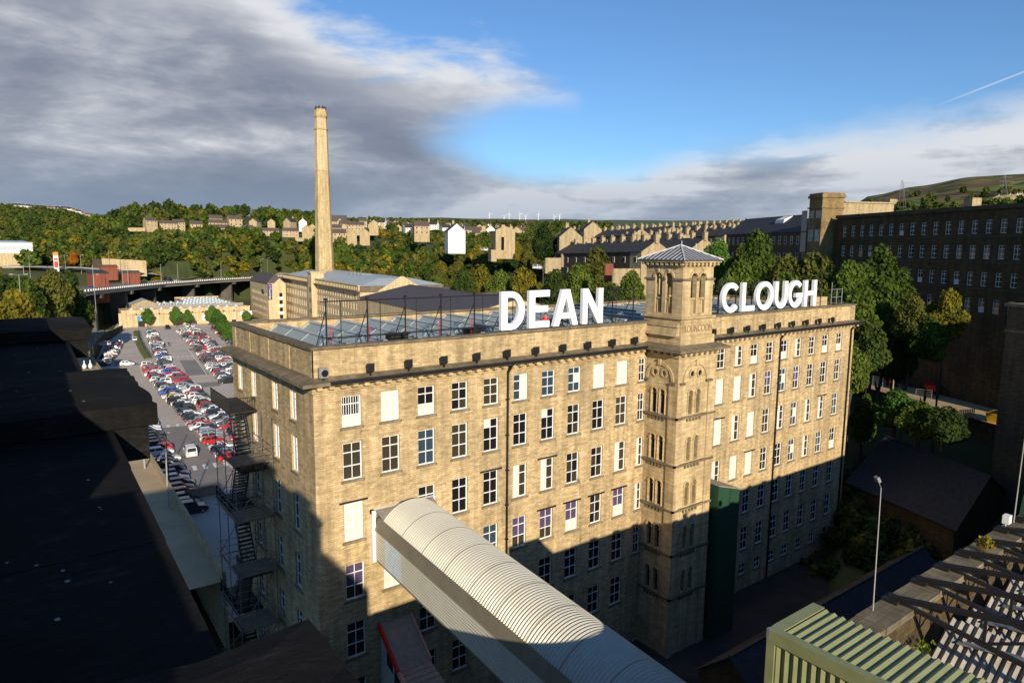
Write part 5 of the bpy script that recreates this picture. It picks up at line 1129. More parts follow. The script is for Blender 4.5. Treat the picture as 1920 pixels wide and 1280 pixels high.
# ------------------------------------------------------------------ cars
def paint(name, c, rough=.3, met=.0): m = plain('car paint '+name, c, rough, met, var=.02); m.node_tree.nodes['Principled BSDF'].inputs['Coat Weight'].default_value = .3; return m
PAINT = {'white': paint('white', (.75, .75, .74)), 'silver': paint('silver', (.42, .43, .44), .3, .5), 'black': paint('black', (.012, .012, .014)), 'dark blue': paint('dark blue', (.012, .022, .06)), 'grey': paint('grey', (.09, .095, .10), .3, .4),
         'red': paint('red', (.42, .012, .014)), 'blue': paint('blue', (.02, .10, .42)), 'yellow': paint('yellow', (.65, .42, .03)), 'dark green': paint('dark green', (.02, .07, .04))}
def car_meshes(kind):
    """side profile (y forward) of the bodywork and cabin; returns data blocks: body, windows, wheel"""
    L, Wd, H, hood, belt, c0, c1, r0, r1 = {'hatchback': (4.0, 1.74, 1.46, .86, .92, -1.95, .95, -1.45, .25), 'saloon': (4.55, 1.8, 1.44, .86, .92, -1.5, 1.05, -.75, .35), 'estate': (4.6, 1.8, 1.48, .88, .94, -2.2, 1.0, -1.9, .3),
        'off-roader': (4.5, 1.88, 1.72, 1.02, 1.08, -2.18, .95, -1.9, .35), 'van': (4.4, 1.84, 1.86, .98, 1.05, -2.18, 1.25, -2.12, .62)}[kind]
    h = Wd/2; f, b = L/2, -L/2
    m = MB()
    secs = [(b, .42, .62, .80), (b+.06, .30, belt-.16, .92), (b+.3, .22, belt-.02, .97), (c0+.25, .2, belt, 1.0), (0, .2, belt, 1.0), (c1-.15, .2, belt, 1.0), (c1+.1, .2, hood+.02, .99), (f-.45, .22, hood-.08, .96), (f-.1, .3, hood-.24, .86), (f, .42, .58, .72)]
    rings = [[(-h*w, y, z0), (-h*w*1.0, y, (z0+z1)/2), (-h*w*.955, y, z1-.05), (-h*w*.86, y, z1), (h*w*.86, y, z1), (h*w*.955, y, z1-.05), (h*w, y, (z0+z1)/2), (h*w, y, z0)] for y, z0, z1, w in secs]
    for p, q in zip(rings, rings[1:]):
        for i in range(8): j = (i+1) % 8; m.face([p[i], p[j], q[j], q[i]])
    m.face(rings[0]); m.face(rings[-1])
    k = .80; zc = belt-.02                                  # cabin: pillars and roof in paint, glass just proud
    lo = [(-h*.93, c0, zc), (h*.93, c0, zc), (h*.93, c1, zc), (-h*.93, c1, zc)]; hi = [(-h*k, r0, H-.03), (h*k, r0, H-.03), (h*k, r1, H-.05), (-h*k, r1, H-.05)]
    for i in range(4): j = (i+1) % 4; m.face([lo[i], lo[j], hi[j], hi[i]])
    ct = [(-h*k*.8, r0+.15, H), (h*k*.8, r0+.15, H), (h*k*.8, r1-.15, H-.01), (-h*k*.8, r1-.15, H-.01)]
    for i in range(4): j = (i+1) % 4; m.face([hi[i], hi[j], ct[j], ct[i]])
    m.face(ct)
    for s in (-1, 1):
        m.box(s*h*.95-.09, s*h*.95+.09, c1-.5, c1-.35, belt, belt+.14)                                  # door mirrors
    for y in (b+.005, f-.005): 
        pass
    g = MB(); V3 = Vector
    def pane(a, bb, c, d, f0, f1, g0, g1, out):
        a, bb, c, d = map(V3, (a, bb, c, d)); P = lambda u, v: (a*(1-u)+bb*u)*(1-v)+(d*(1-u)+c*u)*v
        n = (bb-a).cross(d-a).normalized()*out; g.face([tuple(P(u, v)+n) for u, v in ((f0, g0), (f1, g0), (f1, g1), (f0, g1))])
    pane(lo[0], lo[1], hi[1], hi[0], .07, .93, .12, .9, .012)
    pane(lo[2], lo[3], hi[3], hi[2], .05, .95, .08, .93, .012)
    if kind == 'van': pane(lo[1], lo[2], hi[2], hi[1], .62, .93, .12, .9, .012); pane(lo[3], lo[0], hi[0], hi[3], .07, .38, .12, .9, .012)
    else:
        for a0, a1 in ((.10, .48), (.53, .93)): pane(lo[1], lo[2], hi[2], hi[1], a0, a1, .1, .88, .012); pane(lo[3], lo[0], hi[0], hi[3], 1-a1, 1-a0, .1, .88, .012)
    w = MB()
    w.tube((-.1, 0, .31), (.1, 0, .31), .31, 12, m=0); w.tube((-.112, 0, .31), (.112, 0, .31), .19, 10, m=1)
    lamp = MB()
    for s in (-1, 1): lamp.box(s*h*.62-.14, s*h*.62+.14, b-.012, b+.12, belt-.34, belt-.2)
    lampf = MB()
    for s in (-1, 1): lampf.box(s*h*.55-.16, s*h*.55+.16, f-.2, f-.02, hood-.36, hood-.24)
    out = []
    for mb, nm, mt in ((m, 'body', [PAINT['white']]), (g, 'windows', [M['car_glass']]), (w, 'wheel', [M['tyre'], M['galv']]), (lamp, 'tail_light', [M['red']]), (lampf, 'headlight', [M['rooflight']])):
        o = mb.build(nm, mt); out.append(o.data); bpy.data.objects.remove(o)
    if kind: 
        me = out[0]
    return out, (L, h, f, b)
CARM = {k: car_meshes(k) for k in ('hatchback', 'saloon', 'estate', 'off-roader', 'van')}
def car(x, y, z, az_, kind, col, label, group, name='parked_car', wheels=True, lights=True, tilt=0):
    (bd, gl, wh, tl, hl), (L, h, f, b) = CARM[kind]
    e = empty(name, (x, y, z), label, 'van' if kind == 'van' else 'car', group); e.rotation_euler = (0, 0, -az_)
    def ch(nm, d, loc=(0, 0, 0)):
        o = bpy.data.objects.new(nm, d); COL.objects.link(o); o.parent = e; o.location = loc; return o
    o = ch('body', bd); o.material_slots[0].link = 'OBJECT'; o.material_slots[0].material = PAINT[col]
    ch('windows', gl)
    for sx in (-1, 1):
        for yy in (f-.82, b+.78): ch('wheel', wh, (sx*(h-.1), yy, 0))
    if lights: ch('tail_light', tl); ch('headlight', hl)
    return e
crnd = random.Random(5)
COLS = ['white']*20+['silver']*14+['black']*24+['dark blue']*13+['grey']*14+['red']*14+['blue']*4+['yellow']*1
KINDS = ['hatchback']*9+['saloon']*3+['estate']*3+['off-roader']*3
def row(pts, side, rowname, group, skip=.04, cols=None, spacing=2.42, jit=.25, flip=.35):
    """cars side by side along the polyline pts, noses pointing across it"""
    P = [Vector((p[0], p[1], 0)) for p in pts]; L = [0]
    for a, b in zip(P, P[1:]): L.append(L[-1]+(b-a).length)
    s = 1.2; k = 0; cnt = 0
    while s < L[-1]-.8:
        i = max(q for q in range(len(P)-1) if L[q] <= s); t = (s-L[i])/(L[i+1]-L[i]); c = P[i]*(1-t)+P[i+1]*t; d = (P[i+1]-P[i]).normalized()
        if crnd.random() > skip:
            nrm = Vector((d.y, -d.x, 0))*side; azn = math.atan2(nrm.x, nrm.y)+crnd.uniform(-.035, .035)
            if crnd.random() < flip: azn += math.pi
            col = cols[cnt] if cols and cnt < len(cols) and cols[cnt] else crnd.choice(COLS); kd = crnd.choice(KINDS); c2 = c+nrm*crnd.uniform(-jit, jit)
            far = (c2-CAM).length > 175
            car(c2.x, c2.y, .03, azn, kd, col, f'{col} {kd} in {rowname}, {ORD[cnt]} from near end', group, wheels=True, lights=not far); cnt += 1
        s += spacing; k += 1
row([(2.9, 53), (3.9, 70), (5.0, 92), (6.5, 116), (8.0, 140)], 1, 'the shaded row under the retaining wall', 'cars in the shaded row', .02, ['dark blue', 'dark blue', 'grey', 'red', 'dark blue', 'grey', 'silver', 'dark blue', 'dark blue', 'black', 'black'])
row([(8.0, 192), (12.5, 214), (18.8, 246)], 1, 'the short row by the street fence', 'cars in the short row by the street fence', .05, ['dark blue', 'dark blue', 'white', 'black', 'black', 'grey', 'red', 'silver', 'grey'], spacing=2.7)
row([(13.6, 72), (14.5, 94), (15.4, 118), (16.2, 140), (17.6, 168), (19.8, 187)], 1, 'the middle double row, left line', 'cars in the middle double row, left line', .03, ['red', 'silver', 'dark blue', 'white', 'red', 'silver', 'silver', 'white', 'dark blue', 'white', 'red', 'silver', 'black', 'dark blue', 'white', 'dark blue', 'black', 'black', 'black', 'white', 'black'], 2.42, .3)
row([(18.6, 74), (19.5, 94), (20.3, 118), (21.3, 145), (22.2, 175), (23.3, 187)], -1, 'the middle double row, right line', 'cars in the middle double row, right line', .04, [None]*9+['red', 'grey', 'silver', 'black', 'white', 'dark blue', 'white', 'white', 'grey', 'red', 'black', 'white', 'white'], 2.42, .3)
row([(24.2, 188), (28.5, 222), (35.5, 279)], 1, 'the line beside the green hedge bank', 'cars in the line beside the hedge bank', .05, None, 2.45)
row([(31.4, 144), (34.6, 172), (35.8, 185), (40.2, 215), (46.0, 272)], 1, 'the right double row, left line', 'cars in the right double row, left line', .04, None, 2.45)
row([(36.6, 148), (38.5, 170), (41.5, 193), (44.8, 216), (51.2, 274)], -1, 'the right double row, right line', 'cars in the right double row, right line', .04, None, 2.45)
row([(52.5, 218), (56, 240), (60, 274)], 1, 'the line under the street trees', 'cars under the street trees', .15, None, 2.6)
row([(42, 285.5), (46, 285.2)], 1, 'the pair parked by the shed wall', 'cars by the shed wall', 0, ['black', 'white'])
row([(50.5, 287.5), (57, 285.6)], 1, 'the trio parked between the shed trees', 'cars between the shed trees', 0, ['white', 'white', 'dark blue'])
car(8.75, 82.4, .03, R(4), 'van', 'white', 'white van driving away up the aisle between the two zebra crossings', None, 'white_van')
car(25.3, 250.8, .03, R(186), 'hatchback', 'white', 'small white car alone on the far part of the entrance lane', None, 'white_car')
car(14.3, 190.5, .03, R(100), 'hatchback', 'white', 'white car jutting out at the head of the middle double row', None, 'white_car')
q = atz(378, 934, 0); m = MB()
for i in range(12): m.box(q.x-2.2+.37*i, q.x-1.87+.37*i, q.y, q.y+.05, .1, 1.7)
m.box(q.x-2.2, q.x+2.2, q.y+.052, q.y+.12, .3, .45); m.box(q.x-2.2, q.x+2.2, q.y+.052, q.y+.12, 1.3, 1.45); o = m.build('plank_screen', M['timber'], loc=(q.x, q.y, .03)); tag(o, 'short orange brown plank screen at the near end of the shaded car row', 'fence')
# car park furniture
lamp_post('lamp_post', (-2.0, 57.6, 6.25), (-2.05, 58.5, 13.6), 'tall white lamp post on the raised pavement beside the dark parapet', [], r=.1)
q = atz(362, 1060, 0); lamp_post('lamp_post', (-2.35, 40.3, 6.25), (-2.3, 40.2, atx(360, 899, -2.3).z), 'grey lamp post with a long single arm in front of the last shaded cars', [(-.9, -2.2, -.15)], r=.09, hl=1.2)
lamp_post('lamp_post', (2.4, 66.2, 0), (2.3, 66.3, 8.6), 'black lamp post with a square white head among the shaded cars', [(.3, 0, 0)], r=.06, mat='black_metal', hl=.3)
for i, (x, y, h, lab) in enumerate(((23.6, 207, 6, 'grey lamp post at the near end of the hedge bank'), (46.8, 246, 5.5, 'lamp post with twin white heads standing in the right double row'), (41.5, 185, 5, 'dark lamp post among the near cars of the right double row'), (54.0, 210, 5, 'lamp post with twin heads beyond the right double row'), (62, 282, 11, 'tall dark flagpole like post in front of the shed'), (38.5, 296, 9, 'slim post before the shed between the round trees'))):
    lamp_post('lamp_post', (x, y, 0), (x, y, h), lab, [(.7, 0, .1), (-.7, 0, .1)] if i in (1, 3) else ([(.5, .1, 0)] if i < 3 else []), r=.06, mat='pole_grey' if i < 4 else 'black_metal', hl=.4)
# hedge bank and fence dividing the car park
m = MB(); A = [(22.6, 200), (24.4, 222), (27, 248), (31.5, 282)]
for p, q in zip(A, A[1:]): m.hexa([(p[0]-2.2, p[1], 0), (p[0]+.1, p[1], 0), (q[0]+.1, q[1], 0), (q[0]-2.2, q[1], 0)], [(p[0]-1.6, p[1], .45), (p[0]-.4, p[1], .5), (q[0]-.4, q[1], .5), (q[0]-1.6, q[1], .45)])
o = m.build('verge', M['lawn']); o['kind'] = 'structure'
e = empty('railing_fence', (25, 240, 0), 'green mesh railing fence along the bank in the middle of the car park', 'fence')
for p, q in zip(A, A[1:]):
    n_ = int(math.dist(p, q)/3); m = MB()
    for k in range(n_+1): t = k/n_; m.tube((p[0]+(q[0]-p[0])*t, p[1]+(q[1]-p[1])*t, 0), (p[0]+(q[0]-p[0])*t, p[1]+(q[1]-p[1])*t, 1.6), .05, 4)
    for z in (.3, .6, .9, 1.2, 1.5): m.bar((p[0], p[1], z), (q[0], q[1], z), .04)
    m.build('railing', M['green_box'], e)
# fence with stone post and dark panels along the street side
e = empty('street_fence', (8, 210, 3), 'dark panel fence with tall posts between the street and the short row of cars', 'fence'); A = [(4.6, 188, 4.6), (14, 244, 2.6), (26.6, 290, 1.0)]
for p, q in zip(A, A[1:]): m = MB(); m.hexa([(p[0], p[1], 0), (p[0]+.12, p[1], 0), (q[0]+.12, q[1], 0), (q[0], q[1], 0)], [(p[0], p[1], p[2]+1.2), (p[0]+.12, p[1], p[2]+1.2), (q[0]+.12, q[1], q[2]+1.2), (q[0], q[1], q[2]+1.2)]); m.build('panel', M['dark_stone'], e)
for k in range(6): t = k/5; x, y, z = 5.2+20*t*t*.6+8*t*.4+6*t*.3, 190+96*t, 4.4-3.6*t; m = MB(); m.tube((x+.4, y, 0), (x+.4, y, z+2.2), .1, 6); m.build('post', M['green_box'], e)
g_p = atz(165, 690, 7.4); m = MB(); m.box(g_p.x-2.2, g_p.x+1.2, g_p.y-7, g_p.y+1, 2, 7.4); o = m.build('stone_pier', M['gable'], loc=(g_p.x, g_p.y, 2)); tag(o, 'sunlit tan stone pier top beside the dark parapet at the left', 'stone pier')
# white bird-like carving and gull-shaped ornaments seen on the pier
for i, dx in enumerate((-.8, .4)):
    m = MB(); m.lathe(g_p.x+dx, g_p.y-1.2, [(.06, 7.405), (.42, 7.75), (.46, 8.2), (.25, 8.6), (.10, 8.9), (.12, 9.3), (.02, 9.5)], 10); o = m.build('stone_urn', M['sign_white'], loc=(g_p.x+dx, g_p.y-1.2, 7.405), smooth=True); tag(o, ['squat white carved finial on the tan stone pier, the left one', 'white carved finial on the tan stone pier, the right one'][i], 'finial', 'finials on the stone pier')

# ------------------------------------------------------------------ low shed closing the car park
s0, s1 = Vector((27.8, 300.5, 0)), Vector((82.3, 298.2, 0)); sang = math.atan2(s1.y-s0.y, s1.x-s0.x); SL = (s1-s0).length
sh2 = empty('long_shed', (55, 300, 0), 'long low cream stone shed with pale rooflights at the far end of the car park', 'shed')
m = MB(sang, tuple(s0)); m.box(0, SL, 0, 14, -.5, 7.3, skip='t'); m.box(16, SL, 14.001, 40, -.5, 7.3, skip='t'); m.box(32, SL, 40.001, 70, -.5, 7.3, skip='t'); m.box(-.15, SL+.15, -.15, .5, 7.3, 7.6); m.box(-.15, .4, .5, 14, 7.3, 7.6); m.box(32, SL, 69.5, 70.1, 7.3, 8.0); m.build('wall', M['pale_stone'], sh2)
m = MB(sang, tuple(s0)); m.box(-.1, SL+.1, -.12, -.003, 5.2, 5.34); m.build('string_course', M['weathered'], sh2)
m = MB(sang, tuple(s0)); m.face([(0, .5, 7.2), (SL, .5, 7.2), (SL, 14, 7.2), (0, 14, 7.2)]); m.face([(16, 14, 7.2), (SL, 14, 7.2), (SL, 40, 7.2), (16, 40, 7.2)]); m.face([(32, 40, 7.2), (SL, 40, 7.2), (SL, 70, 7.2), (32, 70, 7.2)]); m.box(8, SL-1, 8.5, 9, 7.2, 8.6); m.build('roof', M['felt'], sh2)
for r_, y in enumerate((3.5, 13, 21, 29, 37, 45, 53, 61)):
    n_ = 16 if r_ else 12
    for k in range(n_):
        x = (SL-6)*k/n_+3
        if (r_ and x < 18) or (y > 40 and x < 33): continue
        m = MB(sang, tuple(s0)); h_ = 1.2; m.face([(x, y-2, 7.22), (x+2.2, y-2, 7.22), (x+1.1, y-1.2, 7.22+h_)]); m.face([(x, y-2, 7.22), (x+1.1, y-1.2, 7.22+h_), (x+1.1, y+1.5, 7.22+h_), (x, y+2, 7.22)]); m.face([(x+2.2, y-2, 7.22), (x+2.2, y+2, 7.22), (x+1.1, y+1.5, 7.22+h_), (x+1.1, y-1.2, 7.22+h_)])
        m.build('rooflight', M['rooflight'], sh2)
m = MB(sang, tuple(s0)); m.box(-1.1, 2, -.25, 1, 0, 5.9, skip='b'); m.box(-1.2, 2.1, -.35, 1.1, 5.9, 6.2); m.build('end_pier', M['pale_stone'], sh2)
for k in range(12):
    m = MB(sang, tuple(s0)); x = 5.5+4.6*k; m.box(x, x+.55, -.4, -.13, 5.45, 5.9); m.build('wall_lamp', M['black_metal'], sh2)
m = MB(sang, tuple(s0)); m.face([(6.3, -.02, 0), (9.0, -.02, 0), (9.0, -.02, 2.5), (6.3, -.02, 2.5)]); m.build('door', M['dark_iron'], sh2)
m = MB(sang, tuple(s0)); m.box(6.1, 9.2, -.12, -.004, 2.55, 4.75); sg = m.build('entrance_sign', M['blue_sign'], sh2)
w0 = s0+Vector((math.cos(sang)*7.0, math.sin(sang)*7.0, 0)); text_mesh('sign_numeral', '2', 2.1, M['sign_white'], sh2, (w0.x, w0.y-.16, 2.9), rot=(math.pi/2, 0, sang), extrude=.02)
m = MB(sang, tuple(s0)); m.box(33.0, 37.6, -.1, -.004, 1.4, 4.0); m.build('wall_panel', M['sign_white'], sh2); m = MB(sang, tuple(s0)); m.box(34.7, 35.6, -.13, -.104, 2.1, 3.4); m.build('panel_emblem', M['yellow'], sh2)
m = MB(sang, tuple(s0)); m.box(50, 55.5, -.08, -.004, 3.2, 5.0); m.build('wall_panel', M['sign_white'], sh2); m = MB(sang, tuple(s0)); m.box(46, 48, -.08, -.004, .2, 1.2); m.build('vent', M['dark_iron'], sh2)
m = MB(sang, tuple(s0)); m.box(5, 16, 9, 20, 7.2, 9.2, skip='b'); a = [(5, 8.9, 9.2), (16, 8.9, 9.2), (10.5, 8.9, 11.4)]; m.face(a); m.face([(p[0], 20, p[2]) for p in a]); m.build('roof_house_wall', M['gable'], sh2)
m = MB(sang, tuple(s0)); m.face([(4.6, 8.6, 9.1), (10.5, 8.6, 11.5), (10.5, 20.3, 11.5), (4.6, 20.3, 9.1)]); m.face([(16.4, 8.6, 9.1), (10.5, 8.6, 11.5), (10.5, 20.3, 11.5), (16.4, 20.3, 9.1)]); m.build('roof_house_roof', M['lead'], sh2)
for k in range(4): m = MB(sang, tuple(s0)); x = 18+2.4*k; m.tube((x, 11, 7.2), (x, 11, 9.1), .8, 10); m.build('roof_fan', M['galv'], sh2)

# ------------------------------------------------------------------ concrete viaduct behind the shed
vd = empty('viaduct', (50, 320, 0), 'curved concrete road viaduct with white railings crossing behind the shed', 'viaduct')
VP = [(-40, 190), (-9, 236), (13.4, 273.3), (34, 316), (57, 359.5), (95, 410), (137, 455), (175, 492)]
VZ = [20, 19.5, 19, 18, 17, 16, 15, 14.6]
def vz(f): i = min(int(f), len(VZ)-2); return VZ[i]+(VZ[i+1]-VZ[i])*(f-i)-19
def along(P, d0):
    out = []
    for i, p in enumerate(P):
        a = Vector((*P[max(0, i-1)], 0)); b = Vector((*P[min(len(P)-1, i+1)], 0)); d = (b-a).normalized(); out.append((Vector((*p, 0))+Vector((-d.y, d.x, 0))*d0))
    return out
near, far_ = along(VP, 0), along(VP, 13)
def vstrip(m, A, B, z0, z1, za=None):
    for i in range(len(A)-1): p_, q_ = vz(i), vz(i+1); m.hexa([(A[i].x, A[i].y, z0+p_), (A[i+1].x, A[i+1].y, z0+q_), (B[i+1].x, B[i+1].y, z0+q_), (B[i].x, B[i].y, z0+p_)], [(A[i].x, A[i].y, z1+p_), (A[i+1].x, A[i+1].y, z1+q_), (B[i+1].x, B[i+1].y, z1+q_), (B[i].x, B[i].y, z1+p_)])
m = MB(); vstrip(m, near, far_, 17.6, 18.0); vstrip(m, along(VP, .6), along(VP, 1.4), 16.2, 17.6); vstrip(m, along(VP, 11.6), along(VP, 12.4), 16.2, 17.6); vstrip(m, along(VP, 5.5), along(VP, 7.5), 16.4, 17.6); m.build('deck', M['concrete'], vd)
m = MB(); vstrip(m, along(VP, .5), along(VP, 12.5), 18.004, 18.05); m.build('roadway', M['asphalt_dark'], vd)
for d0, d1 in ((0, .35), (12.65, 13)): m = MB(); vstrip(m, along(VP, d0), along(VP, d1), 18.003, 18.9); m.build('parapet', M['concrete'], vd)
m = MB()
for d0 in (-.03,):
    A = along(VP, d0)
    for i in range(len(A)-1):
        n_ = int((A[i+1]-A[i]).length/2.4)
        for k in range(n_): p = A[i]+(A[i+1]-A[i])*(k/n_); zz = vz(i+k/n_); m.box(p.x-.22, p.x+.22, p.y-.25, p.y-.02, 17.95+zz, 18.75+zz)
m.build('parapet_posts', M['white_render'], vd)
m = MB(); vstrip(m, along(VP, .1), along(VP, .2), 19.15, 19.3); m.build('hand_rail', M['galv'], vd)
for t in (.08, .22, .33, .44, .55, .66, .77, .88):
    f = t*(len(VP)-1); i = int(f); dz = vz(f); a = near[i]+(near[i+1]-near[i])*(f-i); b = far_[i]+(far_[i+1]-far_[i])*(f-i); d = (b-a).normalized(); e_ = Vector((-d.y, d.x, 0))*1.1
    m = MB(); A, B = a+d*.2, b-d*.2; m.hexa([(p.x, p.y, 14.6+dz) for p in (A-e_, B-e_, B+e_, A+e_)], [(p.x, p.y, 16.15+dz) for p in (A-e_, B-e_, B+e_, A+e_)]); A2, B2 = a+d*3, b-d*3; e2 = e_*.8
    m.hexa([(p.x, p.y, -1) for p in (A2-e2, B2-e2, B2+e2, A2+e2)], [(p.x, p.y, 14.58+dz) for p in (A2-e2, B2-e2, B2+e2, A2+e2)]); m.build('pier', M['shade_toned_concrete'], vd)
A = along(VP, 14.2)[2:]; m = MB()
for i in range(len(A)-1): d = (A[i+1]-A[i]).normalized(); nl = Vector((-d.y, d.x, 0)); B0, B1 = A[i]+nl, A[i+1]+nl; m.hexa([(A[i].x, A[i].y, -1), (A[i+1].x, A[i+1].y, -1), (B1.x, B1.y, -1), (B0.x, B0.y, -1)], [(A[i].x, A[i].y, 16.2+vz(i+2)), (A[i+1].x, A[i+1].y, 16.2+vz(i+3)), (B1.x, B1.y, 16.2+vz(i+3)), (B0.x, B0.y, 16.2+vz(i+2))])
o = m.build('retaining_wall', M['underdeck_shade'], loc=(57, 373, 0)); tag(o, 'added black retaining wall standing in for the shade under the viaduct', 'wall')  # wall added here; its blackness replaces the shaded void under the deck
for t, kd, col, lab in ((.33, 'estate', 'blue', 'blue car crossing the left part of the viaduct'), (.62, 'estate', 'white', 'white car crossing the right part of the viaduct')):
    f = t*(len(VP)-1); i = int(f); a = along(VP, 4)[i]; b = along(VP, 4)[i+1]; p = a+(b-a)*(f-i); d = b-a; car(p.x, p.y, 18.06+vz(f), math.atan2(d.x, d.y), kd, col, lab, 'cars on the viaduct', 'car')
for i, (t, off) in enumerate(((.31, .8), (.41, .8), (.52, 12.2), (.56, .8), (.66, 12.2), (.22, 12), (.78, 12))):
    f = t*(len(VP)-1); j = int(f); A = along(VP, off); p = A[j]+(A[j+1]-A[j])*(f-j); lamp_post('lamp_post', (p.x, p.y, 18+vz(f)), (p.x, p.y, 28+vz(f)), f'slim lamp post standing on the viaduct, {ORD[i]} counted from the left', [(.2, .9, .1)], 'lamp posts on the viaduct', r=.1)

# ------------------------------------------------------------------ hotel, chimney, second mill and slate hall beyond the roof
hc = atz(505, 604, 0); a6 = R(6); dA = Vector((math.sin(a6), math.cos(a6), 0)); dB = Vector((dA.y, -dA.x, 0))
def uofp(p):
    d = Vector(p)-CAM; z = d.dot(_F); return 960+FPX*d.dot(_R2)/z
wd_ = 5
while uofp(hc+dB*wd_+Vector((0, 0, 10))) < 536: wd_ += .2
ln_ = 5
while uofp(hc+dA*ln_+Vector((0, 0, 10))) > 470 and ln_ < 90: ln_ += .5
hang = -a6
ho = empty('hotel', (hc.x+8, hc.y+15, 0), 'cream stone hotel with a vertical navy sign and a stack of dark gable windows', 'hotel')
m = MB(hang, tuple(hc)); HE = 18.6
fr = [(wd_*.62, 1.5+3.5*i, wd_*.62+1.5, 3.4+3.5*i) for i in range(4)]
m.facade(lambda u, z, d: (u, d, z), 0, wd_, -1, HE, fr, .2); sd_ = [(3+3.2*i, 2+3.4*j, 4.2+3.2*i, 3.6+3.4*j) for i in range(int(ln_/3.2)-1) for j in range(4)]
m.facade(lambda u, z, d: (d, u, z), 0, ln_, -1, HE, sd_[:90], .15); m.face([(wd_, 0, -1), (wd_, ln_, -1), (wd_, ln_, HE), (wd_, 0, HE)]); m.face([(0, ln_, -1), (wd_, ln_, -1), (wd_, ln_, HE), (0, ln_, HE)])
gx0, gx1 = wd_*.36, wd_*.95; m.face([(gx0, -.01, HE), (gx1, -.01, HE), ((gx0+gx1)/2, -.01, HE+2.2)]); m.face([(gx0, -.01, HE), ((gx0+gx1)/2, -.01, HE+2.2), ((gx0+gx1)/2, wd_/2, HE+2.2), (gx0, 2, HE)]); m.face([(gx1, -.01, HE), ((gx0+gx1)/2, -.01, HE+2.2), ((gx0+gx1)/2, wd_/2, HE+2.2), (gx1, 2, HE)])
m.build('wall', M['pale_stone'], ho)
for r4 in fr:
    m = MB(hang, tuple(hc)); m.face([(r4[0], .15, r4[1]), (r4[2], .15, r4[1]), (r4[2], .15, r4[3]), (r4[0], .15, r4[3])]); w = m.build('window', M['glass'], ho)
    m = MB(hang, tuple(hc)); m.box(r4[0]-.4, r4[2]+.5, -.08, -.003, r4[1]-1.1, r4[1]-.05); m.build('window_panel', M['sign_white'], w)
for r4 in sd_[:90]:
    m = MB(hang, tuple(hc)); m.face([(.12, r4[0], r4[1]), (.12, r4[2], r4[1]), (.12, r4[2], r4[3]), (.12, r4[0], r4[3])]); m.build('window', M['blind' if rnd.random() < .5 else 'warm_glass'], ho)
m = MB(hang, tuple(hc)); o_ = .5; cx_ = wd_/2
m.hexa([(-o_, -o_+.6, HE-.1), (wd_+o_, -o_+.6, HE-.1), (wd_+o_, ln_+o_, HE-.1), (-o_, ln_+o_, HE-.1)], [(cx_-.2, wd_*.4, HE+4.2), (cx_+.2, wd_*.4, HE+4.2), (cx_+.2, ln_-wd_*.4, HE+4.2), (cx_-.2, ln_-wd_*.4, HE+4.2)]); m.build('roof', M['purple_slate'], ho)
m = MB(hang, tuple(hc)); m.box(-.1, 1.75, -.22, -.01, 10.8, 18.4); m.build('sign_board', M['navy_sign'], ho)
m = MB(hang, tuple(hc)); m.lathe(.8, 0, [(.01, 0), (.02, .001)], 3, cap=False) if False else None
ring = [(.82+.55*math.cos(t), -.235, 17.4+.55*math.sin(t)) for t in [2*math.pi*i/14 for i in range(14)]]; m.face(ring); m.build('sign_emblem', M['purple_logo'], ho)
tp_ = hc+Vector((math.cos(hang)*.42, math.sin(hang)*.42, 0)); t_ = text_mesh('sign_lettering', 'Travelodge', 1.22, M['sign_white'], ho, (tp_.x, tp_.y-.25, 16.6), rot=(math.pi/2, math.pi/2, hang), extrude=.01)
m = MB(hang, tuple(hc)); m.box(-.15, -.01, 10, 15, 13.0, 15.0); m.build('side_sign', M['navy_sign'], ho)

cp = atr(609, 505, 345); cp.z = 6
zt_ = atr(601, 206, 345).z; z_ = lambda v: atr(603, v, 345).z
ppm = 1293/((cp-CAM).dot(_F))
ch = empty('mill_chimney', (cp.x, cp.y, 6), 'tall tapering octagonal stone mill chimney rising behind the second mill', 'chimney')
rot8 = math.pi/8+YAW*-1
m = MB(); rw = lambda px: px/2/ppm/math.cos(math.pi/8)
m.lathe(cp.x, cp.y, [(rw(34), 6), (rw(31.5), z_(505)), (rw(27), z_(400)), (rw(24), z_(320))], 8, rot=rot8); m.build('shaft', M['chimney'], ch)
m = MB(); m.lathe(cp.x, cp.y, [(rw(24)+.03, z_(320)), (rw(21), z_(243)), (rw(19.5), z_(222))], 8, rot=rot8); m.build('upper_shaft', M['pale_stone'], ch)
m = MB(); m.lathe(cp.x, cp.y, [(rw(21), z_(245)), (rw(23.5), z_(244)), (rw(23.5), z_(242.5)), (rw(20.5), z_(241))], 8, rot=rot8); m.lathe(cp.x, cp.y, [(rw(19.5), z_(223)), (rw(23), z_(219)), (rw(23.5), z_(215.5)), (rw(22), z_(215)), (rw(22), z_(211)), (rw(19), z_(210.5)), (rw(18), z_(205))], 8, rot=rot8); m.build('crown', M['chimney'], ch)
m = MB()
for i in range(8): t = 2*math.pi*i/8+rot8+math.pi/8; x, y = cp.x+rw(17)*math.cos(t)*.92, cp.y+rw(17)*math.sin(t)*.92; m.lathe(x, y, [(.55, z_(205.5)), (.6, z_(203)), (.25, z_(201)), (.05, z_(199))], 5)
m.build('iron_crest', M['black_metal'], ch)

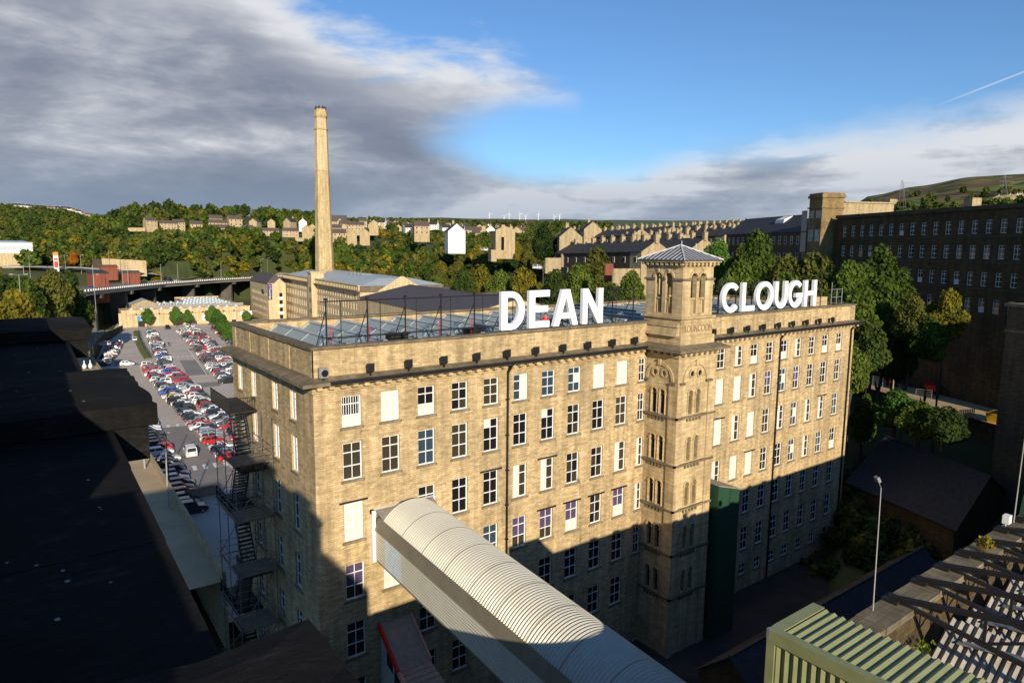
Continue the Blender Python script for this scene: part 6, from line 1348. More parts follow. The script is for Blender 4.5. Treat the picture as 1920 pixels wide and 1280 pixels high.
gA, gB = atz(675, 538, 22), atz(533, 515, 22); gA.z = gB.z = 0; gd = (gB-gA).normalized(); gang = math.atan2(gd.y, gd.x)-math.pi/2; GL = (gB-gA).length; GW = 33
g2 = empty('second_mill', (gA.x+12, gA.y+50, 0), 'long cream stone mill with a pale lead roof, a stair tower and a glass slot', 'mill')
def GF(u, z, d): return (d, u, z)
rc = []; gwin = []
NG = 34
for j, z in enumerate((1.0, 5.1, 9.2, 13.3, 17.0)):
    for i in range(NG):
        u = 3+(GL-6)*i/NG
        if .48*GL < u < .62*GL: continue
        rc.append((u, z, u+1.35, z+(2.6 if j < 4 else 2.2))); gwin.append((u, z, j))
m = MB(gang, tuple(gA)); m.facade(GF, 0, GL, -1, 20.2, rc, .25); m.box(0, GW, 0, GL, -1, 20.2, skip='lbt'); m.build('wall', M['pale_stone'], g2)
m = MB(gang, tuple(gA)); m.box(-1.3, GW+.5, -.6, GL+.6, 20.2, 20.6); m.box(-.1, GW, 0, GL, 20.6, 22.2); m.build('cornice', M['weathered'], g2)
m = MB(gang, tuple(gA)); u = 0
while u < GL: m.box(-.75, -.11, u, u+.9, 20.61, 22.3); u += 2.05
m.box(-.9, .2, 0, GL, 22.3, 22.6); m.build('parapet_blocks', M['pale_stone'], g2)
m = MB(gang, tuple(gA)); m.hexa([(0, -.3, 22.25), (GW, -.3, 22.25), (GW, GL, 22.25), (0, GL, 22.25)], [(10, 8, 24.6), (GW-10, 8, 24.6), (GW-10, GL-8, 24.6), (10, GL-8, 24.6)]); 
m.build('roof', M['lead'], g2)
for k in range(4): m = MB(gang, tuple(gA)); m.box(14, 19, 40+5*k, 42+5*k, 24.61, 25.0); m.build('rooflight', M['steel_glass'], g2)
m = MB(gang, tuple(gA)); uT = GL*.53; m.box(-2.2, 3.4, uT-4.5, uT+1.5, -1, 25.0); m.box(-2.6, 3.8, uT-4.9, uT+1.9, 25.0, 25.5); m.build('stair_tower', M['pale_stone'], g2)
for j in range(4):
    for k in (0, 1): m = MB(gang, tuple(gA)); a0 = uT-3.6+2*k; m.face([(-2.215, a0, 3+4.6*j), (-2.215, a0+1, 3+4.6*j), (-2.215, a0+1, 5+4.6*j), (-2.215, a0, 5+4.6*j)]); m.build('window', M['glass'], g2)
m = MB(gang, tuple(gA)); m.box(-.25, .3, uT+1.9, uT+8.5, 0, 19.8); m.build('glass_slot', M['teal_glass'], g2)
pane_d = None; ordr = sorted(gwin, key=lambda w: w[0])
def gpane(name, items, mt, stuff=False):
    m = MB(gang, tuple(gA))
    for (u, z, j) in items: m.face([(.2, u, z), (.2, u+1.35, z), (.2, u+1.35, z+(2.6 if j < 4 else 2.2)), (.2, u, z+(2.6 if j < 4 else 2.2))])
    o = m.build(name, mt, g2)
    if stuff: o['kind'] = 'stuff'
for it in ordr[:84]: gpane('window', [it], M['blind' if rnd.random() < .75 else 'warm_glass'])
gpane('window', ordr[84:], M['blind'], True)
m = MB(gang, tuple(gA)); m.box(14, 17.5, -2.2, -.05, 0, 19.2); m.build('lift_shaft', M['steel_glass'], g2); m = MB(gang, tuple(gA)); m.box(17.6, 23.5, -1.7, -.05, 0, 18.6); m.build('glass_lobby', M['teal_glass'], g2)
# pediment gable and slate hall
r0_, r1_ = atz(768, 534, 24.0), atz(918, 553.5, 24.0); rd = (r1_-r0_); rd.z = 0; rl = rd.length; rd.normalize(); rn = Vector((rd.y, -rd.x, 0))
if rn.y > 0: rn = -rn
P4 = [(r0_+rn*17), (r0_+rn*17+rd*(rl+14)), (r0_-rn*17+rd*(rl+14)), (r0_-rn*17)]
hall = shed_roof('slate_hall', 'broad stone hall with a purple slate roof and gabled dormers behind the glazed mill roof', 'hall', [(p.x, p.y) for p in P4], 24.0, 20.4, 0, M['pale_stone'], M['purple_slate'])
for f in (.06, .62):
    c0 = r0_+rd*(rl*f)+rn*17.3; ang = math.atan2(rd.y, rd.x); lx = (c0.x, c0.y, 0)
    sgn = -1 if (Vector((-math.sin(ang), math.cos(ang), 0)).dot(rn) > 0) else 1
    m = MB(ang, lx); hw_ = 4.2; yy = lambda d: -d*sgn
    m.face([(-hw_, yy(.3), 10), (hw_, yy(.3), 10), (hw_, yy(.3), 20.3), (0, yy(.3), 23.0), (-hw_, yy(.3), 20.3)]); m.face([(hw_, yy(.3), 10), (hw_, yy(-6), 10), (hw_, yy(-6), 20.3), (hw_, yy(.3), 20.3)]); m.face([(-hw_, yy(.3), 10), (-hw_, yy(-6), 10), (-hw_, yy(-6), 20.3), (-hw_, yy(.3), 20.3)])
    d_ = m.build('dormer_wall', M['pale_stone'], hall)
    m = MB(ang, lx); 
    for s in (-1, 1): m.hexa([(0, yy(.8), 23.0), (s*(hw_+.5), yy(.8), 20.0), (s*(hw_+.5), yy(-11), 20.0), (0, yy(-13), 23.0)], [(0, yy(.8), 23.25), (s*(hw_+.5), yy(.8), 20.25), (s*(hw_+.5), yy(-11), 20.25), (0, yy(-13), 23.25)])
    m.build('dormer_roof', M['purple_slate'], hall)
    for x in (-2.2, 0, 2.2): m = MB(ang, lx); m.face([(x-.5, yy(.32), 15), (x+.5, yy(.32), 15), (x+.5, yy(.32), 18.6), (x, yy(.32), 19.2), (x-.5, yy(.32), 18.6)]); m.build('arched_window', M['blind' if x else 'glass'], hall)
for i in range(14):
    c0 = r0_+rd*(rl*(.16+.03*i))+rn*17.03; ang = math.atan2(rd.y, rd.x); m = MB(ang, (c0.x, c0.y, 0)); m.face([(-.6, 0, 15.5), (.6, 0, 15.5), (.6, 0, 18.6), (-.6, 0, 18.6)]); m.build('window', M['blind'], hall)
pg = atz(757, 517, 26.4); m = MB(math.atan2(_R.y, _R.x), (pg.x, pg.y, 0)); m.hexa([(-9, -.5, 0), (11, -.5, 0), (11, .8, 0), (-9, .8, 0)], [(-9, -.5, 21.0), (11, -.5, 21.0), (11, .8, 21.0), (-9, .8, 21.0)]); m.extrude([[(-9, 21.005), (11, 21.005), (6, 22.6), (0, 26.2), (-1, 26.2)]], lambda u, z, d: (u, -.5+d, z), 1.3); o = m.build('gable_wall', M['pale_stone'], loc=(pg.x, pg.y, 0)); tag(o, 'cream stone gable standing up between the pale lead roof and the slate hall', 'gable')

# ------------------------------------------------------------------ the dark mill on the right with its tower
import numpy as np
dO = atr(1566, 470, 178); dE = atr(1925, 470, 141); dv = (dE-dO); dv.z = 0; dlen = dv.length; dv.normalize(); dang = math.atan2(dv.y, dv.x); dO.z = 0
DL = dlen+22; DB = 4.0; DT = 44.2
dm = empty('dark_mill', (dO.x, dO.y, DB), 'big soot dark stone mill in shadow with rows of white windows at the right', 'mill')
rc = []; dw = []
for j, z in enumerate((39.6, 35.2, 30.5, 25.9)):
    for i in range(24):
        u = 2.2+2.95*i
        if u > DL-2: continue
        rc.append((u, z, u+1.3, z+2.35)); dw.append((u, z, j))
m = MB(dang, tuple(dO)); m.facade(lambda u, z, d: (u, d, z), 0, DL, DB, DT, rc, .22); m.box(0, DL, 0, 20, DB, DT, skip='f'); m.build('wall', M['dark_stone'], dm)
m = MB(dang, tuple(dO)); m.box(-.2, DL, -.35, .003, DT-.5, DT+.25); 
for z in (38.9, 34.5, 29.8): m.box(0, DL, -.12, -.004, z, z+.25)
m.build('string_course', M['sooty_house'], dm)
def cs2(lx, ly): return (dO.x+math.cos(dang)*lx-math.sin(dang)*ly, dO.y+math.sin(dang)*lx+math.cos(dang)*ly)
vis = [w for w in dw if w[0] < dlen+3]
for (u, z, j) in vis[:100]: x, y = cs2(u, .16); add_window(dm, x, y, z, 1.3, 2.35, rz=dang, kind=rnd.choice(['dark', 'dark', 'dark', 'warm', 'half']), style=6, sill=False)
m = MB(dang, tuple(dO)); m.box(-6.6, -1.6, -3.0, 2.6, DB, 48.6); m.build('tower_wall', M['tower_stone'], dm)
m = MB(dang, tuple(dO)); m.box(-6.9, -1.3, -3.3, 2.9, 46.2, 46.5); m.box(-6.9, -1.3, -3.3, 2.9, 48.6, 49.2); m.box(-6.7, -1.5, -3.1, 2.7, 49.2, 49.7); m.build('tower_cornice', M['tower_stone'], dm)
for u in (-6.2, -5.3, -3.6, -2.7):
    for z in (40.6, 44.0): x, y = cs2(u, -3.03); add_window(dm, x, y, z if z > 43 else 38.6, .7, 1.6 if z > 43 else 2.6, rz=dang, kind='blind', style=2, sill=False)
WY = 10
def up_(lx, ly): p = cs2(lx, ly); d = Vector((p[0], p[1], 46))-CAM; return 960+FPX*d.dot(_R2)/d.dot(_F)
while up_(-1.4, WY) < 1675 and WY < 60: WY += .5
m = MB(dang, tuple(dO)); m.box(-6.4, -1.9, 2.6, WY, DB, 47.5); m.box(-6.6, -1.6, 2.92, WY+.3, 47.5, 47.85); m.box(-6.4, -1.5, WY-1.5, WY+.5, 47.85, 48.6); m.build('rear_wing', M['gable'], dm)
m = MB(dang, tuple(dO)); m.box(30, 32, 5, 7, DT, DT+2.2); m.build('roof_stack', M['gable'], dm)
rb = atr(1884, 640, 108); e = empty('stone_block', (rb.x+8, rb.y-2, 3), 'tall plain stone block in shade at the right edge of the photo', 'building'); zt = atr(1884, 574, 108).z
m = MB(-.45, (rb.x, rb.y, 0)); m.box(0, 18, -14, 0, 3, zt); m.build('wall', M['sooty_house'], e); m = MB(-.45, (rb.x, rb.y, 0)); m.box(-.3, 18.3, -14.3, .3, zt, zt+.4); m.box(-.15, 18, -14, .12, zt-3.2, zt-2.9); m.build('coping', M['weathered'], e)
# slate roofed range between the terraces and the tower
qa, qb = atr(1362, 440, 232), atr(1532, 436, 190); d_ = (qb-qa); d_.z = 0; d_.normalize(); nb = Vector((-d_.y, d_.x, 0))
if nb.dot(qa-CAM) < 0: nb = -nb
rg = shed_roof('stone_range', 'long dark stone range with slate roof and white hatch left of the dark mill tower', 'range', [(qa.x, qa.y), (qb.x, qb.y), ((qb+nb*13).x, (qb+nb*13).y), ((qa+nb*13).x, (qa+nb*13).y)], 46.0, 41.4, 29, M['sooty_house'], M['slate'])
ra_ = math.atan2(d_.y, d_.x); L_ = (Vector((qb.x, qb.y, 0))-Vector((qa.x, qa.y, 0))).length
for i in range(16):
    p = qa+d_*(1.5+L_*i/16.5)
    for z in (38.0, 33.6): add_window(rg, p.x-nb.x*.03, p.y-nb.y*.03, z, 1.1, 2.1, rz=ra_, kind='dark', style=2, sill=False)
p = qa+d_*(L_*.46)+nb*3.2; m = MB(ra_, (p.x, p.y, 0)); m.hexa([(0, 0, 42.5), (4.5, 0, 42.5), (4.5, 3.5, 42.5), (0, 3.5, 42.5)], [(0, .6, 45.0), (4.5, .6, 45.0), (4.5, 3.5, 46.2), (0, 3.5, 46.2)]); m.build('roof_hatch', M['white_render'], rg)
p = qa+d_*(L_*.86)+nb*.4; m = MB(ra_, (p.x, p.y, 0)); m.box(0, 2.4, -.6, 2.0, 36, 46.5); m.build('hoist_shaft', M['steel_glass'], rg)

# ------------------------------------------------------------------ houses
HW = {}
def house_kit(key, L, Wd, h, rh, wallm, roofm, chim, floors=2):
    """one house, front on -y, ridge along x: wall, roof, chimney, windows as child meshes with the origin at the base centre"""
    e = empty('house', (0, 0, 0), None, 'house')
    m = MB(); x0, x1, y0, y1 = -L/2, L/2, -Wd/2, Wd/2
    m.box(x0, x1, y0, y1, -4, h, skip='t'); 
    for x in (x0, x1): m.face([(x, y0, h), (x, y1, h), (x, 0, h+rh)])
    m.build('wall', M[wallm], e)
    m = MB(); o = .3; s = rh/(Wd/2)
    for sg in (-1, 1):
        A = [(x0-.12, sg*(Wd/2+o), h-s*o), (x1+.12, sg*(Wd/2+o), h-s*o), (x1+.12, 0, h+rh), (x0-.12, 0, h+rh)]
        m.face([(p[0], p[1], p[2]+.14) for p in A]); m.face(A)
        for i in range(4): j = (i+1) % 4; m.face([A[i], A[j], (A[j][0], A[j][1], A[j][2]+.14), (A[i][0], A[i][1], A[i][2]+.14)])
    rf = m.build('roof', M[roofm], e)
    if chim:
        m = MB(); m.box(x1-.45, x1+.45, -.5, .5, h+rh-.6, h+rh+1.3); m.box(x1-.52, x1+.52, -.57, .57, h+rh+1.3, h+rh+1.45)
        for q in (-.25, .2): m.lathe(x1, q, [(.14, h+rh+1.45), (.11, h+rh+1.95)], 6)
        m.build('chimney', M['gable'], rf)
    n_ = max(1, int(L/2.6))
    for f in range(floors):
        for i in range(n_):
            c = x0+L*(i+.5)/n_
            for sg in (-1, 1):
                m = MB(); z = .9+f*2.75; m.box(c-.5, c+.5, sg*(Wd/2+.03)-.03, sg*(Wd/2+.03)+.03, z, z+1.35); w = m.build('window', M['white_paint'], e)
                m = MB(); m.box(c-.42, c+.42, sg*(Wd/2+.065)-.008, sg*(Wd/2+.065)+.008, z+.08, z+1.27); m.build('pane', M['glass'], w)
    HW[key] = e; e.location = (0, 0, -500); return e
def place_house(key, x, y, z, rz, label, group, sc=1):
    k = HW[key]
    if not k.get('used'): c = k; c['used'] = 1; c.location = (x, y, z); c.rotation_euler = (0, 0, rz); c.scale = (sc,)*3
    else: c = copy_tree(k, (x, y, z), rz, (sc,)*3); c.location = (x, y, z)
    c['label'] = label; c['group'] = group; return c
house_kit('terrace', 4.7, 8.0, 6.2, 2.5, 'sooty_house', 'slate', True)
house_kit('endhouse', 4.7, 8.0, 6.2, 2.5, 'gable', 'slate', True)
house_kit('pale', 9.0, 7.0, 5.4, 2.6, 'house_stone', 'brown_tile', False); house_kit('pale_pair', 14.5, 7.5, 5.4, 2.8, 'house_stone', 'brown_tile', False)
house_kit('white', 9.0, 7.5, 5.6, 3.2, 'white_render', 'slate', True); house_kit('stone', 9.0, 7.5, 6.2, 3.2, 'gable', 'slate', True); house_kit('town', 9, 7, 5.5, 2.8, 'house_stone', 'brown_tile', True)
for k in HW.values():
    if 'used' in k.keys(): del k['used']
TERR = [('the terrace nearest the belfry', 1231, 451, 188, 13, 9), ('the short terrace', 1322, 446, 205, 12, 7), ('the terrace behind the nearest', 1288, 437, 238, 10, 8), ('the second terrace uphill', 1203, 428, 262, 10, 9), ('the terrace by the parked street', 1118, 428, 285, 14, 6),
        ('the mid slope terrace', 1375, 428, 262, 10, 9), ('the terrace below the skyline trees', 1432, 421, 300, 10, 9), ('the upper left terrace', 1262, 424, 318, 10, 10), ('the upper middle terrace', 1338, 420, 335, 10, 10), ('the topmost terrace', 1400, 415, 370, 10, 9)]
for nm, u, v, r, azd, n_ in TERR:
    ap_ = atr(u, v, r); a = R(azd); d = Vector((math.sin(a), math.cos(a), 0)); wide = 1.0 if r > 215 else 1.15; zb = ap_.z-8.7*wide
    for i in range(n_):
        p = ap_+d*(2.35+4.7*i)*wide
        place_house('endhouse' if i == 0 else 'terrace', p.x, p.y, zb-.12*i, math.pi/2-a+math.pi, f'{"gable end house" if i == 0 else "sooty stone house"} in {nm}, {ORD[i]} from its near end', 'terraced houses on the slope', wide)
def face_house(key, u, vb, r, label, group, sc=1, turn=0, vt=None):
    p = atr(u, vb, r); ang = math.atan2(p.y-CAM.y, p.x-CAM.x)-math.pi/2
    return place_house(key, p.x, p.y, p.z, ang+turn, label, group, sc)
G_ = R(90)
hill = [('pale', 282, 426, 655, 1.0, 'upper', .35), ('pale_pair', 316, 430, 655, .9, 'upper', .12), ('pale', 335, 429, 662, 1.0, 'upper', .2), ('pale', 368, 433, 650, 1.05, 'upper', .1), ('pale', 405, 424, 672, 1.2, 'upper', .05), ('pale_pair', 409, 430, 648, 1.0, 'middle', .0), ('pale_pair', 411, 440, 625, 1.0, 'lower', .0), ('pale', 440, 425, 668, 1.25, 'upper', .25), ('pale', 464, 440, 628, 1.0, 'lower', .0),
        ('pale_pair', 479, 426, 665, .9, 'upper', G_*.8), ('pale_pair', 483, 443, 622, 1.0, 'lower', G_), ('pale', 509, 426, 660, .9, 'upper', G_), ('pale_pair', 508, 444, 618, .9, 'lower', 0), ('pale_pair', 545, 444, 618, .9, 'lower', 0), ('stone', 544, 429, 655, 1.0, 'middle', G_*.6), ('white', 568, 427, 652, .9, 'middle', G_), ('pale', 575, 441, 622, 1.05, 'lower', G_), ('pale', 586, 441, 630, 1.2, 'lower', G_),
        ('pale', 630, 440, 520, .9, 'lower', 0), ('pale', 648, 433, 560, 1, 'middle', .1), ('pale_pair', 668, 433, 555, .85, 'middle', 0), ('pale', 636, 452, 485, 1, 'lower', .1), ('pale', 660, 452, 480, .9, 'lower', G_), ('pale', 684, 450, 490, .95, 'lower', G_), ('pale', 701, 432, 560, 1, 'middle', G_)]
cnt = {}
for key, u, vb, r, sc_, rowi, turn in hill:
    side = 'left' if u < 600 else 'right'; kk = (rowi, side); cnt[kk] = cnt.get(kk, 0)+1
    nmk = {'pale': 'cream stone house', 'pale_pair': 'wide cream house pair', 'white': 'white gabled house', 'stone': 'grey stone house'}[key]
    face_house(key, u, vb, r, f'{nmk} in the {rowi} row {side} of the chimney, {ORD[cnt[kk]-1]} from left', 'hillside houses', sc_, turn)
for i, (u0, u1, v, r) in enumerate(((240, 272, 427, 645), (318, 352, 434, 640), (372, 398, 437, 632), (424, 440, 440, 620), (545, 590, 446, 612))):
    a, b = atr(u0, v, r), atr(u1, v, r); m = MB(); d = (b-a).normalized()*.0; m.hexa([(a.x, a.y, a.z-3), (b.x, b.y, b.z-3), (b.x, b.y+.8, b.z-3), (a.x, a.y+.8, a.z-3)], [(a.x, a.y, a.z+.1), (b.x, b.y, b.z+.1), (b.x, b.y+.8, b.z+.1), (a.x, a.y+.8, a.z+.1)]); o = m.build('garden_wall', M['house_stone'], loc=(a.x, a.y, a.z)); tag(o, f'pale garden wall below the hillside houses, {ORD[i]} from the left', 'wall', 'garden walls on the hillside')
h = face_house('white', 853, 458, 305, 'white rendered gable house standing alone above the woods in the centre', 'single houses above the woods', 1.0, G_+.18)
face_house('stone', 1066, 480, 232, 'stone gable house right of the tall dark tree', 'single houses above the woods', 1.0, G_+.15); face_house('stone', 1107, 458, 285, 'stone gable house beside the street of parked cars', 'single houses above the woods', .95, G_+.2); face_house('town', 790, 441, 420, 'cream house with a brown roof left of the white house', 'single houses above the woods', 1.0, .1)
# church like stone villa
c_ = atr(634, 430, 590); e = empty('stone_church', tuple(c_), 'dark stone church with slate gables on the hill just right of the chimney', 'church'); ang = math.atan2(c_.y-CAM.y, c_.x-CAM.x)-math.pi/2
m = MB(ang, tuple(c_)); m.box(-7, 7, 0, 9, -4, 6.5); m.box(-1, 4, -2, 0, -4, 6); m.face([(-1, -2, 6), (4, -2, 6), (1.5, -2, 9)]); m.face([(-7, 0, 6.5), (-7, 9, 6.5), (-7, 4.5, 11.5)]); m.face([(7, 0, 6.5), (7, 9, 6.5), (7, 4.5, 11.5)]); m.build('wall', M['gable'], e)
m = MB(ang, tuple(c_)); m.face([(-7.3, -.4, 6.3), (7.3, -.4, 6.3), (7.3, 4.5, 11.7), (-7.3, 4.5, 11.7)]); m.face([(-7.3, 9.4, 6.3), (7.3, 9.4, 6.3), (7.3, 4.5, 11.7), (-7.3, 4.5, 11.7)]); m.face([(-1.3, -2.2, 5.8), (1.5, -2.2, 9.2), (1.5, 3, 9.2), (-1.3, 3, 5.8)]); m.face([(4.3, -2.2, 5.8), (1.5, -2.2, 9.2), (1.5, 3, 9.2), (4.3, 3, 5.8)]); m.build('roof', M['purple_slate'], e)
for x in (-5, -3, .6, 2.2, 5.5): m = MB(ang, tuple(c_)); y = -2.03 if -1 < x < 4 else -.03; m.face([(x-.4, y, 1.5), (x+.4, y, 1.5), (x+.4, y, 4), (x, y, 4.8), (x-.4, y, 4)]); m.build('window', M['glass'], e)
# square stone house with stepped parapet
c_ = atr(950, 470, 258); ang = math.atan2(c_.y-CAM.y, c_.x-CAM.x)-math.pi/2+.25; e = empty('stone_tower_house', tuple(c_), 'square sunlit stone house with a stepped parapet and one tall dark opening above the woods', 'house')
m = MB(ang, tuple(c_)); m.facade(lambda u, z, d: (u, d, z), -4.2, 3.2, -3, 7.3, [(-2.1, .2, -1.0, 5.0)], .5); m.box(-4.2, 3.2, 0, 7, -3, 7.3, skip='f'); m.extrude([[(-4.2, 7.3), (3.2, 7.3), (3.2, 7.8), (2.0, 7.8), (2.0, 8.4), (.6, 8.6), (-.6, 9.0), (-1.8, 8.6), (-3.2, 7.9), (-4.2, 7.6)]], lambda u, z, d: (u, d, z), .5); m.box(2.3, 3.2, 4, 6, 7.3, 9.2); m.box(-1, .2, 4, 5, 7.3, 9.6); m.build('wall', M['house_stone'], e)
m = MB(ang, tuple(c_)); m.face([(-2.1, .45, .2), (-1, .45, .2), (-1, .45, 5), (-2.1, .45, 5)]); m.build('opening', M['glass'], e); m = MB(ang, tuple(c_)); m.face([(3.21, 1.5, 3.6), (3.21, 3, 3.6), (3.21, 3, 5.2), (3.21, 1.5, 5.2)]); m.build('window', M['glass'], e)
m = MB(ang, tuple(c_)); m.box(-6.4, -4.3, -2, 3, -4, .3); m.build('terrace_wall', M['house_stone'], e)
for i, (u0, u1, v, r, hh, mt, lab) in enumerate(((1023, 1052, 500, 205, 2.6, 'gable', 'cream garden wall in the trees below the stone gable house'), (1053, 1088, 489, 222, 2.2, 'timber', 'pale plank garden fence below the stone gable house'), (1135, 1150, 512, 165, 2.2, 'brick', 'low red brick garden wall near the terraces'), (1150, 1200, 520, 160, 2, 'gable', 'curving stone garden wall below the nearest terrace'))):
    a, b = atr(u0, v, r), atr(u1, v, r); m = MB(); m.hexa([(a.x, a.y, a.z-2), (b.x, b.y, b.z-2), (b.x, b.y+.4, b.z-2), (a.x, a.y+.4, a.z-2)], [(a.x, a.y, a.z+hh), (b.x, b.y, b.z+hh), (b.x, b.y+.4, b.z+hh), (a.x, a.y+.4, a.z+hh)]); o = m.build('garden_fence' if mt == 'timber' else 'garden_wall', M[mt], loc=(a.x, a.y, a.z)); tag(o, lab, 'fence' if mt == 'timber' else 'wall')
# far town and far hamlets: a few pixels each
for i in range(64):
    u = rnd.uniform(700, 1000) if i < 52 else rnd.uniform(610, 720); r = rnd.uniform(520, 1500); z = ground_ur(u, r); p = atr(u, 440, r); rz = rnd.choice([0, G_, .3, -.4]) + math.atan2(p.y-CAM.y, p.x-CAM.x)-math.pi/2
    place_house(rnd.choice(['town', 'town', 'pale', 'white', 'pale_pair']) , p.x, p.y, z+rnd.uniform(0, 1.5), rz, 'small house in the far town spread below the moor', 'houses of the far town', rnd.uniform(.9, 1.3))
for i in range(26):
    u = 22+150*i/26+rnd.uniform(-3, 3); r = 2450; z = ground_ur(u, r)-2; p = atr(u, 390, r); c = place_house(rnd.choice(['white', 'town', 'pale_pair']), p.x, p.y, z+6, math.atan2(p.y-CAM.y, p.x-CAM.x)-math.pi/2, 'tiny bright house on the far left ridge', 'houses on the far left ridge', 1.35)
for i in range(14):
    u = 1868+60*i/14; r = 1500; p = atr(u, 378, r); place_house(rnd.choice(['white', 'pale_pair']), p.x, p.y, ground_ur(u, r)+3, 0.3, 'tiny pale house on the far right hillside', 'houses on the far right hillside', 1.5)
for key, e in HW.items():
    if not e.get('used'):
        for c in list(e.children_recursive): bpy.data.objects.remove(c)
        bpy.data.objects.remove(e)
for o in bpy.data.objects:
    if 'used' in o.keys(): del o['used']

# ------------------------------------------------------------------ far left of the viaduct: retail shed, road, brick units, signs
def block(name, label, cat, u, v, r, w, d, h, wallm, turn=0, roofm=None, zoff=-3, extra=None):
    p = atr(u, v, r); ang = math.atan2(p.y-CAM.y, p.x-CAM.x)-math.pi/2+turn; e = empty(name, (p.x, p.y, p.z+zoff), label, cat)
    m = MB(ang, tuple(p)); m.box(-w/2, w/2, 0, d, zoff, h, skip='t'); m.build('wall', M[wallm], e); m = MB(ang, tuple(p)); m.hexa([(-w/2-.2, -.2, h), (w/2+.2, -.2, h), (w/2+.2, d+.2, h), (-w/2-.2, d+.2, h)], [(-w/2-.2, -.2, h+.4), (w/2+.2, -.2, h+.4), (w/2+.2, d+.2, h+1.4), (-w/2-.2, d+.2, h+1.4)]); m.build('roof', M[roofm or 'rooflight'], e); return e, p, ang
e, p, ang = block('retail_shed', 'white and pale blue retail shed at the far left beyond the trees', 'retail shed', 2, 492, 470, 30, 24, 10.5, 'white_render', .15)
m = MB(ang, tuple(p)); m.box(-6, 15, -.3, -.01, 7, 8.8); m.build('blue_band', M['rooflight'], e); m = MB(ang, tuple(p)); m.box(-8, 15.2, -1.2, -.02, -2, 5.2); m.build('stone_front', M['pale_stone'], e)
block('brick_unit', 'small red brick unit with a grey roof beside the left end of the viaduct', 'building', 190, 533, 345, 6, 8, 4.6, 'brick', .3, 'slate', -8); block('brick_unit', 'low red brick unit behind the first one beyond the viaduct', 'building', 246, 521, 402, 8, 5, 2.2, 'brick', .1, 'brown_tile', -6); block('brick_unit', 'narrow red brick unit under the long cream retaining wall', 'building', 205, 508, 430, 8, 5, 1.8, 'brick', .1, 'brick', -5)
for i, (u0, v0, u1, v1, r0, r1, hh, mt, lab) in enumerate(((192, 503, 275, 508, 455, 430, 5.6, 'pale_stone', 'long cream retaining wall above the brick units beyond the viaduct'), (137, 498, 190, 503, 480, 458, 5.0, 'sooty_house', 'long grey retaining wall left of the cream one beyond the viaduct'))):
    a, b = atr(u0, v0, r0), atr(u1, v1, r1); m = MB(); m.hexa([(a.x, a.y, a.z-3), (b.x, b.y, b.z-3), (b.x, b.y+1.2, b.z-3), (a.x, a.y+1.2, a.z-3)], [(a.x, a.y, a.z+hh), (b.x, b.y, b.z+hh), (b.x, b.y+1.2, b.z+hh), (a.x, a.y+1.2, a.z+hh)]); o = m.build('retaining_wall', M[mt], loc=(a.x, a.y, a.z)); tag(o, lab, 'wall')
m = MB()
rd_ = [(20, 502, 455), (90, 504, 450), (150, 505, 446), (200, 509, 432), (260, 513, 428), (300, 518, 436)]
for (u0, v0, r0), (u1, v1, r1) in zip(rd_, rd_[1:]):
    a, b = atr(u0, v0, r0), atr(u1, v1, r1); na = Vector((a.x-CAM.x, a.y-CAM.y, 0)).normalized()*9; m.face([(a.x, a.y, a.z+.6), (b.x, b.y, b.z+.6), (b.x+na.x, b.y+na.y, b.z+1.2), (a.x+na.x, a.y+na.y, a.z+1.2)])
o = m.build('road', M['asphalt'], loc=(0, 400, 20)); o['kind'] = 'structure'
m = MB(); a, b, c, d = atr(474, 522, 530), atr(505, 524, 528), atr(548, 509, 590), atr(528, 503, 620); m.face([tuple(x) for x in (a, b, c, d)]); o = m.build('slip_road', M['asphalt'], loc=tuple(a)); o['kind'] = 'structure'
p = atr(106, 502, 440); e = empty('totem_sign', tuple(p), 'tall orange and white totem sign beside the far road', 'sign'); m = MB(YAW*-1+.5, tuple(p)); m.box(-1.1, 1.1, 0, .6, -2, 6.5); m.build('lower_panel', M['sign_white'], e); m = MB(YAW*-1+.5, tuple(p)); m.box(-1.2, 1.2, -.1, .7, 6.5, 8.2); m.build('orange_top', M['orange'], e); m = MB(YAW*-1+.5, tuple(p)); m.box(-.9, .9, -.06, -.004, .2, 3.4); m.box(-.9, .9, -.06, -.004, 4.0, 5.0); m.build('red_panels', M['red'], e)
for i, (u, v, vt, r, lab) in enumerate(((56, 508, 480, 430, 'pole with a square white sign at the far left road'), (178, 555, 515, 290, 'lamp post standing at the left end of the viaduct'), (38, 548, 515, 210, 'twin headed lamp post rising out of the near left trees'), (123, 504, 480, 440, 'slim lamp post beside the orange totem sign'), (152, 500, 478, 450, 'slim lamp post on the far road before the grey wall'), (205, 492, 474, 450, 'slim lamp post above the left end of the cream wall'), (222, 496, 473, 440, 'slim lamp post above the middle of the cream wall'), (490, 515, 486, 540, 'lamp post where the viaduct meets the wooded slope'), (502, 514, 484, 545, 'second lamp post where the viaduct meets the wooded slope'))):
    b = atr(u, v, r); t = atr(u, vt, r); lamp_post('lamp_post', (b.x, b.y, gz(b.x, b.y)-1), (b.x, b.y, t.z), lab, [(1.2, -.4, .1), (-1.2, .4, .1)] if i == 2 else [(.9, -.3, .1)], r=.09)
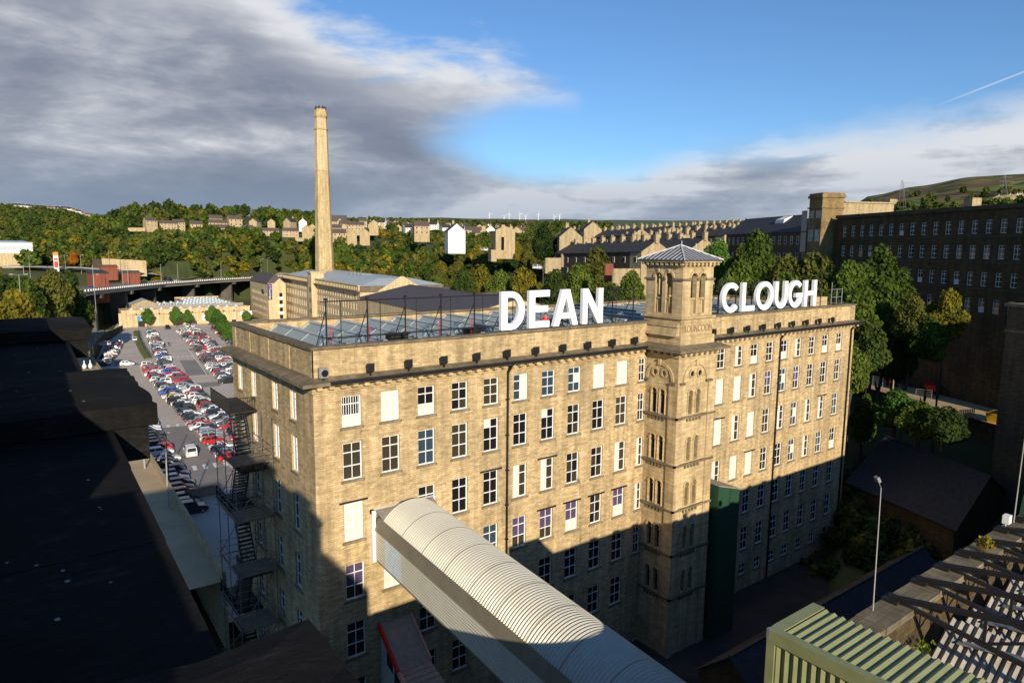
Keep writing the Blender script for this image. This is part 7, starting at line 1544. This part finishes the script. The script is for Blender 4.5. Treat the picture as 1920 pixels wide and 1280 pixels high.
for i, (kd, col, u, v, r, lab) in enumerate((('estate', 'red', 255, 512, 425, 'red car on the far road under the cream wall'), ('van', 'white', 474, 521, 528, 'white van leaving the right end of the viaduct'), ('van', 'white', 482, 521.5, 526, 'second white van leaving the right end of the viaduct'), ('hatchback', 'dark blue', 318, 522, 442, 'dark blue car parked on the grass bank beyond the viaduct'), ('hatchback', 'dark blue', 308, 521, 440, 'dark blue car at the left of the grass bank beyond the viaduct'), ('hatchback', 'white', 193, 614, 262, 'white car in the shade under the viaduct'), ('hatchback', 'white', 907, 468, 262, 'white car parked left of the square stone house'), ('hatchback', 'white', 1008, 501, 205, 'white car half hidden in the trees below the tall dark tree'), ('estate', 'dark blue', 1090, 465, 255, 'dark blue car in the street beside the stone gable house'), ('hatchback', 'blue', 1098, 462, 262, 'blue car in the street beside the stone gable house'), ('saloon', 'grey', 1890, 792, 118, 'silver blue car parked below the yellow skip'))):
    p = atr(u, v, r); z = gz(p.x, p.y)+.1 if u not in (193, 1890) else (3.3 if u == 193 else YZ+.02); z = max(z, p.z-.6) if u not in (193, 1890) else z
    car(p.x, p.y, z, .4+i, kd, col, lab, 'cars on the far roads')
m = MB(); a, b, c, d = atr(300, 524, 438), atr(352, 523, 460), atr(378, 518, 480), atr(312, 513, 462)
m.face([tuple(x) for x in (a, b, c, d)]); o = m.build('grass_bank', M['lawn'], loc=tuple(a)); o['kind'] = 'structure'

# ------------------------------------------------------------------ trees
def crown_arrays(seed, n, leaf, shape=1.0):
    """unit crown (radius 1, from z .15 to 1): leaf clump quads over several lobes"""
    g = np.random.default_rng(seed); nl = 9; lob = []
    for i in range(nl):
        a = 2*math.pi*i/nl*2.4+g.uniform(-.4, .4); t = g.uniform(0, 1); zc = .36+.48*(i/nl); rr_ = (.62-.5*abs(i/nl-.35))*g.uniform(.75, 1.1); lob.append((rr_*math.cos(a)*.75, rr_*math.sin(a)*.75, zc, g.uniform(.36, .52)*(1-.35*(i/nl)), g.uniform(.12, .19)))
    lob.append((0, 0, .52, .62, .30)); lob.append((g.uniform(-.1, .1), g.uniform(-.1, .1), .80, .34, .19))
    w = np.array([l[3]**2 for l in lob]); w /= w.sum(); idx = g.choice(len(lob), n, p=w); L = np.array(lob)[idx]
    d = g.normal(size=(n, 3)); d /= np.linalg.norm(d, axis=1)[:, None]; rad = g.uniform(.62, 1.05, (n, 1))**.7
    c = L[:, :3]+d*rad*np.stack([L[:, 3], L[:, 3], L[:, 4]], 1); c[:, 2] = np.clip(c[:, 2], .1, None)
    nrm = d*.7+g.normal(size=(n, 3))*.6+np.array([0, 0, .35]); nrm /= np.linalg.norm(nrm, axis=1)[:, None]
    t1 = np.cross(nrm, g.normal(size=(n, 3))); t1 /= np.linalg.norm(t1, axis=1)[:, None]; t2 = np.cross(nrm, t1)
    s = leaf*g.uniform(.5, 1.25, (n, 1)); zs = np.array([1, 1, .55])
    q = np.stack([c-t1*s*zs, c+t2*s*zs*.7, c+t1*s*zs, c-t2*s*zs*.7], 1); return q          # n,4,3
def mesh_from_quads(name, q, mats, extra=None, mi=None):
    n = len(q); me = bpy.data.meshes.new(name); v = q.reshape(-1, 3); f = np.arange(n*4)
    me.vertices.add(n*4); me.vertices.foreach_set('co', v.ravel()); me.loops.add(n*4); me.loops.foreach_set('vertex_index', f); me.polygons.add(n); me.polygons.foreach_set('loop_start', np.arange(0, n*4, 4)); me.polygons.foreach_set('loop_total', np.full(n, 4))
    for m_ in mats: me.materials.append(m_)
    if mi is not None: me.polygons.foreach_set('material_index', mi)
    me.update(calc_edges=True); return me
LEAF = {k: M['leaf_'+k] for k in ('green', 'dark', 'olive', 'yellow', 'orange', 'bright')}
HI = [mesh_from_quads('crown', crown_arrays(10+i, 7000, .062), [M['leaf_green']]) for i in range(5)]
LO = [mesh_from_quads('crown', crown_arrays(40+i, 950, .155), [M['leaf_green']]) for i in range(6)]
tm = MB()
def limb(m, p, d, l, r, depth):
    q = Vector(p)+Vector(d)*l; m.tube(p, q, r, 6, r2=r*.62, cap=False)
    if depth:
        for k in range(3): a = rnd.uniform(0, 6.28); nd = (Vector(d)+Vector((math.cos(a)*.8, math.sin(a)*.8, .05))).normalized(); nd.z *= .6; limb(m, q-Vector(d)*l*.1*k, nd, l*.62, r*.55, depth-1)
limb(tm, (0, 0, 0), (0, 0, 1), .36, .075, 2)
to_ = tm.build('trunk', M['bark']); TRUNK = to_.data; bpy.data.objects.remove(to_)
TN = [0]
def tree(x, y, zb, w, H, kind, label, group, parts=True, hi=True, name='tree'):
    TN[0] += 1; rz = rnd.uniform(0, 6.28)
    me = rnd.choice(HI if hi else LO)
    if parts:
        e = empty(name, (x, y, zb), label, 'tree', group)
        c = bpy.data.objects.new('crown', me); COL.objects.link(c); c.parent = e; c.scale = (w/2, w/2, H); c.rotation_euler = (0, 0, rz); c.material_slots[0].link = 'OBJECT'; c.material_slots[0].material = LEAF[kind]
        t = bpy.data.objects.new('trunk', TRUNK); COL.objects.link(t); t.parent = e; t.scale = (w*.36, w*.36, H*.95); return e
    c = bpy.data.objects.new(name, me); COL.objects.link(c); c.location = (x, y, zb-H*.08); c.scale = (w/2, w/2, H); c.rotation_euler = (0, 0, rz); c.material_slots[0].link = 'OBJECT'; c.material_slots[0].material = LEAF[kind]; return tag(c, label, 'tree', group)
def tree_px(u, vt, r, wpx, kind, label, group, vb=None, sink=.5):
    t = atr(u, vt, r); zb = gz(t.x, t.y)-sink
    dep = (t-CAM).dot(_F); W_ = wpx*dep/1293; zg = zb; zb = max(zg, t.z-W_*(1.35 if vb is None else vb)); H = t.z-zb
    e = tree(t.x, t.y, zb, W_, max(4, H), kind, label, group)
    if zb > zg+.3:
        for c in e.children:
            if c.name.startswith('trunk'): c.location.z = zg-zb; c.scale.z = (H*.6+zb-zg)/.8
    return e
gC = 'trees between the mill and the dark mill'
for u, vt, r, w, kd, lab in ((1652, 456, 130, 105, 'green', 'largest green tree, right of the letter H against the dark mill'), (1592, 486, 124, 90, 'green', 'green tree just left of the largest one behind the far end of the mill roof'), (1535, 468, 138, 110, 'olive', 'broad olive tree behind the word CLOUGH'), (1470, 476, 140, 105, 'olive', 'broad olive tree behind the letters O and U'), (1422, 428, 165, 78, 'green', 'tall green tree before the slate roofed range'), (1346, 446, 188, 56, 'bright', 'bright green round tree right of the belfry roof'), (1385, 486, 142, 88, 'green', 'green tree behind the letter C'), (1712, 548, 118, 66, 'olive', 'yellow green tree left one of the pair before the dark mill wall'), (1776, 540, 121, 74, 'yellow', 'yellowing tree right one of the pair before the dark mill wall'), (1560, 545, 114, 90, 'dark', 'shaded tree just behind the far corner of the mill parapet'), (1632, 598, 112, 76, 'dark', 'shaded tree below the largest one beside the mill end'), (1500, 532, 118, 96, 'dark', 'shaded tree behind the letters U and G'), (1425, 520, 122, 100, 'dark', 'shaded tree behind the letters L and O'), (1660, 560, 122, 80, 'green', 'mid sized tree between the largest one and the yellow green pair'), (1360, 520, 128, 80, 'dark', 'shaded tree right beside the belfry arches'), (1608, 540, 118, 95, 'green', 'green tree in front of the largest one near the parapet corner'), (1690, 500, 135, 80, 'dark', 'dark tree behind the yellow green pair against the mill wall'), (1745, 590, 116, 64, 'green', 'low green tree between and below the yellow green pair'), (1480, 505, 130, 90, 'green', 'green tree right behind the word CLOUGH near the letter U'), (1540, 510, 124, 90, 'olive', 'olive tree right behind the letter H'), (1600, 640, 108, 70, 'green', 'low green tree at the very corner of the mill above the yard fence'), (1690, 620, 122, 70, 'dark', 'low dark tree under the yellow green pair'), (1395, 455, 175, 70, 'olive', 'olive tree below the slate roofed range by the tall green tree')):
    tree_px(u, vt, r, w*1.28, kd, lab, gC)
gB = 'trees on the slope behind the mill roof'
for u, vt, r, w, kd, lab in ((1020, 419, 234, 64, 'dark', 'tall dense dark tree beside the stone gable house'), (1122, 460, 192, 84, 'olive', 'broad olive tree left of the nearest terrace'), (1085, 492, 180, 82, 'green', 'green tree behind the letters A and N'), (1185, 505, 160, 70, 'green', 'green tree left of the belfry roof edge'), (1045, 503, 182, 92, 'dark', 'dark tree behind the letters E and A'), (985, 498, 200, 84, 'yellow', 'yellowing tree behind the letter D'), (935, 505, 210, 80, 'green', 'green tree just left above the letter D'), (1150, 530, 150, 70, 'dark', 'dark tree above the roof between N and the belfry'), (905, 495, 228, 74, 'yellow', 'golden tree above the slate hall roof end'), (870, 505, 225, 80, 'dark', 'dark tree above the slate hall ridge')):
    tree_px(u, vt, r, w, kd, lab, gB)
gD = 'trees in front of the viaduct at the left'
for u, vt, r, w, kd, lab in ((20, 540, 172, 125, 'yellow', 'golden yellow tree at the left edge above the dark parapet'), (-30, 555, 168, 110, 'yellow', 'yellow tree cut by the left edge of the photo'), (72, 522, 225, 115, 'olive', 'olive green tree right of the golden one at the left'), (98, 503, 240, 90, 'olive', 'bronze green tree top behind the near left trees'), (128, 530, 255, 95, 'green', 'dark green tree nearest the left end of the viaduct'), (40, 515, 215, 100, 'green', 'green tree behind the golden one at the left edge'), (148, 555, 285, 60, 'dark', 'dark low tree beside the viaduct piers'), (5, 520, 225, 100, 'dark', 'dark tree behind at the far left edge'), (105, 560, 235, 80, 'dark', 'dark low tree just above the parapet end')):
    tree_px(u, vt, r, w, kd, lab, gD)
gS = 'round street trees at the shed'
for (u, vb, vt, w, lab) in ((277, 613, 578, 30, 'single round bright green tree at the left of the shed wall'), (331, 612, 574, 30, 'left tree of the bright green pair before the shed'), (353, 612, 580, 26, 'right tree of the bright green pair before the shed'), (398, 612, 572, 32, 'first bright green tree of the group near the mill corner, farthest away'), (409, 620, 579, 32, 'second bright green tree of the group near the mill corner'), (420, 632, 590, 34, 'third bright green tree of the group near the mill corner'), (430, 645, 602, 34, 'nearest bright green tree of the group at the mill corner'), (463, 606, 582, 26, 'small bright green tree at the right end of the shed')):
    p = atz(u, vb, 0); dep = (p-CAM).dot(_F); H = (vb-vt)*dep/1293*1.02; tree(p.x, p.y, 0, w*dep/1293, H, 'bright', lab, gS, name='street_tree')
# small trees and bushes by the yard
for u, v, r, w, h_, kd, lab in ((1620, 790, 112, 3.2, 6, 'green', 'bright ivy clad bush below the sunlit yard wall'), (1680, 770, 106, 5, 4.5, 'bright', 'sunlit bush at the foot of the telegraph pole'), (1720, 790, 103, 5, 4.2, 'green', 'bush right of the sunlit one under the yard'), (1770, 800, 100, 5, 4, 'dark', 'dark bush under the plank gate')):
    p = atr(u, v, r); tree(p.x, p.y, p.z-h_*.8, w*1.5, h_*1.5, kd, lab, 'bushes under the upper yard', name='bush')
# woods: nearest trees as things, the rest as one mass
KW = {'hill': ['green']*7+['dark']*4+['olive']*5+['yellow']*2, 'top': ['green']*4+['dark']*5+['olive']*4+['yellow']*1, 'mid': ['green']*6+['dark']*3+['olive']*6+['yellow']*2}
wr = random.Random(21); cand = []
def blocked(u, r):
    if 470 < u < 760 and r < 350: return True
    if 760 <= u < 960 and r < 245: return True
    if u < 600 and 566 < r < 690 and 235 < u: return True
    if 160 < u < 600 and 230 < r < 620:
        q_ = atr(u, 460, r)
        if gz(q_.x, q_.y) < 3: return True
        q_ = atr(u, 460, r-14)
        if gz(q_.x, q_.y) < 3: return True
    if 600 <= u < 715 and 470 < r < 575: return True
    if u < 300 and 395 < r < 455 and 15 < u: return True
    if 295 <= u < 385 and 385 < r < 478: return True
    if 445 < u < 550 and 500 < r < 560: return True
    if u < 380 and r < (380 if u > 170 else 235): return True
    if 820 < u < 885 and 298 < r < 320: return True
    if 905 < u < 990 and 250 < r < 275: return True
    if 1035 < u < 1120 and 215 < r < 300: return True
    if u > 1120 and 178 < r < 380: return True
    if 1000 < u <= 1120 and r < 175: return True
    if u > 1120 and r < 135: return True
    return False
def scatter(u0, u1, r0, r1, n_, kw, w0, w1, h0, h1, grp):
    got = 0; tries = 0
    while got < n_ and tries < n_*30:
        tries += 1; u = wr.uniform(u0, u1); r = math.sqrt(wr.uniform(r0*r0, r1*r1))
        if blocked(u, r): continue
        p = atr(u, 460, r); w = wr.uniform(w0, w1)
        if any((p.x-c[0])**2+(p.y-c[1])**2 < (min(w, c[3])*.36)**2 for c in cand): continue
        cand.append((p.x, p.y, r, w, wr.uniform(h0, h1), wr.choice(KW[kw]), grp, u)); got += 1
scatter(225, 640, 395, 600, 300, 'hill', 10, 16, 10, 16, 'lower'); scatter(170, 620, 690, 850, 130, 'top', 11, 17, 11, 17, 'upper'); scatter(-60, 130, 260, 440, 60, 'top', 9, 13, 8, 13, 'valley'); scatter(-80, 240, 460, 850, 170, 'hill', 10, 16, 9, 14, 'valley')
scatter(600, 770, 350, 475, 70, 'mid', 8, 13, 8, 12, 'mid'); scatter(760, 1010, 240, 400, 130, 'mid', 7, 12, 7, 12, 'mid'); scatter(1000, 1340, 132, 215, 60, 'mid', 6, 9, 5, 9, 'mid'); scatter(600, 1120, 380, 700, 190, 'mid', 8, 12, 6, 10, 'town')
scatter(1330, 1560, 380, 440, 24, 'top', 7, 11, 10, 15, 'skyline'); scatter(1040, 1330, 400, 470, 18, 'top', 8, 12, 9, 13, 'skyline')
TXT = {'lower': 'in the wood below the hillside houses', 'upper': 'in the wood on the hilltop above the houses', 'valley': 'in the woods filling the valley at the far left', 'mid': 'in the wood behind the slate hall and mill roof', 'town': 'among the houses of the town behind the woods', 'skyline': 'on the skyline above the terraces'}
KT = {'green': 'mid green broadleaf tree', 'dark': 'dark green dense tree', 'olive': 'olive green tree', 'yellow': 'yellowing autumn tree', 'orange': 'orange autumn tree', 'bright': 'bright green tree'}
p = atr(139, 497, 462); tree(p.x, p.y, gz(p.x, p.y), 6.5, 10, 'orange', 'small bright orange autumn tree beside the far road', 'trees by the far road')
cand.sort(key=lambda c: c[2]); cap = 300-TN[0]-4
mass = []
for i, (x, y, r, w, H, kd, grp, u) in enumerate(cand):
    zb = gz(x, y)
    if i < cap: tree(x, y, zb-.4, w, H, kd, f'{KT[kd]} {TXT[grp]}', f'trees {TXT[grp]}', parts=False, hi=r < 300)
    else: mass.append((x, y, zb-1, w, H, kd))
# trees on the steep bank above the viaduct, standing on the ground mesh itself
bpy.context.view_layer.update()
for k in range(900):
    u = wr.uniform(290, 600); r = wr.uniform(425, 610); p_ = atr(u, 460, r); ok_, hit, _n, _i = go.ray_cast((p_.x, p_.y, 900), (0, 0, -1))
    if ok_ and 12.5 < hit.z < 41 and not (295 < u < 385 and r < 478) and not (445 < u < 550 and hit.z < 17): mass.append((p_.x, p_.y, hit.z-1, wr.uniform(8, 13), wr.uniform(7, 11), wr.choice(['green', 'green', 'olive', 'olive', 'dark', 'yellow'])))
# far woods that read as one mass
for k in range(2000):
    u = wr.choice([wr.uniform(-120, 200), wr.uniform(-120, 200), wr.uniform(600, 1150), wr.uniform(1560, 1990), wr.uniform(1600, 1990)]); r = wr.uniform(850, 2600) if u < 300 else wr.uniform(720, 2500) if u < 1300 else wr.uniform(420, 2000)
    if u > 1300 and wr.random() < (r-500)/1700: continue
    if 600 < u < 1150 and wr.random() < .25: continue
    x, y = atr(u, 440, r).x, atr(u, 440, r).y; s = 1 if r < 1200 else 1.5; mass.append((x, y, gz(x, y)-1, wr.uniform(9, 16)*s, wr.uniform(8, 13)*s, wr.choice(['green', 'dark', 'dark', 'olive', 'olive'])))
far_q = [crown_arrays(70+i, 210, .27) for i in range(5)]; mk = ['green', 'dark', 'olive', 'yellow']; Q = []; MI = []
for (x, y, z, w, H, kd) in mass:
    q = far_q[wr.randrange(5)]; a = wr.uniform(0, 6.28); c, s = math.cos(a), math.sin(a); t = q.copy(); t[..., 0] = (q[..., 0]*c-q[..., 1]*s)*w/2+x; t[..., 1] = (q[..., 0]*s+q[..., 1]*c)*w/2+y; t[..., 2] = q[..., 2]*H+z-H*.1; Q.append(t); MI += [mk.index(kd) if kd in mk else 0]*len(q)
me = mesh_from_quads('far_woods', np.concatenate(Q), [LEAF[k] for k in mk], mi=np.array(MI, dtype=np.int32)); o = bpy.data.objects.new('far_woods', me); COL.objects.link(o); tag(o, 'distant woods on the valley sides and hills', 'woods', kind='stuff')
# undergrowth filling the ground between the near trunks
ug = []
for k in range(4200):
    u = wr.uniform(600, 1790); r = wr.uniform(88, 330)
    if u > 1120 and r > 182 or (u <= 1300 and blocked(u, max(r, 140))) or (u < 1000 and r < 235) or (u > 1560 and r > 118): continue
    if u > 1560 and gz(atr(u, 460, r).x, atr(u, 460, r).y) > 8.6: continue
    p_ = atr(u, 460, r); ug.append((p_.x, p_.y, gz(p_.x, p_.y)-.3, wr.uniform(2.2, 4.5), wr.uniform(1.4, 3.2)))
Q = []; MI = []
for (x, y, z, w, H) in ug:
    q = far_q[wr.randrange(5)]; a = wr.uniform(0, 6.28); c, s = math.cos(a), math.sin(a); t = q.copy(); t[..., 0] = (q[..., 0]*c-q[..., 1]*s)*w/2+x; t[..., 1] = (q[..., 0]*s+q[..., 1]*c)*w/2+y; t[..., 2] = q[..., 2]*H+z; Q.append(t); MI += [wr.choice([0, 1, 2])]*len(q)
me = mesh_from_quads('undergrowth', np.concatenate(Q), [LEAF[k] for k in mk], mi=np.array(MI, dtype=np.int32)); o = bpy.data.objects.new('undergrowth', me); COL.objects.link(o); tag(o, 'tangled undergrowth on the wooded slope behind the mill', 'undergrowth', kind='stuff')

# ------------------------------------------------------------------ turbines, pylons, people
for i, (u, v, vb) in enumerate(((917.5, 401, 414), (945, 406, 413), (954.5, 401, 412), (974.5, 401, 413), (985.5, 405, 412), (1009.5, 402, 413), (1039, 406, 412), (1049, 404, 411))):
    r = 7000; b = atr(u, vb, r); t = atr(u, v, r); e = empty('wind_turbine', (b.x, b.y, b.z), f'white wind turbine on the far moor, {ORD[i]} from the left', 'wind turbine', 'wind turbines on the moor')
    m = MB(); m.tube((b.x, b.y, b.z-60), tuple(t), 3.0, 6, r2=1.8); m.build('tower', M['letter_white'], e); m = MB(); m.bar((t.x, t.y-5, t.z), (t.x, t.y+5, t.z), 4); m.build('nacelle', M['letter_white'], e)
    for k in range(3):
        a = 2*math.pi*k/3+i*.7; d = Vector((_R.x*math.cos(a), _R.y*math.cos(a), math.sin(a)))*34; m = MB(); m.tube((t.x, t.y-6, t.z), tuple(t+d), 1.7, 5, r2=.5); m.build('blade', M['letter_white'], e)
for i, (u, v, vb, r, lab) in enumerate(((1692, 338, 380, 1500, 'lattice pylon on the far hill above the lit wing of the dark mill'), (1884, 328, 372, 1450, 'lattice pylon on the far hill near the right edge'))):
    b = atr(u, vb, r); t = atr(u, v, r); e = empty('pylon', tuple(b), lab, 'pylon', 'pylons on the far hill'); H = t.z-b.z; m = MB(); w = 5
    for sx in (-1, 1):
        for sy in (-1, 1): m.bar((b.x+sx*w, b.y+sy*w, b.z-10), (t.x+sx*.6, t.y+sy*.6, t.z), .32)
    for k in range(7):
        za, zb = b.z+H*k/8, b.z+H*(k+1)/8; wa, wb = w*(1-k/9), w*(1-(k+1)/9)
        for sx in (-1, 1): m.bar((b.x-sx*wa, b.y, za), (b.x+sx*wb, b.y, zb), .22)
    m.build('lattice', M['scaffold_tube'], e)
    for k, f in enumerate((.55, .72, .9)): m = MB(); L_ = (11, 13, 9)[k]; m.bar((b.x-_R.x*L_, b.y-_R.y*L_, b.z+H*f), (b.x+_R.x*L_, b.y+_R.y*L_, b.z+H*f), .35); m.build('cross_arm', M['scaffold_tube'], e)
def person(p, rz, label, shirt):
    J = [((0, 0, .95), .14), ((0, .0, 1.18), .13), ((0, 0, 1.40), .15), ((0, 0, 1.52), .06), ((0, .02, 1.63), .10), ((0, .01, 1.74), .08), ((-.19, 0, 1.42), .07), ((-.26, .03, 1.15), .05), ((-.24, .14, .92), .04), ((-.23, .18, .84), .03), ((.19, 0, 1.42), .07), ((.26, -.03, 1.15), .05), ((.25, .06, .92), .04), ((.24, .10, .84), .03), ((-.1, 0, .88), .10), ((-.11, .08, .48), .07), ((-.11, -.02, .07), .05), ((-.11, .14, .03), .035), ((.1, 0, .88), .10), ((.11, .02, .48), .07), ((.11, -.16, .08), .05), ((.11, -.02, .03), .035)]
    E_ = [(0, 1), (1, 2), (2, 3), (3, 4), (4, 5), (2, 6), (6, 7), (7, 8), (8, 9), (2, 10), (10, 11), (11, 12), (12, 13), (0, 14), (14, 15), (15, 16), (16, 17), (0, 18), (18, 19), (19, 20), (20, 21)]
    me = bpy.data.meshes.new('person'); me.from_pydata([j[0] for j in J], E_, []); o = bpy.data.objects.new('person', me); COL.objects.link(o); o.location = p; o.rotation_euler = (0, 0, rz)
    md = o.modifiers.new('skin', 'SKIN'); 
    for i, sv in enumerate(me.skin_vertices[0].data): sv.radius = (J[i][1], J[i][1]); sv.use_root = (i == 0)
    o.modifiers.new('sub', 'SUBSURF').levels = 1
    dg = bpy.context.evaluated_depsgraph_get(); nm = bpy.data.meshes.new_from_object(o.evaluated_get(dg)); o.modifiers.clear(); o.data = nm
    nm.materials.clear()
    for mt in (M['skin'], M[shirt], M['cloth']): nm.materials.append(mt)
    for f in nm.polygons: z = f.center.z; f.material_index = 0 if z > 1.5 or (z < .93 and abs(f.center.x) > .2) else 1 if z > .92 else 2
    nm.update()
    hm = MB(); hm.lathe(0, .0, [(.09, 1.66), (.112, 1.72), (.09, 1.79), (.02, 1.82)], 8); h = hm.build('hair', M['cloth']); h.parent = o
    return tag(o, label, 'person')
q = atz(317, 649, 0); person((q.x, q.y, .03), .4, 'person in dark clothes walking across the far car park lane', 'cloth')
q = aty(1023, 588, 1.75); person((q.x, q.y, q.z-1.72), 2.6, 'person with red top standing on the sign walkway behind the letter E', 'red')
for sc_ in [o for o in bpy.data.objects if o.name.startswith('sign_scaffold')]:
    x0 = sc_.location.x; x1 = x0+(30.6 if x0 < 10 else 26.6); m = MB(); zw = q.z-1.74; m.box(x0, x1, 1.35, 2.1, zw-.05, zw); m.build('walkway', M['timber'], sc_)
